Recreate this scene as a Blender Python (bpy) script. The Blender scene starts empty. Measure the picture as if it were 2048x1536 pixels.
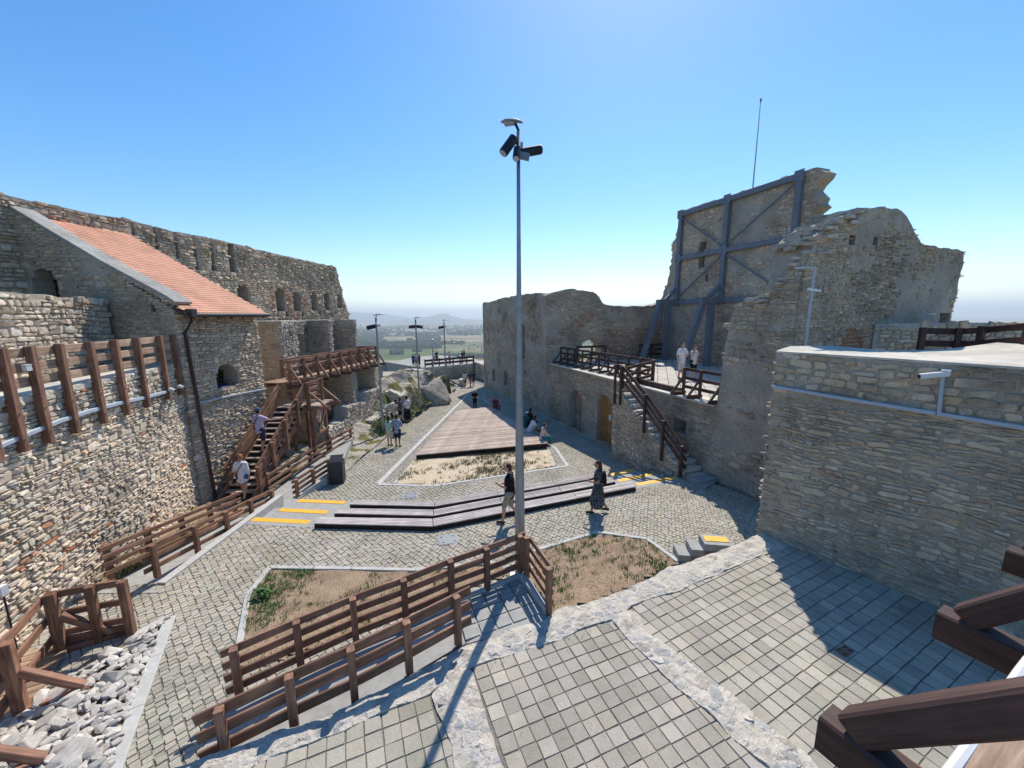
import bpy, bmesh, math, random
import numpy as np
from mathutils import Vector, Matrix

# ------------------------------------------------------------------ camera
R = math.radians
FPX, CX, CY = 790.0, 1024.0, 768.0          # focal length in pixels of the 2048x1536 photograph
PITCH, ROLL, CAMZ = R(9.84), R(-0.4), 6.05
scn = bpy.context.scene
C = scn.collection
_r0 = np.array([1, 0, 0.]); _f0 = np.array([0, math.cos(PITCH), -math.sin(PITCH)])
_u0 = np.array([0, math.sin(PITCH), math.cos(PITCH)])
AR = _r0*math.cos(ROLL) + _u0*math.sin(ROLL)
AU = -_r0*math.sin(ROLL) + _u0*math.cos(ROLL)
AF = _f0
CAM = np.array([0, 0, CAMZ])
cd = bpy.data.cameras.new('camera'); cam = bpy.data.objects.new('camera', cd); C.objects.link(cam)
M = Matrix.Identity(4)
for i in range(3):
    M[i][0] = AR[i]; M[i][1] = AU[i]; M[i][2] = -AF[i]; M[i][3] = CAM[i]
cam.matrix_world = M
cd.sensor_width = 36.0; cd.lens = 36.0*FPX/2048.0
cd.clip_start = 0.05; cd.clip_end = 200000
scn.camera = cam

# ------------------------------------------------------------------ sky, sun, exposure
SUN_AZ, SUN_EL = R(16.5), R(50.5)           # azimuth right of +Y
w = bpy.data.worlds.new('World'); scn.world = w; w.use_nodes = True
nt = w.node_tree; nt.nodes.clear()
sky = nt.nodes.new('ShaderNodeTexSky'); sky.sky_type = 'NISHITA'; sky.sun_disc = False
sky.sun_elevation = SUN_EL; sky.sun_rotation = SUN_AZ
sky.altitude = 370; sky.air_density = 1.0; sky.dust_density = 0.3; sky.ozone_density = 1.3
bg = nt.nodes.new('ShaderNodeBackground'); bg.inputs[1].default_value = 0.115
wo = nt.nodes.new('ShaderNodeOutputWorld')
hs_ = nt.nodes.new('ShaderNodeHueSaturation'); hs_.inputs['Saturation'].default_value = 1.42
nt.links.new(sky.outputs[0], hs_.inputs['Color']); nt.links.new(hs_.outputs[0], bg.inputs[0]); nt.links.new(bg.outputs[0], wo.inputs[0])
sl = bpy.data.lights.new('sun', 'SUN'); sl.energy = 3.4; sl.angle = R(0.53); sl.color = (1, .93, .82)
so = bpy.data.objects.new('sun', sl); C.objects.link(so)
sdir = Vector((math.sin(SUN_AZ)*math.cos(SUN_EL), math.cos(SUN_AZ)*math.cos(SUN_EL), math.sin(SUN_EL)))
so.rotation_euler = sdir.to_track_quat('Z', 'Y').to_euler(); so.location = (0, 0, 60)
scn.view_settings.view_transform = 'Standard'; scn.view_settings.look = 'None'
scn.view_settings.exposure = 0.7; scn.view_settings.gamma = 1.0; scn.view_settings.use_curve_mapping = False
scn.cycles.max_bounces = 6; scn.cycles.volume_bounces = 0

# ------------------------------------------------------------------ pixel <-> world
def ray(px, py):
    return AF + AR*((px-CX)/FPX) - AU*((py-CY)/FPX)
def W(px, py, z=0.0):
    d = ray(px, py); t = (z-CAMZ)/d[2]
    return CAM + d*t
def Wf(px, py, zf):
    z = 0.0
    for _ in range(8):
        p = W(px, py, z); z = zf(p[0], p[1])
    return W(px, py, z)
def WY(px, py, Y):
    d = ray(px, py); return CAM + d*(Y/d[1])
def WL(px, py, A, d2):
    """ray against the vertical plane through A (2D) along d2 (2D unit): returns s, z, point"""
    d = ray(px, py); n = np.array([d2[1], -d2[0]])
    t = (A[0]*n[0]+A[1]*n[1])/(d[0]*n[0]+d[1]*n[1]); p = CAM + d*t
    return (p[0]-A[0])*d2[0]+(p[1]-A[1])*d2[1], p[2], p
def proj(p):
    q = np.asarray(p) - CAM; dep = q@AF
    return CX + FPX*(q@AR)/dep, CY - FPX*(q@AU)/dep, dep
def lin(a, xs, ys):
    return float(np.interp(a, xs, ys))

# ------------------------------------------------------------------ materials
MATS = {}
def newmat(name):
    m = bpy.data.materials.new(name); m.use_nodes = True
    n = m.node_tree; b = n.nodes['Principled BSDF']; MATS[name] = m
    return m, n, b
def nd(n, t, **kw):
    x = n.nodes.new(t)
    for k, v in kw.items(): setattr(x, k, v)
    return x
def noise(n, vec, scale, detail=4, rough=.6):
    t = nd(n, 'ShaderNodeTexNoise'); t.inputs['Scale'].default_value = scale
    t.inputs['Detail'].default_value = detail; t.inputs['Roughness'].default_value = rough
    n.links.new(vec, t.inputs['Vector']); return t
def ramp(n, fac, stops):
    r = nd(n, 'ShaderNodeValToRGB'); e = r.color_ramp.elements
    e[0].position, e[0].color = stops[0][0], (*stops[0][1], 1); e[1].position, e[1].color = stops[-1][0], (*stops[-1][1], 1)
    for p, c in stops[1:-1]:
        x = e.new(p); x.color = (*c, 1)
    n.links.new(fac, r.inputs[0]); return r
def mixc(n, a, b, fac, mode='MIX'):
    x = nd(n, 'ShaderNodeMix', data_type='RGBA', blend_type=mode)
    for sock, v in ((x.inputs[0], fac), (x.inputs[6], a), (x.inputs[7], b)):
        if isinstance(v, (int, float)): sock.default_value = v
        elif isinstance(v, tuple): sock.default_value = (*v, 1)
        else: n.links.new(v, sock)
    return x.outputs[2]
def bump(n, b, h, strength, dist=.02, prev=None):
    x = nd(n, 'ShaderNodeBump'); x.inputs['Strength'].default_value = strength; x.inputs['Distance'].default_value = dist
    n.links.new(h, x.inputs['Height'])
    if prev: n.links.new(prev, x.inputs['Normal'])
    n.links.new(x.outputs[0], b.inputs['Normal']); return x.outputs[0]
def g3(v): return (v, v, v)

def m_stone(name, tint=(1, 1, 1), bstr=.6, patch=None):
    m, n, b = newmat(name); b.inputs['Roughness'].default_value = .93; b.inputs['Specular IOR Level'].default_value = .15
    geo = nd(n, 'ShaderNodeNewGeometry').outputs['Position']
    at = nd(n, 'ShaderNodeAttribute', attribute_name='Col').outputs['Color']
    n1 = noise(n, geo, 7, 6, .65); n2 = noise(n, geo, 55, 3, .6); n3 = noise(n, geo, .55, 3, .6)
    c = mixc(n, at, ramp(n, n1.outputs[0], [(.3, g3(.62)), (.5, g3(1)), (.75, g3(1.25))]).outputs[0], .9, 'MULTIPLY')
    c = mixc(n, c, ramp(n, n2.outputs[0], [(.35, g3(.78)), (.6, g3(1.1))]).outputs[0], .8, 'MULTIPLY')
    c = mixc(n, c, ramp(n, n3.outputs[0], [(.32, (.62, .60, .59)), (.47, (.97, .95, .92)), (.68, (1.14, 1.11, 1.06))]).outputs[0], 1.0, 'MULTIPLY')
    c = mixc(n, c, tint, 1.0, 'MULTIPLY')
    n.links.new(c, b.inputs['Base Color'])
    p = bump(n, b, n1.outputs[0], bstr, .03); bump(n, b, n2.outputs[0], bstr*.6, .006, p)
    return m
def m_mortar(name, c1, c2, scale=9, bstr=.9):
    m, n, b = newmat(name); b.inputs['Roughness'].default_value = .95; b.inputs['Specular IOR Level'].default_value = .1
    geo = nd(n, 'ShaderNodeNewGeometry').outputs['Position']
    n1 = noise(n, geo, scale, 6, .7); n2 = noise(n, geo, 1.1, 3, .5); n3 = noise(n, geo, 60, 2, .5)
    c = ramp(n, n1.outputs[0], [(.3, c1), (.7, c2)]).outputs[0]
    c = mixc(n, c, ramp(n, n2.outputs[0], [(.3, g3(.75)), (.7, g3(1.15))]).outputs[0], .9, 'MULTIPLY')
    c = mixc(n, c, ramp(n, n3.outputs[0], [(.35, g3(.8)), (.65, g3(1.1))]).outputs[0], .7, 'MULTIPLY')
    n.links.new(c, b.inputs['Base Color'])
    p = bump(n, b, n1.outputs[0], bstr, .05); bump(n, b, n3.outputs[0], .4, .006, p)
    return m
def m_wood(name, dark, light, wear=.35, rough=.62):
    m, n, b = newmat(name); b.inputs['Roughness'].default_value = rough; b.inputs['Specular IOR Level'].default_value = .3
    tc = nd(n, 'ShaderNodeTexCoord').outputs['Object']; oi = nd(n, 'ShaderNodeObjectInfo')
    mp = nd(n, 'ShaderNodeMapping'); n.links.new(tc, mp.inputs[0]); mp.inputs['Scale'].default_value = (1.6, 26, 26)
    cmb = nd(n, 'ShaderNodeCombineXYZ'); mm = nd(n, 'ShaderNodeMath', operation='MULTIPLY'); mm.inputs[1].default_value = 40
    n.links.new(oi.outputs['Random'], mm.inputs[0]); n.links.new(mm.outputs[0], cmb.inputs[0]); n.links.new(mm.outputs[0], cmb.inputs[1])
    n.links.new(cmb.outputs[0], mp.inputs['Location'])
    n1 = noise(n, mp.outputs[0], 1.0, 5, .65); n2 = noise(n, tc, 2.2, 3, .5)
    c = ramp(n, n1.outputs[0], [(.30, dark), (.5, tuple((a_+b_)/2 for a_, b_ in zip(dark, light))), (.66, light)]).outputs[0]
    c = mixc(n, c, ramp(n, n2.outputs[0], [(.3, g3(1-wear)), (.7, g3(1+wear*.8))]).outputs[0], 1.0, 'MULTIPLY')
    c = mixc(n, c, ramp(n, oi.outputs['Random'], [(0, g3(.78)), (1, g3(1.22))]).outputs[0], 1.0, 'MULTIPLY')
    if rough < .85:
        mp2 = nd(n, 'ShaderNodeMapping'); n.links.new(tc, mp2.inputs[0]); mp2.inputs['Scale'].default_value = (1.0, 60, 60); n.links.new(cmb.outputs[0], mp2.inputs['Location'])
        n3 = noise(n, mp2.outputs[0], 1.0, 2, .5); ck = ramp(n, n3.outputs[0], [(.27, g3(.25)), (.33, g3(1))]).outputs[0]; c = mixc(n, c, ck, 1.0, 'MULTIPLY')
    n.links.new(c, b.inputs['Base Color']); bump(n, b, n1.outputs[0], .45, .008)
    return m
def m_plain(name, col, rough=.7, var=.15, scale=12, bstr=.15, metal=0.0, spec=.4):
    m, n, b = newmat(name); b.inputs['Roughness'].default_value = rough; b.inputs['Metallic'].default_value = metal
    b.inputs['Specular IOR Level'].default_value = spec
    tc = nd(n, 'ShaderNodeTexCoord').outputs['Object']
    n1 = noise(n, tc, scale, 4, .6)
    c = mixc(n, col, ramp(n, n1.outputs[0], [(.3, g3(1-var)), (.7, g3(1+var))]).outputs[0], 1.0, 'MULTIPLY')
    n.links.new(c, b.inputs['Base Color'])
    if bstr: bump(n, b, n1.outputs[0], bstr, .01)
    return m
def m_attr(name, rough=.85, bstr=.4, rnd=True, sc=30, var=.18):
    """colour from the face attribute Col, times object random, times dirt noise"""
    m, n, b = newmat(name); b.inputs['Roughness'].default_value = rough; b.inputs['Specular IOR Level'].default_value = .25
    geo = nd(n, 'ShaderNodeNewGeometry').outputs['Position']
    at = nd(n, 'ShaderNodeAttribute', attribute_name='Col').outputs['Color']
    n1 = noise(n, geo, sc, 4, .65); n2 = noise(n, geo, .9, 4, .6)
    c = mixc(n, at, ramp(n, n1.outputs[0], [(.3, g3(1-var)), (.7, g3(1+var))]).outputs[0], 1.0, 'MULTIPLY')
    c = mixc(n, c, ramp(n, n2.outputs[0], [(.32, (.80, .80, .76)), (.55, g3(1)), (.72, (1.08, 1.07, 1.05))]).outputs[0], 1.0, 'MULTIPLY')
    if rnd:
        oi = nd(n, 'ShaderNodeObjectInfo')
        c = mixc(n, c, ramp(n, oi.outputs['Random'], [(0, (.84, .84, .82)), (.5, (1, 1, .99)), (1, (1.13, 1.1, 1.06))]).outputs[0], 1.0, 'MULTIPLY')
    n.links.new(c, b.inputs['Base Color']); bump(n, b, n1.outputs[0], bstr, .008)
    return m

MS_L = m_stone('rubble_stone_buff')
MS_R = m_stone('rubble_stone_grey', (1.38, 1.22, 1.05))
MM_L = m_mortar('lime_mortar_buff', (.42, .355, .275), (.58, .50, .40))
MM_R = m_mortar('lime_mortar_grey', (.36, .305, .245), (.54, .47, .385))
MM_T = m_mortar('pale_lime_capping', (.40, .37, .32), (.62, .58, .52), 14, 1.0)
M_WOOD = m_wood('stained_timber', (.13, .062, .038), (.35, .185, .118))
M_WOODL = m_wood('sun_bleached_timber', (.22, .135, .088), (.47, .33, .23))
M_WOODD = m_wood('dark_stained_timber', (.045, .024, .02), (.10, .055, .045))
M_DECK = m_wood('grey_deck_board', (.29, .215, .17), (.55, .445, .375), .22, .8)
M_SEAT = m_wood('pale_seat_board', (.36, .31, .28), (.60, .55, .51), .18, .8)
M_DECKD = m_wood('dark_deck_edge', (.012, .008, .008), (.03, .018, .017), .2, .7)
M_COB = m_attr('cobble_granite'); M_PAV = m_attr('paver_concrete', .85, .5, True, 45, .14)
MS_B = m_attr('roof_clay', .8, .15, True, 25, .07)
M_JOINT = m_mortar('joint_sand', (.17, .16, .13), (.26, .245, .205), 18, .6)
M_CURB = m_plain('concrete_kerb', (.47, .46, .43), .85, .12, 9, .2)
M_CONC = m_plain('concrete', (.33, .325, .305), .88, .16, 6, .25)
M_YEL = m_plain('yellow_paint', (.80, .42, .035), .6, .12, 9, .1)
M_STEEL = m_plain('steel_blue_grey_paint', (.15, .168, .198), .6, .14, 3, .05)
M_GALV = m_plain('galvanised_steel', (.33, .35, .37), .5, .12, 5, .08, .55)
M_COND = m_plain('grey_conduit', (.40, .45, .52), .5, .06, 5, .03)
M_BLACK = m_plain('black_plastic', (.013, .014, .018), .45, .1, 5, .05)
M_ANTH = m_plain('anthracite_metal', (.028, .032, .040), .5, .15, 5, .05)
M_WHITE = m_plain('white_plastic', (.72, .72, .72), .45, .05, 5, .02)
M_GLASS = m_plain('lamp_glass', (.42, .48, .55), .12, .05, 5, 0, 0, .8)
M_BROWNM = m_plain('brown_gutter_metal', (.045, .030, .028), .45, .1, 5, .05)
M_DOOR = m_wood('oak_door', (.22, .10, .03), (.42, .22, .075), .2, .55)
M_ROCK = m_mortar('limestone_rock', (.30, .28, .25), (.60, .57, .52), 5, 1.0)
M_ROCKD = m_mortar('grey_boulder_rock', (.20, .18, .16), (.44, .40, .35), 3, 1.0)
M_LOOSE = m_wood('loose_limestone', (.36, .33, .29), (.62, .58, .52), .2, .92)
M_RUST = m_plain('rusty_cover', (.24, .13, .085), .8, .2, 20, .3)
M_PLATE = m_plain('steel_plate', (.25, .255, .26), .45, .12, 30, .2, .3)
M_COPE = m_mortar('grey_coping', (.30, .29, .26), (.46, .44, .40), 7, .9)
M_SLAB = m_mortar('pale_slab', (.55, .505, .42), (.72, .67, .57), 4, .9)
M_BRICK = m_stone('old_brick', (1, 1, 1), .5)

# ------------------------------------------------------------------ mesh / object helpers
ROOTS = []
def tag(o, label, cat, group=None, kind=None):
    o['label'] = label; o['category'] = cat
    if group: o['group'] = group
    if kind: o['kind'] = kind
    return o
def thing(name, label, cat, loc=(0, 0, 0), group=None, rz=0.0):
    o = bpy.data.objects.new(name, None); C.objects.link(o); o.empty_display_size = .2
    o.location = tuple(float(v) for v in loc); o.rotation_euler = (0, 0, rz)
    return tag(o, label, cat, group)
def struct(o):
    o['kind'] = 'structure'; return o
def wloc(o):
    if o is None: return np.zeros(3)
    p = np.array(o.location); q = o.parent
    while q is not None:
        p = p + np.array(q.location); q = q.parent
    return p
def raw_mesh(name, v, f, cols=None, smooth=False):
    me = bpy.data.meshes.new(name)
    v = np.asarray(v, dtype=np.float32)
    if isinstance(f, np.ndarray):
        k = f.shape[1]; nf = len(f)
        me.vertices.add(len(v)); me.vertices.foreach_set('co', v.ravel())
        me.loops.add(nf*k); me.loops.foreach_set('vertex_index', f.astype(np.int32).ravel())
        me.polygons.add(nf); me.polygons.foreach_set('loop_start', np.arange(0, nf*k, k, dtype=np.int32))
        me.update(calc_edges=True)
    else:
        me.from_pydata([tuple(map(float, x)) for x in v], [], [tuple(map(int, x)) for x in f]); me.update()
    if cols is not None:
        a = me.attributes.new('Col', 'FLOAT_COLOR', 'FACE')
        c = np.ones((len(me.polygons), 4), dtype=np.float32); c[:, :3] = cols
        a.data.foreach_set('color', c.ravel())
    me.polygons.foreach_set('use_smooth', np.full(len(me.polygons), bool(smooth)))
    return me
def ob(name, me, mat, parent=None, loc=(0, 0, 0)):
    o = bpy.data.objects.new(name, me); C.objects.link(o); o.location = tuple(float(x) for x in loc)
    if parent is not None: o.parent = parent
    if mat is not None and not me.materials: me.materials.append(mat)
    return o
def wmesh(name, v, f, mat, parent=None, cols=None, smooth=False, origin=None):
    """world-space vertices; origin put at the base centre; parents are unrotated"""
    v = np.asarray(v, dtype=float)
    if origin is None:
        origin = np.array([v[:, 0].mean(), v[:, 1].mean(), v[:, 2].min()])
    o = ob(name, raw_mesh(name, v-origin, f, cols, smooth), mat, parent, origin - wloc(parent))
    return o
def merge(parts):
    vs, fs, n = [], [], 0
    for v, f in parts:
        vs.append(np.asarray(v, float)); fs += [tuple(i+n for i in q) for q in f]; n += len(v)
    return np.concatenate(vs), fs
def box_vf(x0, x1, y0, y1, z0, z1):
    v = [(x, y, z) for z in (z0, z1) for y in (y0, y1) for x in (x0, x1)]
    return v, [(0, 2, 3, 1), (4, 5, 7, 6), (0, 1, 5, 4), (2, 6, 7, 3), (0, 4, 6, 2), (1, 3, 7, 5)]
def prism_vf(poly, z0, z1):
    """poly: list of (x,y) ; z0,z1 scalars or per-vertex lists"""
    k = len(poly)
    a0 = [z0]*k if np.isscalar(z0) else z0; a1 = [z1]*k if np.isscalar(z1) else z1
    v = [(p[0], p[1], a0[i]) for i, p in enumerate(poly)] + [(p[0], p[1], a1[i]) for i, p in enumerate(poly)]
    ar = sum(poly[i][0]*poly[(i+1) % k][1]-poly[(i+1) % k][0]*poly[i][1] for i in range(k))
    f = [tuple(range(k, 2*k)), tuple(range(k-1, -1, -1))] + [(i, (i+1) % k, k+(i+1) % k, k+i) for i in range(k)]
    if ar < 0: f = [tuple(reversed(q)) for q in f]
    return v, f
def beam_vf(L, w, h, c=.011):
    """chamfered bar along +X from 0..L, centred in y,z"""
    y, z = w/2, h/2; c = min(c, y*.4, z*.4)
    pr = [(-y+c, -z), (y-c, -z), (y, -z+c), (y, z-c), (y-c, z), (-y+c, z), (-y, z-c), (-y, -z+c)]
    v = [(0, a, b) for a, b in pr] + [(L, a, b) for a, b in pr]
    f = [tuple(range(7, -1, -1)), tuple(range(8, 16))] + [(i, (i+1) % 8, 8+(i+1) % 8, 8+i) for i in range(8)]
    return v, f
_BM = {}
def beam(name, p0, p1, w, h, mat, parent=None, up=(0, 0, 1), ext=0.0):
    p0 = np.asarray(p0, float); p1 = np.asarray(p1, float); d = p1-p0; L = np.linalg.norm(d); d /= L
    p0 = p0 - d*ext; L += 2*ext
    key = (round(L, 3), round(w, 3), round(h, 3), mat.name)
    if key not in _BM:
        v, f = beam_vf(L, w, h); _BM[key] = raw_mesh(name, v, f); _BM[key].materials.append(mat)
    o = ob(name, _BM[key], None, parent)
    u = np.asarray(up, float); y = np.cross(u, d)
    if np.linalg.norm(y) < 1e-4: y = np.cross((0, 1, 0), d)
    y /= np.linalg.norm(y); z = np.cross(d, y)
    m = Matrix.Identity(4); q = p0 - wloc(parent)
    for i in range(3):
        m[i][0] = d[i]; m[i][1] = y[i]; m[i][2] = z[i]; m[i][3] = q[i]
    o.matrix_local = m
    return o
def tube_vf(pts, rad, k=8, cap=True):
    pts = [np.asarray(p, float) for p in pts]; n = len(pts)
    rad = [rad]*n if np.isscalar(rad) else rad
    v, f = [], []
    ref = np.array([0, 0, 1.])
    for i, p in enumerate(pts):
        d = pts[min(i+1, n-1)] - pts[max(i-1, 0)]; d /= np.linalg.norm(d)
        a = np.cross(ref if abs(d[2]) < .95 else np.array([1., 0, 0]), d); a /= np.linalg.norm(a); b = np.cross(d, a)
        for j in range(k):
            t = 2*math.pi*j/k; v.append(p + (a*math.cos(t)+b*math.sin(t))*rad[i])
    for i in range(n-1):
        for j in range(k):
            f.append((i*k+j, i*k+(j+1) % k, (i+1)*k+(j+1) % k, (i+1)*k+j))
    if cap: f += [tuple(range(k-1, -1, -1)), tuple(range((n-1)*k, n*k))]
    return v, f
def inpoly(X, Y, poly):
    X = np.asarray(X); Y = np.asarray(Y); r = np.zeros(X.shape, bool); k = len(poly)
    for i in range(k):
        x0, y0 = poly[i][:2]; x1, y1 = poly[(i+1) % k][:2]
        if y0 == y1: continue
        c = ((y0 > Y) != (y1 > Y)) & (X < (x1-x0)*(Y-y0)/(y1-y0)+x0)
        r ^= c
    return r
def vnoise(X, Y, seed=0):
    """cheap smooth noise from sines, about -1..1"""
    r = np.random.RandomState(seed); s = 0
    for k in range(6):
        a, b, c = r.uniform(-1, 1, 3); fq = 1.7**k
        s = s + np.sin(fq*(a*X+b*Y)*1.6 + c*9)/1.35**k
    return s/2.6

# ------------------------------------------------------------------ rubble masonry
class Path:
    def __init__(self, pts, smooth=0):
        p = np.array([q[:2] for q in pts], float)
        for _ in range(smooth):
            q = [p[0]]
            for i in range(len(p)-1):
                q += [p[i]*.75+p[i+1]*.25, p[i]*.25+p[i+1]*.75]
            q.append(p[-1]); p = np.array(q)
        self.p = p; seg = np.linalg.norm(np.diff(p, axis=0), axis=1)
        self.s = np.concatenate([[0], np.cumsum(seg)]); self.L = self.s[-1]
        t = np.gradient(p, self.s, axis=0) if smooth else np.vstack([np.diff(p, axis=0)/seg[:, None], (p[-1]-p[-2])/seg[-1]])
        t /= np.linalg.norm(t, axis=1)[:, None]; self.t = t
    def __call__(self, s, h, d, batter=0.0):
        s = np.asarray(s, float); x = np.interp(s, self.s, self.p[:, 0]); y = np.interp(s, self.s, self.p[:, 1])
        tx = np.interp(s, self.s, self.t[:, 0]); ty = np.interp(s, self.s, self.t[:, 1])
        nx, ny = ty, -tx                        # outward = right-hand side of the walking direction
        d = d - np.asarray(h)*batter
        # run past the ends along the tangent
        ex = np.where(s > self.L, s-self.L, np.where(s < 0, s, 0))
        return np.stack([x+tx*ex+nx*d, y+ty*ex+ny*d, np.broadcast_to(h, s.shape)], -1)
    def at_px(self, px, py, d=0.0):
        """s,h of the surface point seen at a pixel"""
        ss = np.linspace(0, self.L, 1200); q = self(ss, np.zeros_like(ss), d)
        dr = ray(px, py); a = q[:, 0]*dr[1]-q[:, 1]*dr[0]
        k = np.where(np.diff(np.sign(a)) != 0)[0]
        if len(k) == 0: k = [int(np.argmin(abs(a)))]
        i = min(k, key=lambda j: q[j, 1]); t = q[i, 1]/dr[1]
        return ss[i], CAMZ + dr[2]*t
PAL_L = [((.62, .53, .425), 6), ((.66, .585, .485), 4), ((.57, .49, .40), 4), ((.60, .545, .47), 2), ((.58, .46, .335), 1.2), ((.45, .20, .11), .10)]
PAL_R = [((.36, .33, .285), 6), ((.40, .37, .32), 4), ((.315, .29, .255), 4), ((.37, .355, .33), 3), ((.37, .31, .24), 1.2), ((.43, .40, .345), 1.2), ((.36, .22, .15), .08)]
PAL_W = [((.43, .39, .335), 6), ((.48, .44, .385), 4), ((.38, .345, .30), 3), ((.45, .425, .39), 2), ((.43, .36, .28), 1), ((.40, .24, .16), .1)]
PAL_BR = [((.36, .16, .10), 4), ((.42, .21, .13), 3), ((.29, .14, .10), 2), ((.38, .30, .24), 2)]
def pal(p, rng, n):
    c = np.array([x[0] for x in p]); w_ = np.array([x[1] for x in p]); w_ = w_/w_.sum()
    r = c[rng.choice(len(c), n, p=w_)]
    return np.clip(r*rng.uniform(.84, 1.15, (n, 1))*rng.uniform(.98, 1.02, (n, 3)), .01, .9)
def stone_layout(s0, s1, h0, h1, row, wid, rng, wob=.03):
    out = []; h = h0; wob = max(wob, .045)
    k1, k2, p1, p2 = rng.uniform(.5, 1.1), rng.uniform(1.5, 3), rng.uniform(0, 6), rng.uniform(0, 6)
    while h < h1:
        rh = rng.uniform(*row)*(1 if rng.rand() > .22 else 1.7)
        s = s0 - rng.uniform(0, wid[0])
        while s < s1:
            big = rh > row[1]*1.02
            ww = rng.uniform(*wid)*(1.0 if not big else 1.15)
            if rng.rand() < .15: ww *= .55
            wo_ = wob*(math.sin(s*k1+p1+h*.6)+.5*math.sin(s*k2+p2+h))
            hc = h+rh/2+wo_+rng.uniform(-.01, .01)
            if rh > (row[0]+row[1])*.55 and rng.rand() < .42:
                sp = rng.uniform(.35, .65)
                out.append((s+ww/2, hc-rh/2+rh*sp/2, ww, rh*sp)); w2 = ww*rng.uniform(.45, .8)
                out.append((s+w2/2, hc+rh/2-rh*(1-sp)/2, w2, rh*(1-sp)))
                if ww-w2 > .05: out.append((s+w2+(ww-w2)/2, hc+rh/2-rh*(1-sp)/2, ww-w2, rh*(1-sp)))
            else: out.append((s+ww/2, hc, ww, rh))
            s += ww
        h += rh
    return np.array(out)
_OCT = np.array([(-1, -.6), (-.78, -1), (.78, -1), (1, -.6), (1, .6), (.78, 1), (-.78, 1), (-1, .6)])
NIND = [0]
def stones(parent, surf, lay, rng, palette, mat, depth=(.02, .06), joint=.012, nind=120, minpx=9, inside=None, name='stone', tilt=.12, stuffname='small_stones', batter=0.0, colfn=None):
    if inside is not None and len(lay): lay = lay[inside(lay[:, 0], lay[:, 1])]
    n = len(lay)
    if n == 0: return
    a = np.maximum(lay[:, 2]/2-joint, .015)[:, None]; b = np.maximum(lay[:, 3]/2-joint, .012)[:, None]
    oc = _OCT[None]*(1+rng.uniform(-.24, .12, (n, 8, 2)))
    ang = rng.normal(0, tilt*.55, (n, 1)); ca, sa = np.cos(ang), np.sin(ang)
    def ringpts(sc):
        x = oc[..., 0]*a*sc; y = oc[..., 1]*b*sc
        return lay[:, 0:1]+x*ca-y*sa, lay[:, 1:2]+x*sa+y*ca
    dep = rng.uniform(*depth, (n, 1))
    x0, y0 = ringpts(1.0); x1, y1 = ringpts(rng.uniform(.84, .95, (n, 1)))
    sl_ = rng.uniform(-.35, .35, (n, 1)); sh_ = rng.uniform(-.45, .45, (n, 1))
    d1 = dep*(1+sl_*oc[..., 1]+sh_*oc[..., 0])*rng.uniform(.8, 1.1, (n, 8))
    P0 = surf(x0, y0, np.full((n, 8), -.03)); P1 = surf(x1, y1, d1)
    Pc = surf(lay[:, 0:1]+a*rng.uniform(-.2, .2, (n, 1)), lay[:, 1:2]+b*rng.uniform(-.2, .2, (n, 1)), dep*1.12)
    V = np.concatenate([P0, P1, Pc], 1)                       # n,17,3
    j = np.arange(8); k = (j+1) % 8
    F = [(int(q), int(r), int(r)+8, int(q)+8) for q, r in zip(j, k)]
    T = [(int(q)+8, int(r)+8, 16) for q, r in zip(j, k)]
    cols = pal(palette, rng, n)
    if colfn is not None: cols = colfn(lay[:, 0], lay[:, 1], cols, rng)
    cen = Pc[:, 0]; q = cen-CAM; dp = np.maximum(q@AF, .3)
    px = CX+FPX*(q@AR)/dp; py = CY-FPX*(q@AU)/dp
    size = FPX*np.minimum(lay[:, 2], lay[:, 3]*2.2)/dp
    ok = (size >= minpx) & (px > -5) & (px < 2053) & (py > -5) & (py < 1541) & (q@AF > .3)
    idx = np.where(ok)[0]; idx = idx[np.argsort(-size[idx])][:nind]
    pl = wloc(parent)
    for i in idx:
        me = raw_mesh(name, V[i]-cen[i], F+T, np.repeat(cols[i:i+1], 16, 0)); ob(name, me, mat, parent, cen[i]-pl)
    NIND[0] += len(idx)
    rest = np.setdiff1d(np.arange(n), idx)
    if len(rest):
        v = V[rest].reshape(-1, 3); off = (np.arange(len(rest))*17)[:, None, None]
        f4 = np.array(F)[None]+off; f3 = np.array(T)[None]+off
        f3q = np.concatenate([f3, f3[..., 2:3]], -1)
        me = bpy.data.meshes.new(stuffname)
        nq, nt_ = f4.shape[0]*8, f3.shape[0]*8
        me.vertices.add(len(v)); me.vertices.foreach_set('co', (v-pl).astype(np.float32).ravel())
        li = np.concatenate([f4.reshape(-1), f3.reshape(-1)]).astype(np.int32)
        me.loops.add(len(li)); me.loops.foreach_set('vertex_index', li)
        me.polygons.add(nq+nt_)
        me.polygons.foreach_set('loop_start', np.concatenate([np.arange(nq)*4, nq*4+np.arange(nt_)*3]).astype(np.int32))
        me.update(calc_edges=True); me.polygons.foreach_set('use_smooth', np.zeros(nq+nt_, dtype=bool))
        at = me.attributes.new('Col', 'FLOAT_COLOR', 'FACE'); c = np.ones((nq+nt_, 4), np.float32)
        c[:nq, :3] = np.repeat(cols[rest], 8, 0); c[nq:, :3] = np.repeat(cols[rest], 8, 0)
        at.data.foreach_set('color', c.ravel())
        o = ob(stuffname, me, mat, parent); o['kind'] = 'stuff'
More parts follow.
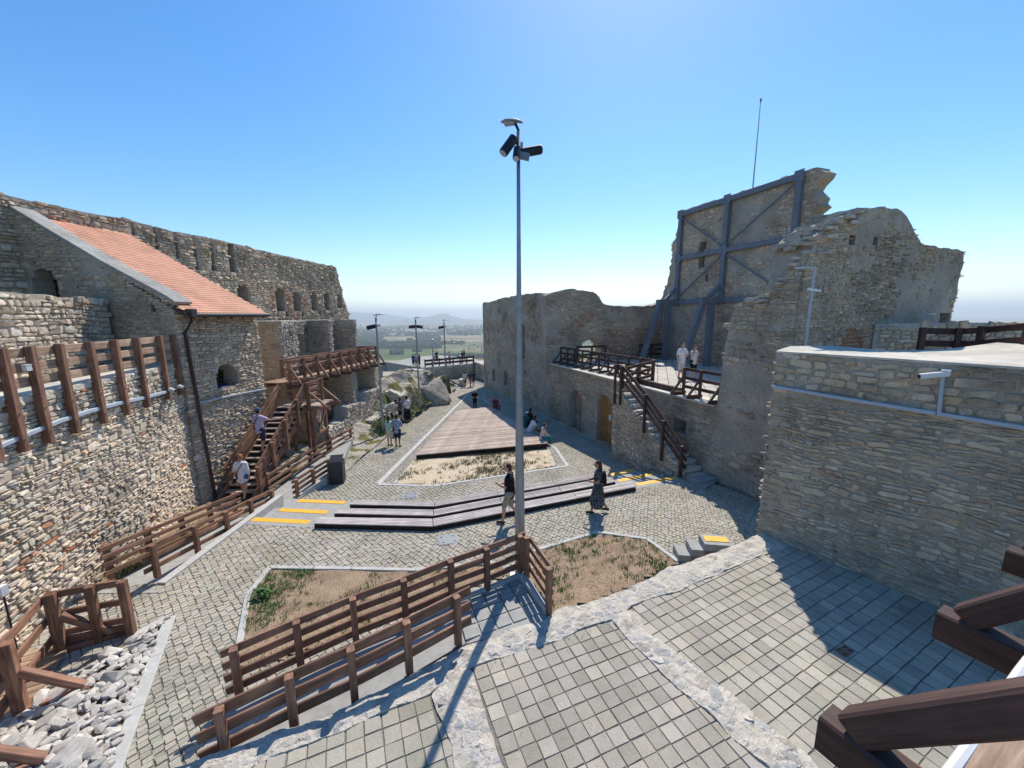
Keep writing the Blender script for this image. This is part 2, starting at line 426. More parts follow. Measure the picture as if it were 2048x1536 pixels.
def wall_core(parent, surf, s0, s1, zb, top, thick, mat, cell=.2, hole=None, smin=None, smax=None, rng=None, name='core', amp=.008):
    """solid wall grown from a grid; top(s) gives the crest, hole(s,h) cuts openings"""
    ns = max(2, int(math.ceil((s1-s0)/cell))); S = np.linspace(s0, s1, ns+1); T = np.array([top(s) for s in S])
    zmax = T.max(); nh = max(2, int(math.ceil((zmax-zb)/cell))); H = np.linspace(zb, zmax, nh+1)
    if hole is not None:
        def insert(g, ed):
            ed = [e for e in ed if g[0]+.02 < e < g[-1]-.02]
            return np.array(sorted([x for i, x in enumerate(g) if i in (0, len(g)-1) or not any(abs(x-e) < cell*.3 for e in ed)]+ed))
        S = insert(S, hole.es); H = insert(H, hole.eh); T = np.array([top(s) for s in S])
    SS, HH = np.meshgrid(S, H, indexing='ij'); HC = np.minimum(HH, T[:, None])
    if smin is not None: SS = np.maximum(SS, smin(HC))
    if smax is not None: SS = np.minimum(SS, smax(HC))
    nz = rng.uniform(-amp, amp, SS.shape)
    Fv = surf(SS, HC, nz-.008); Bv = surf(SS, HC, -thick+rng.uniform(-amp, amp, SS.shape))
    cs = (SS[:-1, :-1]+SS[1:, 1:])/2; ch = (HC[:-1, :-1]+HC[1:, 1:])/2
    ex = (HC[:-1, 1:]-HC[:-1, :-1]+HC[1:, 1:]-HC[1:, :-1] > 1e-4) & (SS[1:, :-1]+SS[1:, 1:]-SS[:-1, :-1]-SS[:-1, 1:] > 1e-4)
    if hole is not None: ex &= ~hole(cs, ch)
    V = np.concatenate([Fv.reshape(-1, 3), Bv.reshape(-1, 3)]); N = SS.size; idx = np.arange(N).reshape(SS.shape)
    faces = []
    I, J = np.where(ex)
    a, b, c, d = idx[I, J], idx[I+1, J], idx[I+1, J+1], idx[I, J+1]
    faces.append(np.stack([a, b, c, d], 1)); faces.append(np.stack([d, c, b, a], 1)+N)
    E = np.pad(ex, 1)
    for di, dj, e in ((-1, 0, 'l'), (1, 0, 'r'), (0, -1, 'b'), (0, 1, 't')):
        nb = E[1+di:E.shape[0]-1+di, 1+dj:E.shape[1]-1+dj]
        I, J = np.where(ex & ~nb)
        if e == 'l': p, q = idx[I, J+1], idx[I, J]
        elif e == 'r': p, q = idx[I+1, J], idx[I+1, J+1]
        elif e == 'b': p, q = idx[I, J], idx[I+1, J]
        else: p, q = idx[I+1, J+1], idx[I, J+1]
        faces.append(np.stack([q, p, p+N, q+N], 1))
    f = np.concatenate(faces)
    return wmesh(name, V, f, mat, parent, origin=wloc(parent))
def ragged(xs, ys, amp, rng, step=.35):
    n = max(2, int((max(xs)-min(xs))/step)+2); g = np.linspace(min(xs), max(xs), n)
    y = np.interp(g, xs, ys)+rng.uniform(-amp, amp, n)
    return lambda s: float(np.interp(s, g, y))
def masonry(parent, A, B, zb, top, thick, rng, palette=PAL_R, smat=None, cmat=None, row=(.07, .17), wid=(.14, .42), depth=(.02, .055), cell=.2,
            hole=None, nind=60, smin=None, smax=None, both=False, minpx=9, surf=None, s0=0.0, s1=None, core=True, colfn=None, zs=None, joint=.012, name='stone', plaster=None):
    """a wall face from A to B (2D), outward on the right-hand side walking A->B"""
    smat = smat or MS_R; cmat = cmat or MM_R
    p = surf or Path([A, B]); L = p.L if s1 is None else s1
    tf = (lambda s: top) if np.isscalar(top) else top
    if core: wall_core(parent, p, s0, L, zb, tf, thick, cmat, cell, hole, smin, smax, rng, name='wall_core')
    tm = max(tf(s) for s in np.linspace(s0, L, 60)); zlo = zb if zs is None else zs
    lay = stone_layout(s0, L, zlo, tm, row, wid, rng)
    tv = np.vectorize(tf)
    def ins(s, h):
        r = (h < tv(s)-row[0]*.25) & (s > s0+.04) & (s < L-.04) & (h > zlo)
        if smin is not None: r &= s > smin(h)+.02
        if smax is not None: r &= s < smax(h)-.02
        if plaster is not None: r &= vnoise(s*.75, h*1.0, int(tm*100) % 97) < plaster+rng.uniform(-.25, .25, len(s))
        if hole is not None: r &= ~(hole(s, h) | hole(s+.06, h) | hole(s-.06, h) | hole(s, h+.04))
        return r
    stones(parent, p, lay, rng, palette, smat, depth, joint, nind, minpx, ins, colfn=colfn, name=name)
    if both:
        d2 = Path([p(np.array([L]), 0, -thick)[0], p(np.array([s0]), 0, -thick)[0]])
        lay2 = lay.copy(); lay2[:, 0] = L-lay2[:, 0]
        stones(parent, d2, lay[ins(lay[:, 0], lay[:, 1])]*np.array([-1, 1, 1, 1])+np.array([L, 0, 0, 0]), rng, palette, smat, depth, joint, 0, minpx, None)
    return p
def rect_hole(*rects):
    def f(s, h):
        r = np.zeros(np.broadcast(s, h).shape, bool)
        for a, b, c, d in rects: r |= (s > a) & (s < b) & (h > c) & (h < d)
        return r
    f.es = [x for q in rects for x in q[:2]]; f.eh = [x for q in rects for x in q[2:]]
    return f
def arch_hole(*arcs):
    """(s_left, s_right, h_bottom, h_top) round-headed"""
    def f(s, h):
        r = np.zeros(np.broadcast(s, h).shape, bool)
        for a, b, c, d in arcs:
            m = (a+b)/2; rr = (b-a)/2; sp = d-min(rr, (d-c)*.6); ry = d-sp
            r |= (s > a) & (s < b) & (h > c) & (h < sp)
            r |= (h >= sp) & (((s-m)/rr)**2+((h-sp)/ry)**2 < 1)
        return r
    f.es = [q[0]+(q[1]-q[0])*t for q in arcs for t in (0, .12, .3, .5, .7, .88, 1)]; f.eh = [q[2] for q in arcs]+[q[3]-min((q[1]-q[0])/2, (q[3]-q[2])*.6)*(1-t) for q in arcs for t in (0, .4, .7, .9, 1)]
    return f
def any_hole(*fs):
    def f(s, h):
        r = fs[0](s, h)
        for g in fs[1:]: r = r | g(s, h)
        return r
    f.es = [x for g in fs for x in g.es]; f.eh = [x for g in fs for x in g.eh]
    return f

# ------------------------------------------------------------------ paving
def pave_layout(poly, org, ang, cw, ch, rng, stagger=True, jit=.06, wave=0.0, holes=()):
    p = np.array([q[:2] for q in poly]); ca, sa = math.cos(ang), math.sin(ang); o = np.asarray(org[:2])
    q = (p-o)@np.array([[ca, -sa], [sa, ca]])
    i0, i1 = int(q[:, 0].min()/cw)-2, int(q[:, 0].max()/cw)+2; j0, j1 = int(q[:, 1].min()/ch)-2, int(q[:, 1].max()/ch)+2
    I, J = np.meshgrid(np.arange(i0, i1), np.arange(j0, j1), indexing='ij')
    U = (I+.5)*cw + (np.where(J % 2 == 0, 0, .5*cw) if stagger else 0) + (rng.uniform(-.1, .1, J.shape[1])*cw)[None, :]*(1 if stagger else 0)
    V = (J+.5)*ch + wave*np.sin(U*1.1+J*.2)
    U = U.ravel()+rng.uniform(-jit, jit, U.size)*cw*.3; V = V.ravel()+rng.uniform(-jit, jit, V.size)*ch*.3
    X = o[0]+U*ca-V*sa; Y = o[1]+U*sa+V*ca
    k = inpoly(X, Y, p)
    for h in holes: k &= ~inpoly(X, Y, h)
    return X[k], Y[k]
def paving(parent, X, Y, zf, ang, cw, ch, gap, rng, colf, mat, nind, name, stuff, minpx=8, bev=.012, dz=.006, tiltv=.01):
    n = len(X); ca, sa = math.cos(ang), math.sin(ang); Z = np.array([zf(a, b) for a, b in zip(X, Y)])
    e = .05; GX = np.array([zf(a+e, b)-z for a, b, z in zip(X, Y, Z)])/e; GY = np.array([zf(a, b+e)-z for a, b, z in zip(X, Y, Z)])/e
    GX = np.clip(GX, -.3, .3); GY = np.clip(GY, -.3, .3)
    cols = colf(n, X, Y); Z = Z+rng.uniform(-dz, dz, n)
    q = np.stack([X, Y, Z], 1)-CAM; dp = q@AF; px = CX+FPX*(q@AR)/np.maximum(dp, .1); py = CY-FPX*(q@AU)/np.maximum(dp, .1)
    size = FPX*min(cw, ch)/np.maximum(dp, .1)
    ok = (dp > .4) & (px > -20) & (px < 2068) & (py > -10) & (py < 1556) & (size >= minpx)
    idx = np.where(ok)[0]; idx = idx[np.argsort(-size[idx])][:nind]; pl = wloc(parent)
    sw, sh = cw/2-gap/2, ch/2-gap/2
    def unit(r):
        o_ = np.array([(-1, -1), (1, -1), (1, 1), (-1, 1)])*np.array([sw, sh])*r.uniform(.95, 1.0, (4, 2))
        i_ = o_*(1-bev/np.array([sw, sh])); return o_, i_
    F = [(4, 5, 6, 7), (0, 1, 5, 4), (1, 2, 6, 5), (2, 3, 7, 6), (3, 0, 4, 7)]
    var = []
    for k in range(6):
        o_, i_ = unit(rng); v = np.concatenate([np.c_[o_, np.full(4, -.022)], np.c_[i_, rng.uniform(-.002, .002, 4)]])
        c = colf(1, np.zeros(1), np.zeros(1))[0]
        me = raw_mesh(name, v, F, np.repeat(c[None], 5, 0)); me.materials.append(mat); var.append(me)
    for i in idx:
        o = ob(name, var[rng.randint(6)], None, parent, np.array([X[i], Y[i], Z[i]])-pl)
        o.rotation_euler = (math.atan(GY[i])+rng.uniform(-tiltv, tiltv), -math.atan(GX[i])+rng.uniform(-tiltv, tiltv), ang+rng.choice([0, math.pi])+rng.uniform(-.015, .015))
    rest = np.setdiff1d(np.arange(n), idx)
    if len(rest) == 0: return
    m = len(rest); o_ = np.array([(-1, -1), (1, -1), (1, 1), (-1, 1)])*np.array([sw, sh])
    O = o_[None]*rng.uniform(.93, 1.0, (m, 4, 2)); Iv = O*(1-bev/np.array([sw, sh]))
    L = np.concatenate([O, Iv], 1); zz = np.concatenate([np.full((m, 4), -.022), rng.uniform(-.003, .003, (m, 4))], 1)
    x = L[..., 0]*ca-L[..., 1]*sa; y = L[..., 0]*sa+L[..., 1]*ca
    zz = zz+x*(GX[rest, None]+rng.uniform(-tiltv, tiltv, (m, 1)))+y*(GY[rest, None]+rng.uniform(-tiltv, tiltv, (m, 1)))
    V = np.stack([X[rest, None]+x, Y[rest, None]+y, Z[rest, None]+zz], -1).reshape(-1, 3)
    f = (np.array(F)[None]+(np.arange(m)*8)[:, None, None]).reshape(-1, 4)
    o = wmesh(stuff, V, f, mat, parent, np.repeat(cols[rest], 5, 0), origin=pl); o['kind'] = 'stuff'
def strip(name, pts, wdt, h, mat, parent=None, zoff=0.0, depth=.12):
    """kerb: a row of kerb stones along 3D points"""
    out = []
    for i in range(len(pts)-1):
        a = np.asarray(pts[i], float); b = np.asarray(pts[i+1], float); L = np.linalg.norm(b-a)
        k = max(1, int(round(L/.95))); d = (b-a)/L
        for j in range(k):
            p = a+d*(L*j/k+.004); q = a+d*(L*(j+1)/k-.004)
            p[2] += zoff+h-depth/2; q[2] += zoff+h-depth/2
            out.append(beam(name, p, q, wdt, depth, mat, parent))
    return out

# =================================================================== ground levels
_GY = [12.0, 20.5, 30, 45, 70]; _GZ = [-.50, -.92, -1.25, -1.72, -2.3]
def G(x, y): return float(np.interp(y, _GY, _GZ))
rng = np.random.RandomState(7)
def xy(p): return (float(p[0]), float(p[1]))
def WG(px, py): return Wf(px, py, G)

# =================================================================== terrain and far country
def terrain():
    rr = np.concatenate([np.linspace(0, 75, 6), np.geomspace(82, 700, 26), np.geomspace(760, 70000, 90)])
    th = np.linspace(0, 2*math.pi, 241)[:-1]
    Rr, T = np.meshgrid(rr, th, indexing='ij'); X = Rr*np.sin(T); Y = 30+Rr*np.cos(T)
    base = np.interp(Rr, [0, 78, 140, 300, 520, 800, 70000], [-5, -5.2, -40, -110, -165, -186, -188])
    nz = vnoise(X/60, Y/60, 3)*np.interp(Rr, [0, 90, 200, 500, 900], [0, 0, 9, 14, 0]) + vnoise(X/900, Y/900, 5)*np.interp(Rr, [0, 900, 3000, 9000], [0, 0, 5, 12])
    Z = base+nz
    V = np.stack([X, Y, Z], -1).reshape(-1, 3); n, m = X.shape; idx = np.arange(n*m).reshape(n, m)
    a, b = idx[:-1], idx[1:]
    f = np.stack([a, b, np.roll(b, -1, 1), np.roll(a, -1, 1)], -1).reshape(-1, 4)
    mt, nn, bb = newmat('plain_fields'); bb.inputs['Roughness'].default_value = 1; bb.inputs['Specular IOR Level'].default_value = 0
    geo = nd(nn, 'ShaderNodeNewGeometry').outputs['Position']
    mp = nd(nn, 'ShaderNodeMapping'); nn.links.new(geo, mp.inputs[0]); mp.inputs['Scale'].default_value = (.0011, .0024, 0); mp.inputs['Rotation'].default_value = (0, 0, .5)
    vo = nd(nn, 'ShaderNodeTexVoronoi'); vo.distance = 'CHEBYCHEV'; vo.inputs['Scale'].default_value = 1; nn.links.new(mp.outputs[0], vo.inputs['Vector'])
    sp = nd(nn, 'ShaderNodeSeparateColor'); nn.links.new(vo.outputs['Color'], sp.inputs[0])
    c = ramp(nn, sp.outputs[0], [(0, (.075, .11, .045)), (.25, (.12, .15, .06)), (.4, (.24, .21, .12)), (.58, (.10, .14, .055)), (.7, (.29, .24, .155)), (.85, (.15, .16, .08)), (1, (.08, .12, .05))])
    c.color_ramp.interpolation = 'CONSTANT'
    n1 = noise(nn, geo, .004, 6, .6)
    cc = mixc(nn, c.outputs[0], ramp(nn, n1.outputs[0], [(.35, g3(.75)), (.65, g3(1.2))]).outputs[0], 1.0, 'MULTIPLY')
    n2 = noise(nn, geo, .06, 4, .6)
    cc = mixc(nn, cc, ramp(nn, n2.outputs[0], [(.35, g3(.8)), (.65, g3(1.15))]).outputs[0], 1.0, 'MULTIPLY')
    nn.links.new(cc, bb.inputs['Base Color'])
    o = wmesh('terrain', V, f, mt, None, smooth=True, origin=np.zeros(3)); struct(o)
    m_f = m_mortar('far_woodland', (.018, .040, .014), (.045, .085, .028), .05, .2)
    def ridge(name, pts, wid, seed):
        """pts: px, py of crest and distance"""
        k = 60; t = np.linspace(0, len(pts)-1, k)
        px = np.interp(t, range(len(pts)), [p[0] for p in pts]); py = np.interp(t, range(len(pts)), [p[1] for p in pts]); D = np.interp(t, range(len(pts)), [p[2] for p in pts])
        crest = np.array([WY(a, b, d) for a, b, d in zip(px, py, D)]); crest[:, 2] += vnoise(t*3, t*0, seed)*D*.0006
        rows = []
        for u in np.linspace(-1, 1, 13):
            prof = (1-abs(u))**1.15
            q = crest.copy(); q[:, 1] += u*wid; q[:, 2] = -190+(crest[:, 2]+190)*prof + vnoise(t*6, t*0+u*9, seed+1)*25*prof*(1-prof)
            rows.append(q)
        V = np.array(rows).reshape(-1, 3); idx = np.arange(len(V)).reshape(13, k)
        f = np.stack([idx[:-1, :-1], idx[:-1, 1:], idx[1:, 1:], idx[1:, :-1]], -1).reshape(-1, 4)
        o = wmesh(name, V, f, m_f, None, smooth=True, origin=np.array([0, 0, -190.])); struct(o)
    ridge('hill_ridge', [(430, 642, 15000), (600, 628, 15000), (700, 623, 15000), (760, 627, 15500), (830, 636, 16000), (900, 641, 17000)], 3500, 11)
    ridge('table_hill', [(800, 641, 13000), (835, 637, 13000), (862, 632, 13000), (880, 627.5, 13000), (897, 627.5, 13000), (903, 632, 13000), (930, 638, 13000), (985, 641, 13000)], 1800, 12)
    ridge('far_hills', [(930, 637, 26000), (1100, 630, 26000), (1300, 632, 26000), (1500, 628, 25000), (1700, 622, 23000), (1900, 616, 21000), (2000, 613, 20000), (2120, 612, 20000), (2300, 618, 20000)], 5000, 13)
    # woodland on the plain, as one mass of tree crowns
    r2 = np.random.RandomState(21); P = []
    def patch(n, px0, px1, py0, py1, sz):
        c = 0
        while c < n:
            a, b = r2.uniform(px0, px1), r2.uniform(py0, py1)
            g = W(a, b, -188)
            if vnoise(np.array([g[0]/260]), np.array([g[1]/260]), 4)[0] > -.15: P.append((g[0], g[1], sz*r2.uniform(.6, 1.3))); c += 1
    patch(1500, 690, 880, 672, 698, 14); patch(500, 690, 990, 652, 672, 20); patch(160, 782, 806, 703, 710, 10); patch(60, 826, 842, 702, 704.5, 9)
    patch(120, 865, 930, 684, 690, 9); patch(150, 880, 970, 711, 716, 9); patch(60, 945, 990, 712, 722, 8); patch(40, 935, 985, 690, 722, 5)
    P = np.array(P); n = len(P)
    ph = (1+5**.5)/2; ico = np.array([(-1, ph, 0), (1, ph, 0), (-1, -ph, 0), (1, -ph, 0), (0, -1, ph), (0, 1, ph), (0, -1, -ph), (0, 1, -ph), (ph, 0, -1), (ph, 0, 1), (-ph, 0, -1), (-ph, 0, 1)])/1.9
    fi = np.array([(0, 11, 5), (0, 5, 1), (0, 1, 7), (0, 7, 10), (0, 10, 11), (1, 5, 9), (5, 11, 4), (11, 10, 2), (10, 7, 6), (7, 1, 8), (3, 9, 4), (3, 4, 2), (3, 2, 6), (3, 6, 8), (3, 8, 9), (4, 9, 5), (2, 4, 11), (6, 2, 10), (8, 6, 7), (9, 8, 1)])
    V = P[:, None, :]*np.array([1, 1, 0])+np.array([0, 0, -186.])+ico[None]*P[:, 2][:, None, None]*r2.uniform(.75, 1.25, (n, 12, 1))*np.array([1, 1, .9])
    V[..., 2] += P[:, 2][:, None]*.5
    F = (fi[None]+(np.arange(n)*12)[:, None, None]).reshape(-1, 3)
    o = wmesh('woodland', V.reshape(-1, 3), F, m_f, None); tag(o, 'dark blue-green belts of woodland scattered over the far plain', 'woodland', kind='stuff')
    mr = m_plain('pale_road', (.55, .53, .48), .9, .05, .01, 0)
    pts = [W(a, b, -187.2) for a, b in ((990, 735), (962, 722), (945, 714), (930, 708), (925, 702), (924, 696), (928, 692), (934, 689))]
    v, f = [], []
    for i, p in enumerate(pts):
        wd = 4.5; v += [p+np.array([-wd, 0, .6]), p+np.array([wd, 0, .6])]
        if i: f.append((2*i-2, 2*i-1, 2*i+1, 2*i))
    struct(wmesh('road', v, f, mr, None))
    mw = m_plain('far_house_wall', (.75, .73, .70), .9, .05, 1, 0); mroof = m_plain('far_house_roof', (.35, .16, .10), .9, .1, 1, 0)
    for i, (a, b, s) in enumerate(((784, 692, 9), (789, 693.5, 8), (727, 682, 9), (865, 671.5, 16))):
        p = W(a, b, -186.); t = thing('far_house', ['white house at the edge of the woodland on the plain', 'white house beside its larger twin by the woodland edge', 'small white house among the woods behind the stone piers', 'large pale building far out on the plain'][i], 'house', p)
        v, f = box_vf(-s, s, -s*.7, s*.7, 0, s*.8); ob('wall', raw_mesh('wall', v, f), mw, t)
        v = [(-s*1.1, -s*.8, s*.8), (s*1.1, -s*.8, s*.8), (s*1.1, s*.8, s*.8), (-s*1.1, s*.8, s*.8), (-s*1.1, 0, s*1.35), (s*1.1, 0, s*1.35)]
        ob('roof', raw_mesh('roof', v, [(0, 1, 5, 4), (2, 3, 4, 5), (0, 4, 3), (1, 2, 5), (3, 2, 1, 0)]), mroof, t)
    # haze
    mh = bpy.data.materials.new('haze_air'); mh.use_nodes = True; n_ = mh.node_tree; n_.nodes.clear()
    vol = n_.nodes.new('ShaderNodeVolumePrincipled'); vol.inputs['Color'].default_value = (.86, .94, 1, 1); vol.inputs['Anisotropy'].default_value = .35; vol.inputs['Density'].default_value = HAZE
    om = n_.nodes.new('ShaderNodeOutputMaterial'); n_.links.new(vol.outputs[0], om.inputs['Volume'])
    v, f = box_vf(-75000, 75000, -75000, 75000, -240, 420)
    o = wmesh('haze', v, f, mh, None, origin=np.zeros(3)); tag(o, 'pale blue summer haze lying over the plain and the far hills', 'haze', kind='stuff')
HAZE = 1.15e-4
terrain()

# =================================================================== plazas
# three step edges, nearest first (tops z = 0, -.17, -.34), each a polyline of photograph pixels
EDGE = [[(505, 1034), (628, 1040), (868, 1046), (1266, 967), (1350, 952)],
        [(527, 1014), (664, 1021), (869, 1026), (1229, 960), (1303, 945)],
        [(553, 996), (699, 1002), (870, 1007), (1212, 949), (1264, 937)]]
EZ = [0.0, -.17, -.34]
EW = [[W(a, b, z) for a, b in e] for e, z in zip(EDGE, EZ)]
cob_rng = np.random.RandomState(3)
def cobcol(n, X, Y):
    c = np.array([.362, .338, .288])*cob_rng.uniform(.86, 1.12, (n, 1))*cob_rng.uniform(.97, 1.03, (n, 3))
    k = cob_rng.rand(n) < .12; c[k] *= np.array([1.05, .98, .90]); return c
def pavcol(n, X, Y):
    return np.array([.385, .353, .302])*cob_rng.uniform(.87, 1.1, (n, 1))*cob_rng.uniform(.98, 1.02, (n, 3))
# --- near plaza (z = 0)
bl = [(-12.2, 3.0), (-12.2, 13.0)]
near_poly = [(-12.5, 2.0), (-12.5, 8.0)] + [xy(W(325, 1166, 0))] + [xy(p) for p in EW[0]] + [(7.6, 13.2), (8.4, 11.2), (8.6, 9.3), (6.6, 8.6), xy(W(1330, 1125, 0)), (1.4, 6.6), (-.8, 6.0), (-5.2, 4.0), (-6.5, 1.5)]
near = wmesh('plaza_ground', *prism_vf(near_poly, -.9, -.014), M_JOINT, None); struct(near)
# gardens
gard1 = [xy(W(a, b, 0)) for a, b in ((498, 1190), (541, 1140), (700, 1141), (830, 1144), (985, 1128), (1033, 1148), (900, 1190), (700, 1270), (490, 1345), (478, 1290))]
gard2 = [xy(W(a, b, 0)) for a, b in ((1078, 1100), (1195, 1068), (1292, 1082), (1352, 1126), (1230, 1190), (1105, 1225), (1060, 1160))]
def zr(px): return lin(px, [440, 900, 1100], [0.0, .46, .5])
out_px = [(466, 1298), (592, 1244), (705, 1197), (807, 1160), (901, 1122), (973, 1097), (1040, 1072)]
outer = [W(a, b, zr(a)+.95) for a, b in out_px]
in_px = [(437, 1418), (577, 1353), (701, 1298), (813, 1244), (913, 1193)]
inner = [W(a, b, zr(a+40)+.95) for a, b in in_px]
rampfoot = [xy(p) for p in outer]+[(1.4, 6.6)]+[xy(p) for p in reversed(inner)]
pit = [xy(W(a, b, 0)) for a, b in ((258, 1278), (338, 1237), (225, 1560), (-200, 1700), (-100, 1500), (60, 1400))]
X, Y = pave_layout(near_poly, (-2, 9), R(-42), .105, .13, cob_rng, True, .35, .016, [gard1, gard2, rampfoot, pit])
paving(near, X, Y, lambda x, y: 0.0, R(-42), .105, .13, .005, cob_rng, cobcol, M_COB, 300, 'cobble', 'cobbles', 7, .004, .003, .008)
# --- far court, sloping away
LWX = lambda y: 12.46-.36*y                 # the right-hand wall line
court_poly = [xy(EW[2][0]), xy(EW[2][1]), xy(EW[2][2]), xy(EW[2][3]), xy(EW[2][4]), (LWX(15.2), 15.2), (LWX(43), 43), (-4.5, 46), (-6.2, 43), xy(WG(905, 782)), xy(WG(840, 826)), xy(WG(768, 876)), xy(WG(712, 880)), (-7.3, 17), (-7.9, 13.2)]
pts = [(-11, 12.05, -.58), (9, 12.05, -.58), (9, 20.5, -1.0), (-11, 20.5, -1.0), (9, 30, -1.33), (-9, 30, -1.33), (6, 45, -1.80), (-10, 45, -1.8), (4, 70, -2.4), (-12, 70, -2.4)]
court = wmesh('court_ground', np.array(pts)+np.array([0, 0, .06]), [(0, 1, 2, 3), (3, 2, 4, 5), (5, 4, 6, 7), (7, 6, 8, 9)], M_JOINT, None); struct(court)
deckz = -.56
DK = [W(832, 910, deckz), W(1096, 886, deckz), W(984, 813, deckz), W(914, 821, deckz)]
dirt = [xy(WG(a, b)) for a, b in ((790, 967), (868, 970), (1110, 932), (1098, 896), (833, 916))]
deckpoly = [xy(p) for p in DK]
court_clip = court_poly[:4]+[court_poly[4]]+court_poly[5:]
X, Y = pave_layout(court_clip, (-2, 20), R(-50), .12, .14, cob_rng, True, .3, .015, [dirt, deckpoly])
k = Y < 33; X, Y = X[k], Y[k]
paving(court, X, Y, lambda x, y: G(x, y), R(-50), .12, .14, .006, cob_rng, cobcol, M_COB, 0, 'cobble', 'cobbles', 7, .005, .003, .008)
X, Y = pave_layout(court_clip, (-2, 20), R(22), .34, .30, cob_rng, True, .3, .02, [dirt, deckpoly])
k = Y >= 33; X, Y = X[k], Y[k]
paving(court, X, Y, lambda x, y: G(x, y), R(22), .34, .30, .03, cob_rng, cobcol, M_COB, 0, 'cobble', 'far_cobbles', 7, .03, .004, .02)

# --- concrete steps between the two levels, with yellow nosings and timber seats
def offset_far(p, q, d):
    t = np.array(q)-np.array(p); t = t[:2]/np.linalg.norm(t[:2]); return np.array([-t[1], t[0]])*d
steps = thing('terrace_steps', 'three shallow concrete steps with yellow edge strips descending to the lower court', 'steps', (EW[0][2][0], EW[0][2][1], -.6))
for i in range(3):
    e = EW[i]; nxt = EW[i+1] if i < 2 else None
    # tread i: from edge i-1 (far side of the previous drop) to edge i. tread 0 is the plaza itself; build the drop block of each
    zt = EZ[i]
    near_e = [p.copy() for p in (EW[i-1] if i else EW[0])]
    if i == 0:
        poly = []
        for s in range(4):
            a, b = e[s], e[s+1]; n_ = offset_far(a, b, -.42)
            v, f = prism_vf([xy(a), xy(b), (b[0]+n_[0], b[1]+n_[1]), (a[0]+n_[0], a[1]+n_[1])], -.9, zt+.004+.001*s); wmesh('tread', v, f, M_CONC, steps)
    else:
        for s in range(4):
            a, b, c, d = near_e[s], near_e[s+1], e[s+1], e[s]
            v, f = prism_vf([xy(a), xy(b), xy(c), xy(d)], -.9, zt+.001*s); wmesh('tread', v, f, M_CONC, steps)
    for s, (t0, t1) in ((0, ((.06, .97), (.28, .97), (.33, .97))[i]), (3, (.03, .97))):
        a, b = e[s], e[s+1]; n_ = offset_far(a, b, 1)
        p = a+(b-a)*t0; q = a+(b-a)*t1; n3 = np.array([n_[0], n_[1], 0])
        v, f = prism_vf([xy(p-n3*.03), xy(q-n3*.03), xy(q-n3*.24), xy(p-n3*.24)], zt-.02, zt+.010); wmesh('edge_strip', v, f, M_YEL, steps)
SEAT_NEAR = [[(628, 1046), (867, 1052), (1272, 973)], [(668, 1026), (867, 1031), (1231, 963)], [(699, 1008), (869, 1012), (1213, 952)]]
SEAT_FAR = [[(640, 1034), (865, 1037), (1262, 963)], [(682, 1016), (867, 1019), (1222, 953)], [(712, 1000), (870, 1002), (1203, 944)]]
for i in range(3):
    zt = EZ[i]; zc = zt+.165; NE = [W(a, b, zc) for a, b in SEAT_NEAR[i]]; FE = [W(a, b, zc) for a, b in SEAT_FAR[i]]
    sl_ = ['nearest the plaza, the uppermost of the three', 'the middle one of the three', 'next to the sandy bed, lowest of the three'][i]
    bt = thing('bench', f'long angled grey timber seat {sl_}', 'bench', (NE[1][0], NE[1][1], zt), 'timber seats along the steps')
    for s in (0, 1):
        L = np.linalg.norm(NE[s+1]-NE[s]); kk = max(1, int(round(L/2.6)))
        for j in range(5):
            u = (j+.5)/5; a = NE[s]*(1-u)+FE[s]*u; b = NE[s+1]*(1-u)+FE[s+1]*u; wd = np.linalg.norm(FE[s]-NE[s])
            wd = abs(np.cross((b-a)[:2]/np.linalg.norm((b-a)[:2]), (FE[1]-NE[1])[:2]))/5
            for k in range(kk):
                p = a+(b-a)*((k+.004)/kk); q = a+(b-a)*((k+1-.004)/kk); p[2] = q[2] = zc-.018+rng.uniform(-.002, .002)
                beam('board', p, q, wd-.012, .036, M_SEAT, bt)
        for u in (.04, .9):
            p = NE[s]*(1-u)+FE[s]*u; q = NE[s+1]*(1-u)+FE[s+1]*u; p[2] = q[2] = zt+.062; beam('fascia', p, q, .03, .125, M_DECKD, bt)

# --- the triangular timber stage
st = thing('timber_stage', 'low triangular grey timber stage in the middle of the lower court', 'stage', (DK[0][0], DK[0][1], G(0, DK[0][1])))
def clip_line(poly, o, d):
    hits = []
    for i in range(len(poly)):
        a = np.array(poly[i]); b = np.array(poly[(i+1) % len(poly)]); e = b-a; den = d[0]*e[1]-d[1]*e[0]
        if abs(den) < 1e-9: continue
        r_ = a-o; t = (r_[0]*e[1]-r_[1]*e[0])/den; u = (r_[0]*d[1]-r_[1]*d[0])/den
        if 0 <= u <= 1: hits.append(t)
    return sorted(hits)
fd = np.array(deckpoly[1])-np.array(deckpoly[0]); fd /= np.linalg.norm(fd); fn = np.array([-fd[1], fd[0]])
depthmax = max((np.array(p)-np.array(deckpoly[0]))@fn for p in deckpoly); nb = int(depthmax/.145)
for j in range(nb):
    o_ = np.array(deckpoly[0])+fn*(.145*(j+.5)); h = clip_line(deckpoly, o_, fd)
    if len(h) < 2: continue
    L = h[-1]-h[0]; kk = max(1, int(round(L/3.2))); sh = rng.uniform(-.2, .2)
    cuts = [h[0]]+[h[0]+L*(k+sh*(j % 2))/kk for k in range(1, kk)]+[h[-1]]
    for k in range(kk):
        p = o_+fd*(cuts[k]+.003); q = o_+fd*(cuts[k+1]-.003); zz = deckz-.018+rng.uniform(-.002, .002)
        beam('board', (*p, zz), (*q, zz), .139, .034, M_DECK, st)
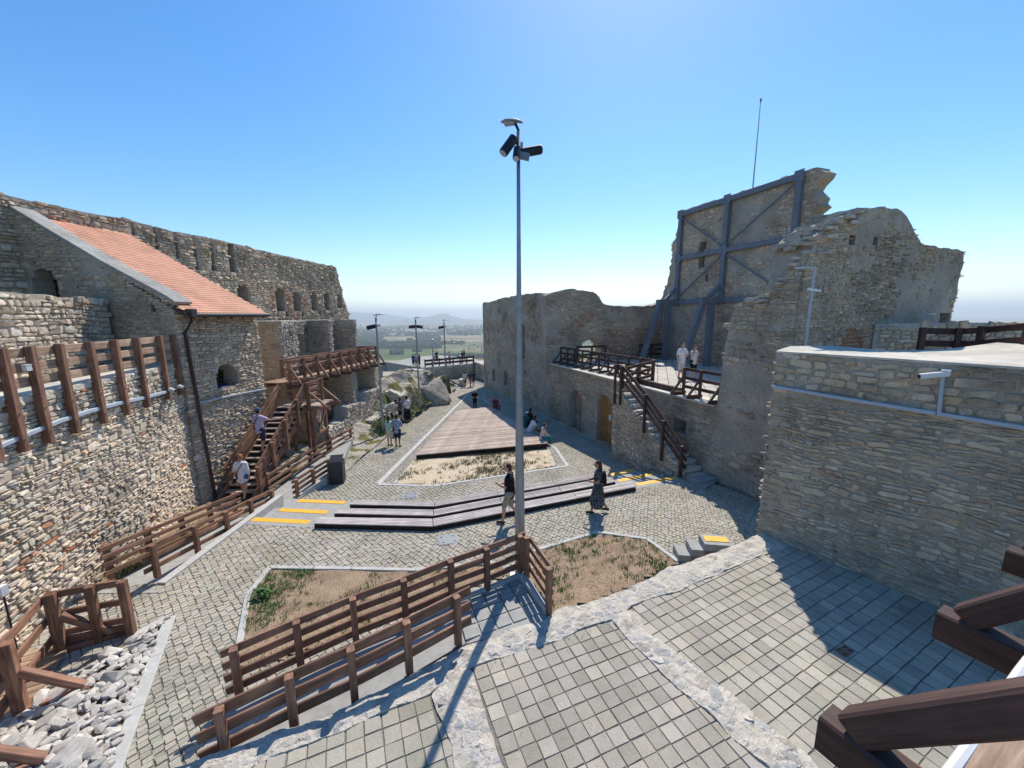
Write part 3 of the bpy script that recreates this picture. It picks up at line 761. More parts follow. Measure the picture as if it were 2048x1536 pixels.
for i in range(4):
    a = np.array(deckpoly[i]); b = np.array(deckpoly[(i+1) % 4]); c = np.mean(deckpoly, 0)
    a = a+(c-a)*.006; b = b+(c-b)*.006
    za, zb = G(*a)-.05, G(*b)-.05
    beam('fascia', (*a, deckz-.14), (*b, deckz-.14), .04, .20, M_DECKD, st)
v, f = prism_vf([tuple(np.array(p)+(np.mean(deckpoly, 0)-np.array(p))*.03) for p in deckpoly], -1.5, deckz-.06)
wmesh('substructure', v, f, M_DECKD, st)

# --- soil beds
def m_soil(name, a, b, c):
    m, n, bs = newmat(name); bs.inputs['Roughness'].default_value = 1; bs.inputs['Specular IOR Level'].default_value = .05
    geo = nd(n, 'ShaderNodeNewGeometry').outputs['Position']; n1 = noise(n, geo, 2.2, 6, .65); n2 = noise(n, geo, 30, 4, .6)
    col = ramp(n, n1.outputs[0], [(.32, a), (.5, b), (.7, c)]).outputs[0]
    col = mixc(n, col, ramp(n, n2.outputs[0], [(.3, g3(.65)), (.7, g3(1.25))]).outputs[0], 1.0, 'MULTIPLY'); n.links.new(col, bs.inputs['Base Color'])
    bump(n, bs, n2.outputs[0], .9, .03); return m
M_SOIL = m_soil('dry_soil', (.26, .185, .125), (.345, .25, .17), (.42, .315, .22))
M_SAND = m_soil('sandy_soil', (.44, .34, .23), (.58, .48, .345), (.65, .55, .41))
M_SLOPE = m_soil('grassy_slope_soil', (.16, .15, .07), (.34, .27, .17), (.46, .40, .31))
def m_leaf(name, c1, c2):
    m, n, b = newmat(name); b.inputs['Roughness'].default_value = .7
    at = nd(n, 'ShaderNodeAttribute', attribute_name='Col').outputs['Color']; n.links.new(at, b.inputs['Base Color']); return m
M_BLADE = m_leaf('grass_blade', 0, 0)
def bed(name, poly, zf, dz, mat, step=.12, amp=.02):
    p = np.array(poly); xs = np.arange(p[:, 0].min(), p[:, 0].max()+step, step); ys = np.arange(p[:, 1].min(), p[:, 1].max()+step, step)
    X, Y = np.meshgrid(xs, ys, indexing='ij'); Z = np.array([[zf(a, b) for b in ys] for a in xs])+dz+vnoise(X*2.2, Y*2.2, 9)*amp
    cx, cy = (X[:-1, :-1]+X[1:, 1:])/2, (Y[:-1, :-1]+Y[1:, 1:])/2; k = inpoly(cx, cy, poly)
    idx = np.arange(X.size).reshape(X.shape); I, J = np.where(k)
    f = np.stack([idx[I, J], idx[I+1, J], idx[I+1, J+1], idx[I, J+1]], 1)
    return struct(wmesh(name, np.stack([X, Y, Z], -1).reshape(-1, 3), f, mat, None, smooth=True, origin=np.array([p[:, 0].mean(), p[:, 1].mean(), 0])))
def grass(name, label, poly, zf, n, hgt, cols, seed, spread=.02, clump=None, blades=5, parent=None):
    r = np.random.RandomState(seed); p = np.array(poly); X = r.uniform(p[:, 0].min(), p[:, 0].max(), n*3); Y = r.uniform(p[:, 1].min(), p[:, 1].max(), n*3)
    k = inpoly(X, Y, poly)
    if clump is not None: k &= clump(X, Y) > r.uniform(-.3, .3, len(X))
    X, Y = X[k][:n], Y[k][:n]; Z = np.array([zf(a, b) for a, b in zip(X, Y)]); m = len(X)
    if m == 0: return
    cols = np.array(cols); V, Cc = [], []
    for b_ in range(blades):
        th = r.uniform(0, 6.28, m); ln = r.uniform(.5, 1.2, m)*hgt; wd = ln*.10+.004
        bx = X+r.normal(0, spread, m); by = Y+r.normal(0, spread, m); lean = r.uniform(.2, 1.1, m)*ln
        dx, dy = np.cos(th), np.sin(th)
        a = np.stack([bx-dy*wd, by+dx*wd, Z-.02], -1); c = np.stack([bx+dy*wd, by-dx*wd, Z-.02], -1); t = np.stack([bx+dx*lean, by+dy*lean, Z+ln], -1)
        V.append(np.stack([a, c, t], 1)); Cc.append(cols[r.randint(len(cols), size=m)]*r.uniform(.7, 1.3, (m, 1)))
    V = np.concatenate(V).reshape(-1, 3); F = np.arange(len(V)).reshape(-1, 3)
    o = wmesh(name, V, F, M_BLADE, parent, np.concatenate(Cc)); tag(o, label, 'grass', kind='stuff')
    return o
GREEN = [(.075, .165, .028), (.11, .22, .045), (.16, .25, .065)]; DRY = [(.44, .34, .20), (.50, .40, .25), (.38, .28, .16)]
z0 = lambda x, y: 0.0
bed('garden_soil', gard1, z0, .012, M_SOIL); bed('garden_soil', gard2, z0, .012, M_SOIL); bed('sand_bed', dirt, G, .02, M_SAND)
grass('dry_grass', 'straw-coloured dry grass over the bed behind the ramp railing', gard1, z0, 1500, .035, DRY, 1)
grass('dry_grass', 'straw-coloured dry grass over the bed beside the lamp post', gard2, z0, 1300, .035, DRY, 2)
cl1 = lambda X, Y: vnoise(X*2.5, Y*2.5, 31)-.2
grass('grass_tufts', 'dark green tufts sprouting in the bed behind the ramp railing', gard1, z0, 420, .085, GREEN, 3, .03, cl1, 9)
lx = min(p[0] for p in gard1)
grass('green_grass', 'fresh green grass along the kerb at the west end of the ramp bed', gard1, z0, 1500, .07, GREEN, 5, .03, lambda X, Y: .95-(X-lx-(Y-5.5)*.12)*1.5+vnoise(X*3, Y*3, 8)*.5, 7)
grass('grass_tufts', 'dark green tufts sprouting in the bed beside the lamp post', gard2, z0, 450, .08, GREEN, 6, .03, lambda X, Y: vnoise(X*2.6, Y*2.6, 32)-.05+(Y-8.5)*.22, 9)
grass('weed_tufts', 'sparse weeds on the sandy bed before the stage', dirt, lambda x, y: G(x, y)+.03, 800, .10, [(.13, .12, .04), (.20, .16, .07), (.08, .11, .03)], 8, .06, lambda X, Y: vnoise(X*1.5, Y*1.5, 33)-.05, 7)
# a leafy weed at the kerb corner
wp = W(525, 1195, 0)
wv, wc = [], []
for i in range(90):
    a = rng.uniform(0, 6.28); r_ = rng.uniform(0, .2); c = np.array([wp[0]+r_*math.cos(a), wp[1]+r_*math.sin(a), rng.uniform(.03, .2)*(1.2-r_*2.5)])
    t = rng.normal(0, 1, 3); t /= np.linalg.norm(t); b_ = np.cross(t, (0, 0, 1)); s = rng.uniform(.05, .085)
    wv += [c-t*s, c+b_*s*.45, c+t*s, c-b_*s*.45]; wc.append(np.array([.05, .12, .025])*rng.uniform(.7, 1.4))
wd_ = wmesh('leafy_weed', wv, [(4*i, 4*i+1, 4*i+2, 4*i+3) for i in range(90)], M_BLADE, None, np.array(wc)); tag(wd_, 'low bright leafy weed in the ramp bed corner by the kerb', 'plant')

# --- kerbs
def kerb(label, pixels, zf=None, wdt=.12, h=.035, group=None):
    pts_ = [W(a, b, 0) if zf is None else Wf(a, b, zf) for a, b in pixels]
    t = thing('kerb', label, 'kerb', pts_[0], group); strip('kerb_stone', pts_, wdt, h, M_CURB, t); return t
kerb('pale concrete kerb around the ramp bed and its green grass', [(478, 1292), (496, 1190), (540, 1136), (700, 1138), (832, 1141), (985, 1126)])
kerb('pale concrete kerb bending around the bed beside the lamp post', [(1066, 1103), (1195, 1065), (1294, 1079), (1356, 1124)])
kerb('wide pale kerb around the pit of loose limestone', [(256, 1280), (340, 1237), (222, 1560)], None, .19, .05)
kerb('long pale kerb between the walkway and the stage side strip', [(756, 968), (936, 789), (940, 786)], G, .22, .02)
kerb('pale kerb at the foot of the sandy bed', [(756, 969), (868, 972), (1135, 932), (1112, 898), (1098, 888)], G, .16, .02)
kerb('thin pale kerb along the west edge of the sandy bed', [(787, 967), (832, 921)], G, .08, .02)
kerb('thin pale kerb along the east edge of the sandy bed', [(1110, 931), (1097, 898)], G, .08, .02)
kerb('pale kerb along the grass below the rock outcrop', [(768, 874), (840, 826), (893, 790), (921, 776), (912, 770)], G, .14, .03)
kerb('pale kerb around the small bed by the litter bin', [(690, 905), (708, 918), (668, 932)], G, .12, .04)
kerb('thin pale kerb at the foot of the long ruined facade', [(965, 775), (1010, 792), (1080, 828), (1228, 898)], G, .10, .02)
kerb('bent pale kerb line in the shade beyond the stage', [(985, 812), (965, 795), (968, 786), (960, 783)], G, .10, .02)
bedp = [xy(WG(a, b)) for a, b in ((640, 920), (690, 907), (706, 918), (668, 931), (640, 935))]
bed('soil_patch', bedp, G, .03, M_SOIL)
grass('green_grass', 'green grass in the small bed by the litter bin', bedp, lambda x, y: G(x, y)+.03, 260, .1, GREEN+DRY, 14)

# --- cover plates
def plate(label, quad, zf, mat=None):
    p = [Wf(a, b, zf) for a, b in quad]; c = np.mean(p, 0); t = thing('cover_plate', label, 'manhole cover', (c[0], c[1], c[2]))
    v, f = prism_vf([xy(q) for q in p], [q[2]-.02 for q in p], [q[2]+.008 for q in p]); wmesh('frame', v, f, M_CONC if mat is None else mat, t)
    i_ = [q*.9+c*.1 for q in p]
    v, f = prism_vf([xy(q) for q in i_], [q[2]-.01 for q in i_], [q[2]+.014 for q in i_]); wmesh('lid', v, f, mat or M_PLATE, t)
    for k in (.2, .8):
        for m_ in (.2, .8):
            q = (i_[0]*(1-k)+i_[1]*k)*(1-m_)+(i_[3]*(1-k)+i_[2]*k)*m_
            v, f = box_vf(-.03, .03, -.012, .012, .012, .02); wmesh('lifting_slot', np.array(v)+q, f, M_ANTH, t)
ys_ = thing('edge_strip', 'yellow edge strip on the low step beside the small bed', 'edge strip', WG(700, 892))
q4 = [WG(a, b) for a, b in ((686, 901), (693, 904), (716, 884), (709, 882))]; v, f = prism_vf([xy(p) for p in q4], [p[2]-.05 for p in q4], [p[2]+.02 for p in q4]); wmesh('paint_strip', v, f, M_YEL, ys_)
plate('square steel cover plate in the cobbles before the steps', [(871, 1073), (914, 1067), (921, 1085), (879, 1092)], z0)
plate('square steel cover plate in the court cobbles behind the timber seats', [(808, 985), (838, 985), (835, 997), (803, 997)], G)
plate('flat steel cover plate in the walkway beside the stage', [(828, 878), (851, 878), (843, 884), (818, 884)], G)

# =================================================================== foreground terrace with low walls
def rubble_top(name, label, px, z, zb, seed, amp=.02, cell=.05, nst=0):
    """broad low foundation wall: rough capped top, broken edges"""
    r = np.random.RandomState(seed); poly = [xy(W(a, b, z)) for a, b in px]; p = np.array(poly)
    xs = np.arange(p[:, 0].min()-.1, p[:, 0].max()+.1, cell); ys = np.arange(p[:, 1].min()-.1, p[:, 1].max()+.1, cell)
    X, Y = np.meshgrid(xs, ys, indexing='ij'); jx = r.uniform(-.4, .4, X.shape)*cell; jy = r.uniform(-.4, .4, X.shape)*cell
    Z = z+vnoise(X*5, Y*5, seed)*amp*.9+vnoise(X*13, Y*13, seed+1)*amp*.5+r.uniform(-.006, .006, X.shape)
    wx = vnoise(X*4, Y*4, seed+2)*.05; wy = vnoise(X*4, Y*4, seed+3)*.05
    cx, cy = ((X+wx)[:-1, :-1]+(X+wx)[1:, 1:])/2, ((Y+wy)[:-1, :-1]+(Y+wy)[1:, 1:])/2
    ex = inpoly(cx, cy, poly); X = X+jx; Y = Y+jy; idx = np.arange(X.size).reshape(X.shape); N = X.size
    E = np.pad(ex, 1)
    # lower the rim a little so edges look worn
    cnt = sum(E[1+a:E.shape[0]-1+a, 1+b:E.shape[1]-1+b].astype(int) for a in (-1, 0, 1) for b in (-1, 0, 1))
    rim = np.full(X.shape, 9.0)
    for a in (0, 1):
        for b in (0, 1):
            rim[a:X.shape[0]-1+a, b:X.shape[1]-1+b] = np.minimum(rim[a:X.shape[0]-1+a, b:X.shape[1]-1+b], np.where(ex, cnt, 9))
    Z = Z-np.clip((9-rim)*.004, 0, .03)
    I, J = np.where(ex); fs = [np.stack([idx[I, J], idx[I+1, J], idx[I+1, J+1], idx[I, J+1]], 1)]
    for di, dj in ((-1, 0), (1, 0), (0, -1), (0, 1)):
        nb_ = E[1+di:E.shape[0]-1+di, 1+dj:E.shape[1]-1+dj]; I, J = np.where(ex & ~nb_)
        if di == -1: a, b = idx[I, J], idx[I, J+1]
        elif di == 1: a, b = idx[I+1, J+1], idx[I+1, J]
        elif dj == -1: a, b = idx[I+1, J], idx[I, J]
        else: a, b = idx[I, J+1], idx[I+1, J+1]
        fs.append(np.stack([b, a, a+N, b+N], 1)[:, ::-1])
    be = np.concatenate([np.stack([q[:, 3], q[:, 2]], 1) for q in fs[1:]]) if len(fs) > 1 else None
    be = np.concatenate([q[:, 2:4] for q in fs[1:]]); be = be[(be < N).all(1)]
    fx, fy = X.ravel().copy(), Y.ravel().copy()
    for _ in range(5):
        sx_ = np.zeros(N); sy_ = np.zeros(N); cn_ = np.zeros(N)
        for a_, b_ in ((0, 1), (1, 0)):
            np.add.at(sx_, be[:, a_], fx[be[:, b_]]); np.add.at(sy_, be[:, a_], fy[be[:, b_]]); np.add.at(cn_, be[:, a_], 1)
        k_ = cn_ > 0; fx[k_] = fx[k_]*.45+.55*sx_[k_]/cn_[k_]; fy[k_] = fy[k_]*.45+.55*sy_[k_]/cn_[k_]
    X = fx.reshape(X.shape); Y = fy.reshape(Y.shape)
    V = np.concatenate([np.stack([X, Y, Z], -1).reshape(-1, 3), np.stack([X+r.uniform(-.02, .02, X.shape), Y, np.full_like(Z, zb)], -1).reshape(-1, 3)])
    c = p.mean(0); t = thing('low_wall', label, 'low wall', (c[0], c[1], zb))
    wmesh('capping', V, np.concatenate(fs), M_TOP, t, origin=wloc(t))
    # half-sunk flat stones on the crest
    cnt = 0
    for _ in range(nst*6):
        if cnt >= nst: break
        q = r.uniform(p.min(0), p.max(0)); s = r.uniform(.06, .15)
        ring = [(q[0]+s*math.cos(a)*1.2, q[1]+s*math.sin(a)*1.2) for a in np.linspace(0, 6.28, 7)[:-1]]
        if not inpoly(np.array([x for x, _ in ring]), np.array([y for _, y in ring]), poly).all(): continue
        k = 8; an = np.linspace(0, 2*math.pi, k+1)[:-1]+r.uniform(-.25, .25, k); rad = s*r.uniform(.55, 1.25, k)
        o2 = np.stack([q[0]+np.cos(an)*rad*1.15, q[1]+np.sin(an)*rad*.85, np.full(k, z-.04)], 1); i2 = o2.copy()
        i2[:, :2] = q+(o2[:, :2]-q)*.78; i2[:, 2] = z+amp*.3+r.uniform(-.012, .012, k)
        v = np.concatenate([o2, i2]); f = [(a, (a+1) % k, k+(a+1) % k, k+a) for a in range(k)]+[tuple(range(k, 2*k))]
        wmesh('stone', v, f, MS_T, t, np.repeat(pal([((.50, .47, .42), 3), ((.42, .41, .39), 3), ((.58, .54, .47), 2)], r, 1), k+1, 0)); cnt += 1
    return t
def m_top():
    m, n, b = newmat('rough_lime_top'); b.inputs['Roughness'].default_value = .95; b.inputs['Specular IOR Level'].default_value = .1
    geo = nd(n, 'ShaderNodeNewGeometry').outputs['Position']
    n1 = noise(n, geo, 5, 7, .65); n2 = noise(n, geo, 45, 4, .6); n0 = noise(n, geo, 3, 4, .6)
    sc_ = nd(n, 'ShaderNodeVectorMath', operation='SCALE'); sc_.inputs['Scale'].default_value = .22; n.links.new(n0.outputs['Color'], sc_.inputs[0])
    w_ = nd(n, 'ShaderNodeVectorMath', operation='ADD'); n.links.new(geo, w_.inputs[0]); n.links.new(sc_.outputs[0], w_.inputs[1])
    vo = nd(n, 'ShaderNodeTexVoronoi'); vo.inputs['Scale'].default_value = 5.0; n.links.new(w_.outputs[0], vo.inputs['Vector'])
    ve = nd(n, 'ShaderNodeTexVoronoi', feature='DISTANCE_TO_EDGE'); ve.inputs['Scale'].default_value = 5.0; n.links.new(w_.outputs[0], ve.inputs['Vector'])
    spc = nd(n, 'ShaderNodeSeparateColor'); n.links.new(vo.outputs['Color'], spc.inputs[0])
    mort = ramp(n, n1.outputs[0], [(.3, (.42, .375, .31)), (.5, (.54, .49, .42)), (.7, (.63, .58, .51))]).outputs[0]
    ston = ramp(n, spc.outputs[1], [(0, (.33, .32, .305)), (.4, (.43, .42, .40)), (.7, (.50, .46, .40)), (1, (.38, .33, .28))]).outputs[0]
    isst = ramp(n, spc.outputs[0], [(.50, g3(0)), (.53, g3(1))]).outputs[0]; ed = ramp(n, ve.outputs['Distance'], [(.05, g3(0)), (.13, g3(1))]).outputs[0]
    fac = mixc(n, isst, ed, 1.0, 'MULTIPLY')
    c = mixc(n, mort, ston, fac)
    c = mixc(n, c, ramp(n, n2.outputs[0], [(.3, g3(.72)), (.7, g3(1.18))]).outputs[0], 1.0, 'MULTIPLY'); n.links.new(c, b.inputs['Base Color'])
    p = bump(n, b, n1.outputs[0], .7, .05); p = bump(n, b, fac, .5, .02, p); bump(n, b, n2.outputs[0], .6, .012, p)
    return m
M_TOP = m_top(); MS_T = m_stone('crest_stone', (1, 1, 1), .8)
ZW, ZF = .53, .50
W1 = [(1535, 1058), (1440, 1100), (1340, 1136), (1230, 1186), (1118, 1218), (1085, 1240), (1000, 1266), (915, 1296), (860, 1328), (760, 1378), (640, 1432), (510, 1482), (420, 1508), (330, 1540), (230, 1580), (150, 1640),
      (380, 1640), (480, 1540), (640, 1472), (858, 1390), (886, 1362), (945, 1332), (1235, 1234), (1262, 1212), (1400, 1160), (1530, 1108), (1580, 1090)]
rubble_top('low_wall', 'long pale rubble foundation wall running beside the ramp across the terrace', W1, ZW, -.2, 41, nst=26)
W2 = [(1264, 1210), (1300, 1262), (1400, 1336), (1500, 1412), (1590, 1490), (1700, 1590), (1590, 1590), (1530, 1530), (1480, 1490), (1390, 1402), (1300, 1322), (1222, 1238)]
rubble_top('low_wall', 'narrow pale rubble foundation wall dividing the two larger paver fields', W2, ZW+.004, .2, 42, nst=12)
W3 = [(947, 1330), (962, 1400), (990, 1480), (1030, 1600), (925, 1600), (905, 1500), (885, 1440), (856, 1388), (884, 1360)]
rubble_top('low_wall', 'short pale rubble foundation wall crossed by the lamp post shadow', W3, ZW+.007, .2, 43, nst=6)
def field(label, px, a0, a1, seed, extra=()):
    poly = [xy(W(a, b, ZF)) for a, b in px]+list(extra); c = np.mean(poly, 0)
    q = np.array(W(*a1, ZF))-np.array(W(*a0, ZF)); ang = math.atan2(q[1], q[0])
    base = wmesh('terrace_paving', *prism_vf(poly, .1, ZF-.012), M_JOINT, None); struct(base)
    X, Y = pave_layout(poly, W(*a0, ZF)[:2], ang, .232, .232, cob_rng, False, .08, 0)
    paving(base, X, Y, lambda x, y: ZF, ang, .232, .232, .006, cob_rng, pavcol, M_PAV, 300, 'paver', 'paver_rest', 5, .004, .003, .009)
    return base
field('A', [(1560, 1075), (1253, 1207), (1300, 1280), (1480, 1425), (1660, 1570)], (1262, 1212), (1544, 1086), 1, [(2.6, 2.0), (9.8, 3.4), (9.0, 5.3)])
field('B', [(1240, 1225), (935, 1330), (960, 1420), (1015, 1580), (1600, 1580), (1400, 1400)], (945, 1335), (1232, 1236), 2)
field('C', [(870, 1380), (640, 1462), (420, 1560), (500, 1640), (940, 1640), (910, 1500)], (860, 1390), (640, 1473), 3)
plate('small rusty cover in the terrace pavers at the shadow edge', [(1668, 1300), (1690, 1290), (1708, 1303), (1690, 1316)], lambda x, y: ZF, M_RUST)

fieldB = [xy(W(a, b, ZF)) for a, b in ((1240, 1225), (935, 1330), (1015, 1580), (1600, 1580), (1800, 1250), (1540, 1090))]
jw = grass('joint_weeds', 'tiny green weeds sprouting in the joints of the terrace pavers', fieldB, lambda x, y: ZF-.005, 90, .022, GREEN+DRY, 91, .02, None, 6)
edge1 = [xy(W(a, b, ZF)) for a, b in ((1232, 1240), (945, 1336), (952, 1348), (1240, 1250))]
grass('joint_weeds', 'sparse weeds along the paver edge beside the long low wall', edge1, lambda x, y: ZF-.005, 60, .03, GREEN+DRY, 92, .02, None, 6)

# three little steps up onto the terrace
ts = thing('side_steps', 'small concrete flight with a yellow strip beside the terrace wall', 'steps', W(1380, 1110, 0))
sa, sb = W(1352, 1100, 0), W(1470, 1072, .5); e1 = np.array([sb[0]-sa[0], sb[1]-sa[1]]); e1 = e1/np.linalg.norm(e1)
n1_ = np.array([-e1[1], e1[0]])
o_ = np.array(W(1356, 1122, 0)[:2])
for i in range(3):
    a = o_+e1*(.30*i); b = o_+e1*1.3
    v, f = prism_vf([tuple(a), tuple(b), tuple(b+n1_*.48), tuple(a+n1_*.48)], -.05, .165*(i+1)+.004*i); wmesh('tread', v, f, M_CONC, ts)
a = o_+e1*.66+n1_*.14; b = o_+e1*1.22+n1_*.14
v, f = prism_vf([tuple(a), tuple(b), tuple(b+n1_*.24), tuple(a+n1_*.24)], .49, .512+.006); wmesh('edge_strip', v, f, M_YEL, ts)

# =================================================================== fences
def fence(label, tops, hgt, boards=3, post_px=.11, bh=.115, bt=.045, side=1, ext=.25, group=None, mat=None, post_over=.0, post_drop=.0, first=.06, braces=None, name='railing', bmat=None, gap=None, loc=None):
    """tops: 3D points of the post tops along the top rail; boards on side*(left-hand normal)"""
    mat = mat or M_WOOD; bmat = bmat or mat
    tops = [np.asarray(p, float) for p in tops]; base = tops[0]-np.array([0, 0, hgt]); t = thing(name, label, 'railing', base, group)
    n = len(tops)
    for i, p in enumerate(tops):
        d = tops[min(i+1, n-1)]-tops[max(i-1, 0)]
        beam('post', p-np.array([0, 0, hgt+post_drop]), p+np.array([0, 0, post_over]), post_px, post_px, mat, t, up=(d[0], d[1], 0))
    gap = gap or (hgt-first-bh*.5)/(boards-.35)
    for i in range(n-1):
        a, b = tops[i], tops[i+1]; d = b-a; nn_ = np.array([-d[1], d[0], 0]); nn_ /= np.linalg.norm(nn_); off = nn_*side*(post_px/2+bt/2+.001)
        for k in range(boards):
            dz = np.array([0, 0, -first-gap*k]); e = (ext if i == 0 else 0, ext if i == n-2 else 0); u = d/np.linalg.norm(d)
            beam('board', a+off+dz-u*(e[0]-.003*(i > 0)), b+off+dz+u*(e[1]-.003*(i < n-2)), bt, bh, bmat, t)
    return t
def up(p, dz): return np.array(p)+np.array([0, 0, dz])
# ramp beside the low wall: landing z .5 at the lamp end, foot z 0
endp = W(1098, 1136, .5+.95)
# ramp slab
ro = [up(p, -.95) for p in outer]; ri = [up(p, -.95) for p in inner]
foot_i = inner[0]+(inner[0]-inner[1])*.6; foot_o = outer[0]+(outer[0]-outer[1])*.25
rampT = thing('concrete_ramp', 'sloping concrete ramp with paved landing between two brown railings', 'ramp', (ro[0][0], ro[0][1], -.1))
lp = [xy(foot_o), *[xy(p) for p in ro], xy(up(endp, 0)), xy(W(1090, 1255, .5)), xy(ri[-1]+np.array([.35, .1, 0])), *[xy(p) for p in reversed(ri)], xy(foot_i)]
lz = [.01, *[zr(a) for a, _ in out_px], .5, .5, .5, *[zr(a+40) for a, _ in reversed(in_px)], .01]
v, f = prism_vf(lp, -.2, [max(.012, z-.01) for z in lz]); 
bmx = bmesh.new(); vs = [bmx.verts.new(q) for q in v]
for q in f: bmx.faces.new([vs[i] for i in q])
bmesh.ops.triangulate(bmx, faces=bmx.faces[:]); me = bpy.data.meshes.new('slab'); 
bmesh.ops.translate(bmx, verts=bmx.verts, vec=-Vector(wloc(rampT))); bmx.to_mesh(me); bmx.free()
ob('slab', me, M_CONC, rampT)
# landing slabs
Lc = [W(905, 1190, .5), W(1035, 1150, .5), W(1085, 1225, .5), W(930, 1282, .5)]
for i in range(5):
    for j in range(4):
        def q(u, v_): return (Lc[0]*(1-u)+Lc[1]*u)*(1-v_)+(Lc[3]*(1-u)+Lc[2]*u)*v_
        g = .012; c4 = [q(i/5+g, j/4+g), q((i+1)/5-g, j/4+g), q((i+1)/5-g, (j+1)/4-g), q(i/5+g, (j+1)/4-g)]
        v, f = prism_vf([xy(p) for p in c4], .44, .508+rng.uniform(-.002, .002)); wmesh('slab_tile', v, f, M_CONC, rampT)
for i in range(len(ro)-1):
    beam('kerb_stone', up(ro[i], .0), up(ro[i+1], .0), .10, .16, M_CURB, rampT)
kk = W(1108, 1212, .45); beam('kerb_stone', up(ro[-1], .02), up(endp, -.93), .14, .2, M_CURB, rampT); 
fence('four-board brown railing along the bed side of the ramp and landing', outer, .95, 4, ext=.18, side=1, bh=.13)
fence('brown railing on the low wall side of the ramp, its posts outside', inner, .92, 3, side=1, ext=.30, first=.08, bh=.165)
fence('short railing closing the landing beside the lamp post', [outer[-1]+np.array([.14, -.05, 0]), endp], .95, 4, ext=.0, side=1)

# left ramp, dropping to the lower court along the curved wall
rampL = thing('concrete_ramp', 'long concrete ramp descending beside the curved stone wall', 'ramp', (-8.7, 8.4, -.8))
RA = [(-9.35, 7.9, .01), (-7.95, 7.9, .01), (-7.92, 12.4, -.55), (-7.92, 13.6, -.56), (-7.5, 16.2, -.50), (-8.6, 20.5, -.35), (-9.6, 20.5, -.35), (-9.1, 13.6, -.56), (-9.2, 12.4, -.55)]
v, f = prism_vf([p[:2] for p in RA], -1.2, [p[2] for p in RA])
bmx = bmesh.new(); vs = [bmx.verts.new(q) for q in v]
for q in f: bmx.faces.new([vs[i] for i in q])
bmesh.ops.triangulate(bmx, faces=bmx.faces[:]); me = bpy.data.meshes.new('slab'); bmesh.ops.translate(bmx, verts=bmx.verts, vec=-Vector(wloc(rampL))); bmx.to_mesh(me); bmx.free(); ob('slab', me, M_CONC, rampL)
def cheek(label, a, b, za, zb_, w_=.2):
    t = thing('cheek_wall', label, 'wall', (*a, -.9)); a = np.array(a); b = np.array(b); L = np.linalg.norm(b-a); d = (b-a)/L; n_ = np.array([-d[1], d[0]])*w_/2
    k = max(1, int(L/.62))
    for i in range(k):
        p, q = a+d*(L*i/k+.004), a+d*(L*(i+1)/k-.004); z1, z2 = za+(zb_-za)*i/k, za+(zb_-za)*(i+1)/k
        v, f = prism_vf([tuple(p+n_), tuple(p-n_), tuple(q-n_), tuple(q+n_)], -.95, [z1, z1, z2, z2]); wmesh('concrete_block', v, f, M_CURB, t)
pA = W(322, 1166, .04); pB = W(560, 990, .05)
cheek('low concrete block wall between the long ramp and the steps', xy(pA), xy(pB), .05, .06)
pC = WG(591, 997); pD = WG(664, 962)
cheek('short concrete block wall rising behind the litter bin', xy(pC), xy(pD), -.50, -.28)
rl = [W(318, 1092, .95), W(388, 1050, .80), W(444, 1019, .62), W(500, 997, .44), W(541, 984, .31)]
rl = [np.array([pA[0]-.15+(pB[0]-pA[0])*t, pA[1]+.1+(pB[1]-.3-pA[1])*t, .93-.62*t]) for t in (0, .27, .52, .76, 1)]
fence('brown railing along the block wall side of the long ramp', rl, .80, 3, side=1, ext=.2, group=None)
ll = [np.array([-9.35+.14*t, 8.3+3.9*t, .95-.60*t]) for t in (0, .25, .5, .75, 1)]
fence('brown railing along the curved wall side of the long ramp', ll, .85, 4, side=-1, ext=.2, bh=.11)
l2 = [W(a, b, z) for a, b, z in ((535, 946, .27), (577, 921, .27), (618, 898, .25), (660, 876, .22), (700, 855, .18))]
fence('brown railing climbing past the foot of the wooden staircase', l2, .80, 3, side=-1, ext=.15)
r2_ = [W(a, b, z) for a, b, z in ((592, 959, .17), (625, 938, .22), (656, 919, .28))]
fence('two-bay brown railing on the wall behind the litter bin', r2_, .66, 3, side=1, ext=.12)

# bottom-left footbridge with braced railing over the loose limestone
fb = thing('footbridge', 'brown timber footbridge with outrigger beams above the loose limestone', 'footbridge', (-8.3, 5.2, 0))
p3, p2, p1, p0_ = W(243, 1162, 1.17), W(178, 1172, 1.17), W(98, 1187, 1.20), W(8, 1287, 1.24)
dd = p0_-p1; dd /= np.linalg.norm(dd); pm1 = p0_+dd*1.25; pm2 = pm1+dd*1.25
nin = np.array([dd[1], -dd[0], 0])            # inward (towards the bridge)
if nin[0] > 0: nin = -nin
for i in range(26):
    a = p1-dd*.15+dd*(.155*i); a = np.array([a[0], a[1], .06]); beam('plank', a-nin*.10, a+nin*1.5, .145, .045, M_WOODL, fb)
for o2 in (.12, 1.3):
    a = p1+nin*o2; b = pm2+nin*o2; beam('joist', (a[0], a[1], -.05), (b[0], b[1], -.05), .12, .16, M_WOOD, fb)
fence('braced brown railing on the limestone side of the footbridge', [p1, p0_, pm1, pm2], 1.25, 3, side=-1 if (np.array([-dd[1], dd[0], 0])@nin) < 0 else 1, ext=.0, post_px=.15, bh=.15, first=.10)
fence('short brown railing from the footbridge corner along the cobbles', [p1, p2, p3], 1.2, 3, side=1, ext=.0, post_px=.13, bh=.13, first=.09)
beam('skirt_board', up(p3, -1.1)+np.array([0, .09, 0]), up(p1, -1.1)+np.array([0, .09, 0]), .05, .28, M_WOOD, fb)
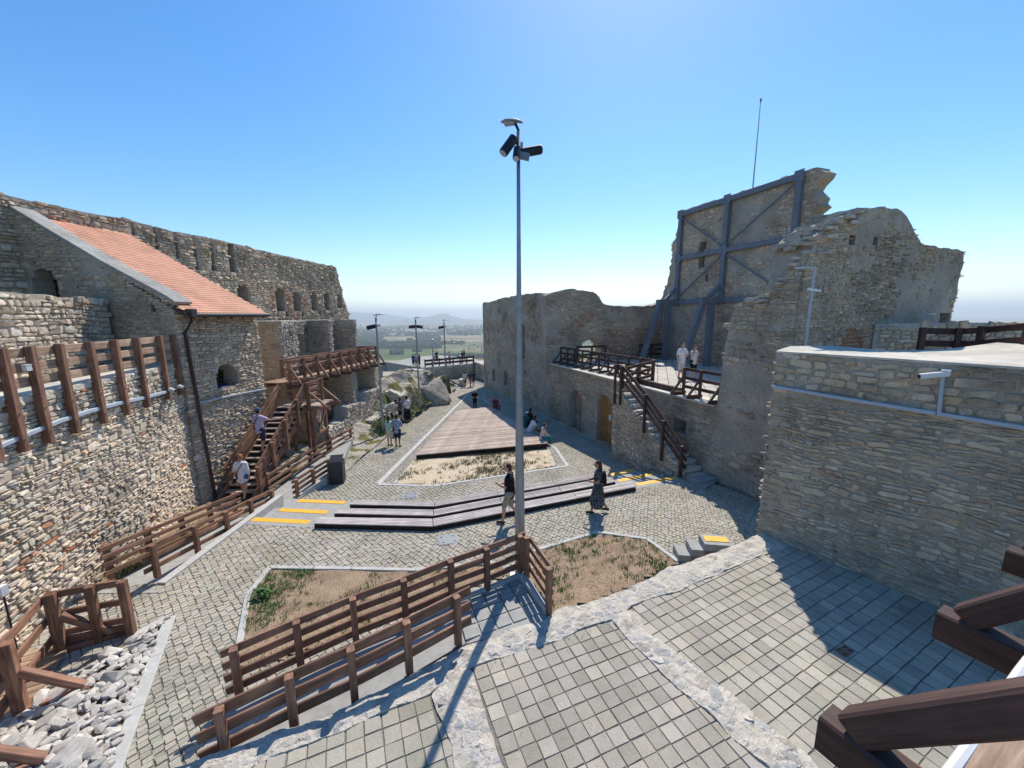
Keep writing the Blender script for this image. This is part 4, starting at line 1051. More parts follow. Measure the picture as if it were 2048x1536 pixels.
for q in (p1, p0_, pm1):
    b0 = np.array([q[0], q[1], .02])+nin*.3; b1 = np.array([q[0], q[1], .02])-nin*.78
    beam('outrigger', b0, b1, .15, .15, M_WOOD, fb); beam('brace', np.array([q[0], q[1], .72])-nin*.07, b1+nin*.08+np.array([0, 0, .10]), .12, .12, M_WOOD, fb)
    beam('strut', np.array([q[0], q[1], -.6])-nin*.02, b1+nin*.15+np.array([0, 0, -.06]), .10, .10, M_WOOD, fb)
far = [p1+nin*1.45, p0_+nin*1.45, pm1+nin*1.45]
fence('brown railing on the far side of the footbridge', [p1-dd*1.0+nin*1.45]+far, 1.2, 3, side=1, ext=.0, post_px=.14, bh=.14)
fl = W(4, 1180, 1.5)
t = thing('wall_spotlight', 'small white spotlight on a stub by the footbridge railing', 'spotlight', (fl[0], fl[1], .9)); v, f = box_vf(-.05, .05, -.05, .05, .5, .68); ob('housing', raw_mesh('housing', v, f), M_WHITE, t); v, f = tube_vf([(0, 0, -.9), (0, 0, .5)], .015); ob('stem', raw_mesh('stem', v, f), M_ANTH, t)

# pit with loose limestone
pitg = bed('pit_soil', pit, lambda x, y: .004, 0, M_SOIL, .2, .008)
rk = np.random.RandomState(17)
def rock_mesh(r, sx, sy, sz, sub=2):
    b = bmesh.new(); n_ = 15 if sub == 1 else 22
    for _ in range(n_):
        c = r.uniform(-1, 1, 3); c /= max(abs(c).max(), np.linalg.norm(c)*.8); b.verts.new(Vector(c*r.uniform(.85, 1, 3)*np.array([sx, sy, sz])))
    q = bmesh.ops.convex_hull(b, input=b.verts[:]); loose = [v_ for v_ in b.verts if not v_.link_faces]
    bmesh.ops.delete(b, geom=loose, context='VERTS'); bmesh.ops.bevel(b, geom=b.edges[:], offset=.04, segments=1, affect='EDGES')
    me = bpy.data.meshes.new('rock'); b.to_mesh(me); b.free(); return me
rmesh = []
for i in range(10):
    m_ = rock_mesh(rk, 1, rk.uniform(.5, .85), rk.uniform(.22, .42), 1 if i % 2 else 2); m_.materials.append(M_LOOSE); rmesh.append(m_)
pp = np.array(pit); cnt = 0; placed = []
for _ in range(4000):
    if cnt >= 300: break
    q = rk.uniform(pp.min(0), pp.max(0)); s = rk.choice([.08, .11, .15, .20, .27], p=[.28, .3, .24, .13, .05])*rk.uniform(.85, 1.15)
    if not inpoly(np.array([q[0], q[0]+s*1.15, q[0]-s*1.15, q[0], q[0]]), np.array([q[1], q[1], q[1], q[1]+s*1.1, q[1]-s*1.1]), pit).all(): continue
    if any((q[0]-a)**2+(q[1]-b)**2 < (s+c)**2*.16 for a, b, c in placed): continue
    placed.append((q[0], q[1], s)); o = ob('limestone_block', rmesh[rk.randint(10)], None, None, (q[0], q[1], s*.22+rk.uniform(0, .07)))
    o.scale = (s, s, s); o.rotation_euler = (rk.uniform(-.35, .35), rk.uniform(-.35, .35), rk.uniform(0, 6.28))
    tag(o, 'loose whitish limestone block lying in the kerbed pit beside the footbridge', 'stone', 'loose limestone blocks in the pit'); cnt += 1

chv, chf = [], []
for _ in range(900):
    q = rk.uniform(pp.min(0), pp.max(0)); s = rk.uniform(.02, .055)
    if not inpoly(np.array([q[0]+s*1.5, q[0]-s*1.5]), np.array([q[1], q[1]]), pit).all(): continue
    c = np.array([q[0], q[1], rk.uniform(.0, .06)]); k0 = len(chv)
    for d_ in ((1, 0, 0), (-1, 0, 0), (0, 1, 0), (0, -1, 0), (0, 0, .7), (0, 0, -.7)): chv.append(c+(np.array(d_)+rk.uniform(-.35, .35, 3))*s)
    chf += [tuple(k0+i for i in t_) for t_ in ((0, 2, 4), (2, 1, 4), (1, 3, 4), (3, 0, 4), (2, 0, 5), (1, 2, 5), (3, 1, 5), (0, 3, 5))]
o = wmesh('limestone_chips', chv, chf, M_ROCK, None); tag(o, 'small pale limestone chips scattered between the blocks in the pit', 'gravel', kind='stuff')

# =================================================================== the viewing platform under the camera
vp = thing('viewing_platform', 'dark timber viewing platform edge with outrigger beams and braces', 'platform', (2.4, .9, 4.2))
e0 = np.array([1.34, 1.43, 4.29]); el = np.array([.885, .465, 0]); el /= np.linalg.norm(el); ei = np.array([el[1], -el[0], 0])
for k in range(-1, 4):
    a = e0+el*(1.265*k)
    if k >= 0:
        beam('outrigger', a, a+ei*1.1, .13, .17, M_WOODD, vp)
        beam('brace', a+ei*.10+np.array([0, 0, .10]), a+ei*.80+np.array([0, 0, 1.0]), .11, .12, M_WOODD, vp)
    beam('post', a+ei*.86+np.array([0, 0, -.1]), a+ei*.86+np.array([0, 0, 1.0]), .14, .14, M_WOODD, vp)
for j in range(9):
    a = e0+ei*(.40+.15*j)-el*1.3+np.array([0, 0, .11]); beam('plank', a, a+el*6.2, .143, .04, M_WOODL, vp)
cap = e0+el*.165+ei*.205+np.array([0, 0, -.20])
v, f = beam_vf(1.2, .2, .2, .05); 
beam('bollard_post', cap+np.array([0, 0, -.9]), cap+np.array([0, 0, .10]), .21, .21, M_WOOD, vp, up=tuple(el))
hp = [e0+ei*.345+el*(-.3+.25*i)+np.array([0, 0, .12+.008*math.sin(i*1.7)]) for i in range(24)]
v, f = tube_vf(hp, [.022 if i % 1 == 0 else .02 for i in range(24)], 8); hs = wmesh('cable_hose', v, f, M_WHITE, None); tag(hs, 'white corrugated cable hose along the platform edge', 'hose')

# =================================================================== left: curved rampart, roofed building, tall ruined wall, piers
wr = np.random.RandomState(101)
CP = Path([(-8.2, 2.0), (-8.75, 4.4), (-9.25, 6.5), (-9.75, 8.4), xy(W(330, 1052, -.1)), xy(W(380, 1010, -.25)), xy(W(414, 985, -.35))], 3)
rw = thing('rampart_wall', 'curved sunlit buff rubble rampart wall beside the long ramp', 'wall', (-10.2, 9.5, -1))
def bigsmall(s, h, c, r):
    k = (h < 2.2) & (r.rand(len(s)) < .35); c = c.copy(); c[k] = c[k]*np.array([1.02, .98, .92]); 
    d = ((s-5.6)/.8)**2+((h-1.6)/.5)**2; k2 = (d < 1) & (r.rand(len(s)) < .12); c[k2] = np.array([.50, .26, .16]); return c
masonry(rw, None, None, -1.0, ragged([0, CP.L], [4.55, 4.55], .02, wr), 1.0, wr, PAL_L, MS_L, MM_L, (.05, .115), (.11, .34), (.012, .058), .22, nind=300, surf=CP, colfn=bigsmall, zs=-.6, minpx=8, joint=.006)
ws_ = [(-9.62, 8.5), (-9.42, 8.5), (-9.32, 12.2), (-10.3, 12.6), (-10.0, 10.7)]
wz_ = lambda x, y: lin(y, [8, 8.4, 12.3], [.02, .0, -.5])
struct(wmesh('soil_strip', *prism_vf([(-10.2, 7.6), (-9.3, 7.6), (-9.2, 12.4), (-9.6, 13.6), (-11.3, 13.6), (-10.6, 11)], -1.2, [.02, .02, -.5, -.55, -.55, -.3]), M_SOIL, None))
grass('wall_foot_weeds', 'green and dry weeds along the foot of the curved rampart wall', ws_, wz_, 420, .12, GREEN+DRY, 93, .04, lambda X, Y: vnoise(X*2, Y*2, 94)+.1, 7)
# capping walk
ss = np.linspace(0, CP.L, 60); o1 = CP(ss, np.full(60, 4.57), .03); o2 = CP(ss, np.full(60, 4.57), -2.3)
V = np.concatenate([o1, o2, o1-np.array([0, 0, .12]), o2-np.array([0, 0, .12])]); f = []
for i in range(59):
    f += [(i, i+1, 61+i, 60+i), (120+i, 121+i, i+1, i), (180+i, 180+i+1, 121+i, 120+i), (60+i, 61+i, 181+i, 180+i)]
f += [(120, 0, 60, 180), (59, 179, 239, 119)]
wmesh('walk_slab', V, f, M_SLAB, rw)
# upper rubble wall behind the walk
uw = thing('upper_wall', 'sunlit coarse rubble wall standing behind the rampart railing', 'wall', (-12.4, 9.5, 4.5))
sA, _ = CP.at_px(-40, 640, -2.0); sB, _ = CP.at_px(232, 640, -2.0)
UP = Path(CP(np.linspace(sA, sB, 14), 0, -2.0))
masonry(uw, None, None, 4.4, ragged([0, UP.L], [6.72, 6.62], .03, wr), .8, wr, PAL_L, MS_L, MM_L, (.08, .2), (.14, .38), (.03, .08), .2, nind=200, surf=UP, minpx=8, zs=4.6)
# railing on the rampart, posts bolted outside
rt = thing('rampart_railing', 'weathered railing with long posts bolted to the outside of the rampart wall', 'railing', (-10, 9.5, 4.55))
ppx = [(-55, 706), (2, 700), (59, 694), (117, 688), (178, 681), (228, 677), (272, 674), (318, 671), (345, 669)]
ps = []
for a, b in ppx:
    s, h = CP.at_px(a, b, .10); ps.append(s); q = CP(np.array([s]), 5.52, .10)[0]; q2 = CP(np.array([s]), 3.55, .10)[0]; n_ = CP(np.array([s]), 0, 1)[0]-CP(np.array([s]), 0, 0)[0]
    beam('post', q2, q, .13, .13, M_WOOD, rt, up=tuple(n_))
    for zz in (3.8, 4.3): 
        c = CP(np.array([s]), zz, .175)[0]; v, f = tube_vf([c, c+n_*.02], .018, 6); wmesh('bolt', v, f, M_GALV, rt)
for i in range(len(ps)-1):
    for k in range(3):
        a = CP(np.array([ps[i]]), 5.40-.29*k, .005)[0]; b = CP(np.array([ps[i+1]]), 5.40-.29*k, .005)[0]; beam('board', a, b, .05, .18, M_WOODL, rt)
for k, (a, b) in enumerate(((55, 736),)):
    s, h = CP.at_px(a, b, .2); q = CP(np.array([s]), h, .2)[0]; t = thing('junction_box', 'small white box on a rampart railing post', 'box', q); v, f = box_vf(-.045, .045, -.045, .045, -.055, .055); ob('box_body', raw_mesh('box_body', v, f), M_WHITE, t); v, f = box_vf(-.05, .05, -.05, .05, .055, .07); ob('box_lid', raw_mesh('box_lid', v, f), M_WHITE, t)
# conduit along the rampart
cp_ = []
for a, b in ((-40, 908), (0, 892), (60, 866), (120, 842), (180, 822), (240, 806), (290, 795), (335, 783)):
    s, h = CP.at_px(a, b, .08); cp_.append(CP(np.array([s]), h, .08)[0])
ct = thing('cable_duct', 'pale grey square cable duct running along the curved rampart wall', 'duct', cp_[3])
for i in range(len(cp_)-1): beam('duct_length', cp_[i], cp_[i+1], .07, .09, M_COND, ct, ext=.006)
for a, b, lb in ((338, 779, 'white wall camera at the end of the rampart cable duct'), (356, 773, 'white wall camera beside the downpipe of the roofed building')):
    s, h = CP.at_px(a, b, .15); q = CP(np.array([min(s, CP.L-.05)]), h, .2)[0]; t = thing('security_camera', lb, 'camera', q)
    v, f = tube_vf([(0, 0, 0), (.22, -.10, -.03)], .05, 8); ob('housing', raw_mesh('housing', v, f), M_WHITE, t); v, f = tube_vf([(.22, -.10, -.03), (.235, -.107, -.033)], .04, 8); ob('lens', raw_mesh('lens', v, f), M_BLACK, t); v, f = box_vf(-.06, .02, -.05, .05, -.05, .05); ob('bracket', raw_mesh('bracket', v, f), M_WHITE, t)

# ---- roofed building
E1 = np.array([.1045, .9945]); E2 = np.array([.9945, -.1045])
RN = np.array([-16.4, 13.75, 9.5]); RF = np.array([-16.0, 17.45, 9.5]); 
EN = np.array([-10.62, 13.1, 6.22]); EF = np.array([-10.22, 16.75, 6.22])
bd = thing('roofed_building', 'stone building with an orange tiled lean-to roof and parapet gable', 'building', (-12.5, 14.5, -1))
br = np.random.RandomState(102)
gA = np.array([-20.15, 13.15+.96]); gB = gA+E2*9.15        # gable face line
sgA = Path([gA, gB])
def g_sh(px, py): 
    s, z, _ = WL(px, py, gA, E2); return s, z
wl = g_sh(62, 560)[0]; wr_ = g_sh(113, 560)[0]; wt = g_sh(88, 537)[1]; wb = 5.2
hole = arch_hole((wl, wr_, wb, wt)); sq = g_sh(306, 615); hole2 = rect_hole((sq[0]-.1, sq[0]+.1, sq[1]-.13, sq[1]+.1))
pr = [g_sh(-120, 338), g_sh(0, 402), g_sh(100, 463), g_sh(210, 528), g_sh(330, 592), g_sh(350, 606)]
gtop = lambda s: float(np.interp(s, [p[0] for p in pr], [p[1] for p in pr]))
masonry(bd, gA, gB, -1, lambda s: gtop(s)-.03, .62, br, PAL_R, MS_R, MM_R, (.06, .13), (.16, .42), (.008, .035), .2, hole=any_hole(hole, hole2), nind=160, zs=3.6, minpx=8, plaster=.6)
# gable coping slabs
for i in range(26):
    s0_, s1_ = np.interp([i, i+1], [0, 26], [pr[0][0], pr[-1][0]])
    p = gA+E2*s0_+np.array([.03, .3]); q = gA+E2*(s1_-.01)+np.array([.03, .3]); beam('coping_slab', (*p, gtop(s0_)+.01), (*q, gtop(s1_)+.01), .66, .09, M_COPE, bd)
v, f = box_vf(0, 1, 0, 1, 0, 1)
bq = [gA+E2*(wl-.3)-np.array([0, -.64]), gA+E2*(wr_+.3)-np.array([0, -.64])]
beam('opening_back', (*bq[0], 5.7), (*bq[1], 5.7), .05, 1.6, M_ANTH, bd)  # near-black panel paints in the darkness of the room behind the arched window
eA = gB+np.array([0, .02]); eL = 3.62; eB = eA+E1*eL
def e_sh(px, py):
    s, z, _ = WL(px, py, eA, E1); return s, z
w1 = e_sh(432, 750); w2 = e_sh(476, 750); w3 = e_sh(455, 727); w4 = e_sh(455, 774)
ehole = arch_hole((w1[0], w2[0], w4[1], w3[1]))
masonry(bd, eA, eB, -1.2, 6.15, .62, br, PAL_W, MS_R, MM_R, (.06, .13), (.14, .4), (.02, .06), .15, hole=ehole, nind=220, zs=-.7, minpx=7)
nB = eB+np.array([0, .003])
masonry(bd, nB, nB-E2*6.0, -1, lambda s: 6.12+s*.57, .5, br, PAL_R, MS_R, MM_R, cell=.5, nind=0, zs=7)
wd_ = thing('window_opening', 'unglazed', 'window') if False else None
c = eA+E1*((w1[0]+w2[0])/2)-E2*.5
beam('window_frame', (*(eA+E1*w1[0]-E2*.55), w4[1]+.03), (*(eA+E1*w2[0]-E2*.55), w4[1]+.03), .08, .08, M_WOODD, bd)
beam('window_frame', (*(eA+E1*(w1[0]*.4+w2[0]*.6)-E2*.55), w4[1]), (*(eA+E1*(w1[0]*.4+w2[0]*.6)-E2*.55), w3[1]-.1), .07, .07, M_WOODD, bd)
M_BLUE = m_plain('blue_board', (.04, .09, .22), .6); M_GRN = m_plain('green_board', (.06, .30, .10), .6)
beam('window_sill', (*(eA+E1*(w1[0]+.06)-E2*.2), w4[1]+.02), (*(eA+E1*(w2[0]-.35)-E2*.2), w4[1]+.02), .3, .03, M_BLUE, bd)
# roof: tiles on a slab
roof = wmesh('roof', *prism_vf([xy(RN), xy(EN), xy(EF), xy(RF)], [RN[2]-.14, EN[2]-.14, EF[2]-.14, RF[2]-.14], [RN[2]-.03, EN[2]-.03, EF[2]-.03, RF[2]-.03]), M_BROWNM, bd)
nrow, ncol = 40, 22; dn = (EN-RN)/np.linalg.norm(EN-RN); al = (EF-EN)/np.linalg.norm(EF-EN); nrm = np.cross(dn, al); nrm = nrm if nrm[2] > 0 else -nrm
Ld = np.linalg.norm(EN-RN); La = np.linalg.norm(EF-EN); th, tw = Ld/nrow, La/ncol
tv = [(0, .004, 0), (0, tw-.004, 0), (th*1.25, .004, .012), (th*1.38, tw/2, .012), (th*1.25, tw-.004, .012), (0, .004, .016), (0, tw-.004, .016), (th*1.25, .004, .034), (th*1.38, tw/2, .034), (th*1.25, tw-.004, .034)]
tf = [(5, 7, 8, 9, 6), (2, 3, 8, 7), (3, 4, 9, 8), (0, 2, 7, 5), (1, 6, 9, 4)]
Bm = np.stack([dn, al, nrm], 1)
tl = []
for i in range(nrow):
    for j in range(ncol+1):
        off = (j-(.5 if i % 2 else 0)); 
        if off < -.01 or off > ncol-.9: continue
        u = j*tw-(tw/2 if i % 2 else 0); p = RN+(RF-RN)/La*0+dn*(i*th)+al*u
        tl.append(p)
tl = np.array(tl); tcol = np.array([.64, .33, .22])*br.uniform(.95, 1.06, (len(tl), 1))*br.uniform(.97, 1.03, (len(tl), 3))
dpt = (tl-CAM)@AF; order = np.argsort(dpt); ind = order[:300]; rest = order[300:]
tmesh = []
for k in range(5):
    me = raw_mesh('roof_tile', tv, tf, np.repeat(np.array([[.64, .33, .22]])*(.96+.02*k), len(tf), 0)); me.materials.append(MS_B); tmesh.append(me)
mrot = Matrix(Bm.tolist()).to_euler()
for i in ind:
    o = ob('roof_tile', tmesh[br.randint(5)], None, roof, tl[i]-wloc(roof)); o.rotation_euler = mrot
tvn = np.array(tv); V = (tl[rest][:, None, :]+(tvn@Bm.T)[None]).reshape(-1, 3); f = [tuple(i*10+q for q in ff) for i in range(len(rest)) for ff in tf]
o = wmesh('roof_tiles', V, f, MS_B, roof, np.repeat(tcol[rest], len(tf), 0)); o['kind'] = 'stuff'
gp = [EN+al*t+dn*.06+np.array([0, 0, -.06]) for t in np.linspace(-.05, La+.05, 8)]
v, f = tube_vf(gp, .075, 10); wmesh('gutter', v, f, M_BROWNM, bd)
for t in np.linspace(.25, La-.25, 6):
    a = EN+al*t-dn*.05; v, f = tube_vf([a+np.array([0, 0, .03]), a+dn*.14+np.array([0, 0, .0]), a+dn*.17+np.array([0, 0, -.14])], .012, 6); wmesh('gutter_bracket', v, f, M_GALV, bd)
for t in np.linspace(.2, La-.1, 7):
    a = EN+al*t-dn*.55+np.array([0, 0, -.17]); b = EN+al*t-dn*.02+np.array([0, 0, -.17]); beam('rafter_end', a, b, .08, .12, M_WOODD, bd)
dpx = [(366, 622), (372, 634), (358, 648), (366, 690), (380, 760), (398, 850), (412, 930), (420, 985)]
q0 = EN+al*.12+dn*.05
dps = [q0+np.array([0, 0, -.08]), q0+np.array([.0, 0, -.25]), np.array([*(eA+E1*.18+E2*.09), 5.55])]
dps += [np.array([*(eA+E1*(.18+.05*i)+E2*.09), 5.55-1.2*i]) for i in range(1, 6)]
v, f = tube_vf(dps, .055, 10); wmesh('downpipe', v, f, M_BROWNM, bd)
v, f = box_vf(-.11, .11, -.11, .11, -.12, .12); wmesh('rain_hopper', np.array(v)+q0+np.array([.03, 0, .02]), f, M_BROWNM, bd)
dcl = [e_sh(395, 806), e_sh(450, 793), e_sh(535, 776)]
dt2 = thing('cable_duct', 'thin grey cable duct along the roofed building below its arched window', 'duct', (*(eA+E2*.06), dcl[0][1]))
for i in range(2): beam('duct_length', (*(eA+E1*dcl[i][0]+E2*.07), dcl[i][1]), (*(eA+E1*min(dcl[i+1][0], eL)+E2*.07), dcl[i+1][1]), .05, .06, M_COND, dt2)

# ---- tall ruined wall behind
tA = np.array([-17.85+.105*9, 9.0]); tr = np.random.RandomState(103)
def t_sh(px, py):
    s, z, _ = WL(px, py, tA, E1); return s, z
tw_ = thing('tall_ruin_wall', 'tall grey ruined wall with arched niches behind the tiled roof', 'wall', (*tA, 2))
tpx = [(-160, 352), (0, 388), (120, 415), (240, 436), (330, 458), (430, 478), (530, 502), (600, 518), (672, 534)]
tsh = [t_sh(*p) for p in tpx]; tend = t_sh(697, 628)
tops_ = ragged([p[0] for p in tsh]+[tsh[-1][0]+3], [p[1] for p in tsh]+[tsh[-1][1]], .03, tr, .5)
zt = tsh[-1][1]; jag = np.cumsum(tr.uniform(-.12, .12, 60)); jag -= jag.mean()
smax_ = lambda h: np.interp(h, [2, tend[1], zt-1.2, zt], [tend[0]+.3, tend[0], tsh[-1][0]+.35, tsh[-1][0]])+np.interp(h, np.linspace(2, zt, 60), jag*.5)
slots = []
for a, b0, b1 in ((268, 440, 470), (315, 455, 498), (357, 465, 517), (395, 474, 540), (428, 482, 533)):
    l, r_ = t_sh(a-3.5, b1)[0], t_sh(a+3.5, b1)[0]; slots.append((l, r_, t_sh(a, b1)[1], 20))
l, r_ = t_sh(459, 530)[0], t_sh(472, 530)[0]; slots.append((l, r_, t_sh(466, 545)[1], t_sh(466, 488)[1]))
l, r_ = t_sh(423, 537)[0], t_sh(434, 537)[0]; slots.append((l, r_, t_sh(428, 542)[1], t_sh(428, 532)[1]))
arcs = []
for a, b, c_, d_ in ((477, 499, 605, 567), (552, 570, 622, 575), (586, 602, 622, 581), (621, 633, 621, 584), (648, 659, 620, 586), (674, 684, 616, 589)):
    s0_, s1_ = t_sh(a, 600)[0], t_sh(b, 600)[0]; arcs.append((s0_, s1_, t_sh(a, c_)[1], t_sh(a, d_)[1]))
for a in (556, 575, 606, 640, 663): 
    s_, z_ = t_sh(a, 629); slots.append((s_-.15, s_+.15, z_-.15, z_+.2))
th_ = any_hole(rect_hole(*slots), arch_hole(*arcs))
def tcol_(s, h, c, r):
    c = c.copy()
    for a in arcs[1:3]:
        k = (abs(s-(a[0]+a[1])/2) < 1.0) & (h < a[3]) & (r.rand(len(s)) < .55); c[k] = np.array([.37, .25, .19])*r.uniform(.8, 1.15, (k.sum(), 1))
    k = h > 7.8; c[k] *= .92; return c
masonry(tw_, tA, None, 2.0, tops_, 1.5, tr, PAL_W, MS_R, MM_R, (.08, .17), (.16, .48), (.02, .09), .17, hole=th_, smax=smax_, surf=Path([tA, tA+E1*30]), s1=tend[0]+.6, nind=110, zs=4.8, minpx=8, colfn=tcol_)
bk = Path([tA-E2*1.0, tA-E2*1.0+E1*30]); wall_core(tw_, bk, 2, tsh[-1][0]-.3, 2, lambda s: tops_(s)-.04, .45, MM_R, .25, None, rng=tr, name='opening_back')

# ---- piers and recessed wall, elevated walkway
pl_ = lambda y: -11.5+.15*(y-18)
pier_t = thing('ruined_piers', 'row of flat-topped ruined stone piers behind the elevated walkway', 'ruin', (-11.5, 20, -1)); pr_ = np.random.RandomState(104)
def ylat(px):      # Y on the pier line seen at column px (at eye level)
    d = ray(px, 690); r_ = d[0]/d[1]; return (-11.5-.15*18)/(r_-.15)
PT = 5.86
def pier(y0, y1, xin, ind=40, zb=-.5):
    a, b = (pl_(y0), y0), (pl_(y1), y1)
    masonry(pier_t, (xin, y0), a, zb, PT, .3, pr_, PAL_W, MS_R, MM_R, (.05, .11), (.12, .34), (.015, .04), .25, nind=ind, minpx=7, zs=2.2)
    b = (a[0]-.14*(y1-y0), y1); masonry(pier_t, (a[0]+.002, a[1]+.07), b, zb, PT-.004, .3, pr_, PAL_W, MS_L, MM_L, (.07, .15), (.12, .34), (.03, .07), .25, nind=ind, minpx=7, zs=2.2)
y1a, y1b = ylat(563), ylat(610); y2a, y2b = ylat(660), ylat(673); y3a, y3b = ylat(711), ylat(719)
pier(y1a, y1b, -13.4, 60); pier(y2a, y2b, -12.6); pier(y3a, y3b+.1, -12.4)
rec = [(pl_(y1b)-.75, y1b-.05), (pl_(y1b)-1.0, y2a+.05)]
dhole = rect_hole((1.0, 1.9, 3, 5.1))
masonry(pier_t, rec[0], rec[1], -.5, PT-.008, .6, pr_, PAL_W, MS_L, MM_L, (.07, .15), (.12, .34), (.03, .07), .25, hole=dhole, nind=40, minpx=7, zs=2.2)
masonry(pier_t, (pl_(y2b)-.75, y2b-.05), (pl_(y2b)-.95, y3a+.05), -.5, PT-.008, .6, pr_, PAL_W, MS_L, MM_L, (.07, .15), (.12, .34), (.03, .07), .25, nind=20, minpx=7, zs=2.2)
v, f = prism_vf([(-15.5, y1a-.2), (pl_(y1a)-1.25, y1a+.1), (pl_(y3b)-1.2, y3b), (-14.2, y3b+4)], 5.55, 5.84); wmesh('capping', v, f, MM_T, pier_t)
# lower piers carrying the walkway
def wk(y): return -10.2+.15*(y-18)
for i, (ya, yb) in enumerate(((y1a+.3, y1a+1.3), (y2a-.1, y2b+.3), (y3a-.1, y3b+.3))):
    xo = wk(ya)-.12
    masonry(pier_t, (xo-2.2, ya), (xo, ya), -1, 2.85, .5, pr_, PAL_W, MS_R, MM_R, (.05, .11), (.12, .34), (.01, .03), .3, nind=20, minpx=7)
    masonry(pier_t, (xo+.003, ya+.07), (xo-.1, yb), -1, 2.846, .3, pr_, PAL_W, MS_L, MM_L, (.07, .13), (.12, .3), (.02, .05), .3, nind=10, minpx=7)
wkw = thing('elevated_walkway', 'elevated timber walkway carried past the ruined piers', 'walkway', (wk(18), 18, 3.1)); YE = 26.2
for i in range(54):
    y = 17.9+.155*i
    if y > YE: break
    beam('plank', (wk(y)-1.25, y, 3.08), (wk(y)+.02, y, 3.08), .147, .05, M_WOODL, wkw)
for o_ in (-.1, -1.1): beam('joist', (wk(17.9)+o_, 17.9, 2.96), (wk(YE)+o_, YE, 2.96), .14, .18, M_WOOD, wkw)
wt_ = [np.array([wk(y)+.0, y, 4.10]) for y in np.linspace(17.95, YE, 9)]
fence('braced railing on the court side of the elevated walkway', wt_, 1.05, 3, side=1, post_px=.12, bh=.17, first=.10, ext=0)
for p in wt_:
    beam('outrigger', (p[0]-.2, p[1], 2.93), (p[0]+.55, p[1], 2.93), .12, .14, M_WOODD, wkw); beam('brace', (p[0]+.05, p[1], 3.72), (p[0]+.47, p[1], 3.02), .10, .10, M_WOOD, wkw)
fence('railing closing the far end of the elevated walkway', [np.array([wk(YE)-1.2, YE+.05, 4.1]), np.array([wk(YE)-.05, YE+.05, 4.1])], 1.05, 3, side=-1, post_px=.11, bh=.17, ext=0)
fence('railing on the pier side of the elevated walkway', [np.array([wk(y)-1.25, y, 4.0]) for y in (19.2, 21.4, 23.6, 25.8)], .9, 2, side=-1, post_px=.11, bh=.2, ext=0)

# ---- wooden staircase
stc = thing('wooden_staircase', 'brown wooden staircase climbing to the elevated walkway', 'staircase', (-9.9, 13.7, -.5))
SA, SB = np.array([0, 13.65, -.45]), np.array([0, 17.3, 2.12]); xl, xr = -10.62, -9.42; nstep = 15
def sx(y, b): return b+.05*(y-13.65)
for i in range(nstep):
    t = (i+.5)/nstep; y = SA[1]+(SB[1]-SA[1])*t; z = SA[2]+(SB[2]-SA[2])*(i+1)/nstep
    beam('tread', (sx(y, xl)+.03, y, z-.02), (sx(y, xr)-.03, y, z-.02), .29, .045, M_DECK, stc)
    beam('riser', (sx(y, xl)+.04, y-.10, z-.125), (sx(y, xr)-.04, y-.10, z-.125), .02, .15, M_DECKD, stc)
sd = (SB-SA)/np.linalg.norm(SB-SA)
for b in (xl, xr):
    beam('stringer', (sx(SA[1], b), SA[1]-.25, SA[2]-.05), (sx(SB[1], b), SB[1]+.02, SB[2]-.06), .07, .28, M_WOOD, stc)
def rail_pts(b): return [np.array([sx(SA[1]+(SB[1]-SA[1])*t, b), SA[1]+(SB[1]-SA[1])*t, SA[2]+(SB[2]-SA[2])*t+1.03]) for t in (.02, .27, .52, .77, 1.0)]
for b, sd_ in ((xr+.10, 1), (xl-.02, -1)):
    tp = rail_pts(b)
    for i, p in enumerate(tp):
        if sd_ > 0: beam('post', (p[0], p[1], p[2]-1.25), p+np.array([0, 0, .03]), .12, .12, M_WOOD, stc)
        if i: 
            for k in range(3): beam('rail_board', tp[i-1]-np.array([sd_*.09, 0, .05+.25*k]), p-np.array([sd_*.09, 0, .05+.25*k]), .045, .15, M_WOOD, stc)
lz_ = 2.12
for i in range(9): beam('landing_plank', (sx(17.3, xl)-.05, 17.37+.15*i, lz_-.02), (sx(17.3, xr)+.6, 17.37+.15*i, lz_-.02), .143, .045, M_DECK, stc)
for b in (17.4, 18.5): beam('landing_joist', (sx(17.3, xl), b, lz_-.13), (sx(17.3, xr)+1.0, b, lz_-.13), .12, .18, M_WOOD, stc)
lt = [np.array([sx(17.3, xr)+.12, 17.35, 3.15]), np.array([sx(17.3, xr)+.16, 18.55, 3.15])]
for p in lt:
    beam('post', p-np.array([0, 0, 1.1]), p, .12, .12, M_WOOD, stc); beam('brace', p+np.array([.05, 0, -.45]), p+np.array([.72, 0, -1.05]), .09, .09, M_WOOD, stc)
    beam('support_post', (p[0]+.05, p[1], -.75), (p[0]+.05, p[1], 1.95), .14, .14, M_WOOD, stc); beam('outrigger', (p[0]-.2, p[1], 2.0), (p[0]+.85, p[1], 2.0), .12, .14, M_WOOD, stc)
for k in range(3): beam('rail_board', lt[0]-np.array([.06, 0, .06+.27*k]), lt[1]-np.array([.06, 0, .06+.27*k]), .045, .15, M_WOOD, stc)
a, b = lt[0]+np.array([.05, 0, 0]), lt[1]+np.array([.05, 0, 0])
beam('cross_brace', (a[0]+.07, a[1], .4), (b[0]+.07, b[1], 1.8), .05, .12, M_WOOD, stc); beam('cross_brace', (a[0]-.0, a[1], 1.8), (b[0]-.0, b[1], .4), .05, .12, M_WOOD, stc)
beam('tie_beam', (a[0]+.1, a[1]-.05, .75), (b[0]+.1, b[1]+.05, .75), .06, .13, M_WOOD, stc)
for b_ in (xl+.05, xl+.75): beam('support_post', (b_, 18.5, -.6), (b_, 18.5, 2.0), .13, .13, M_WOOD, stc)
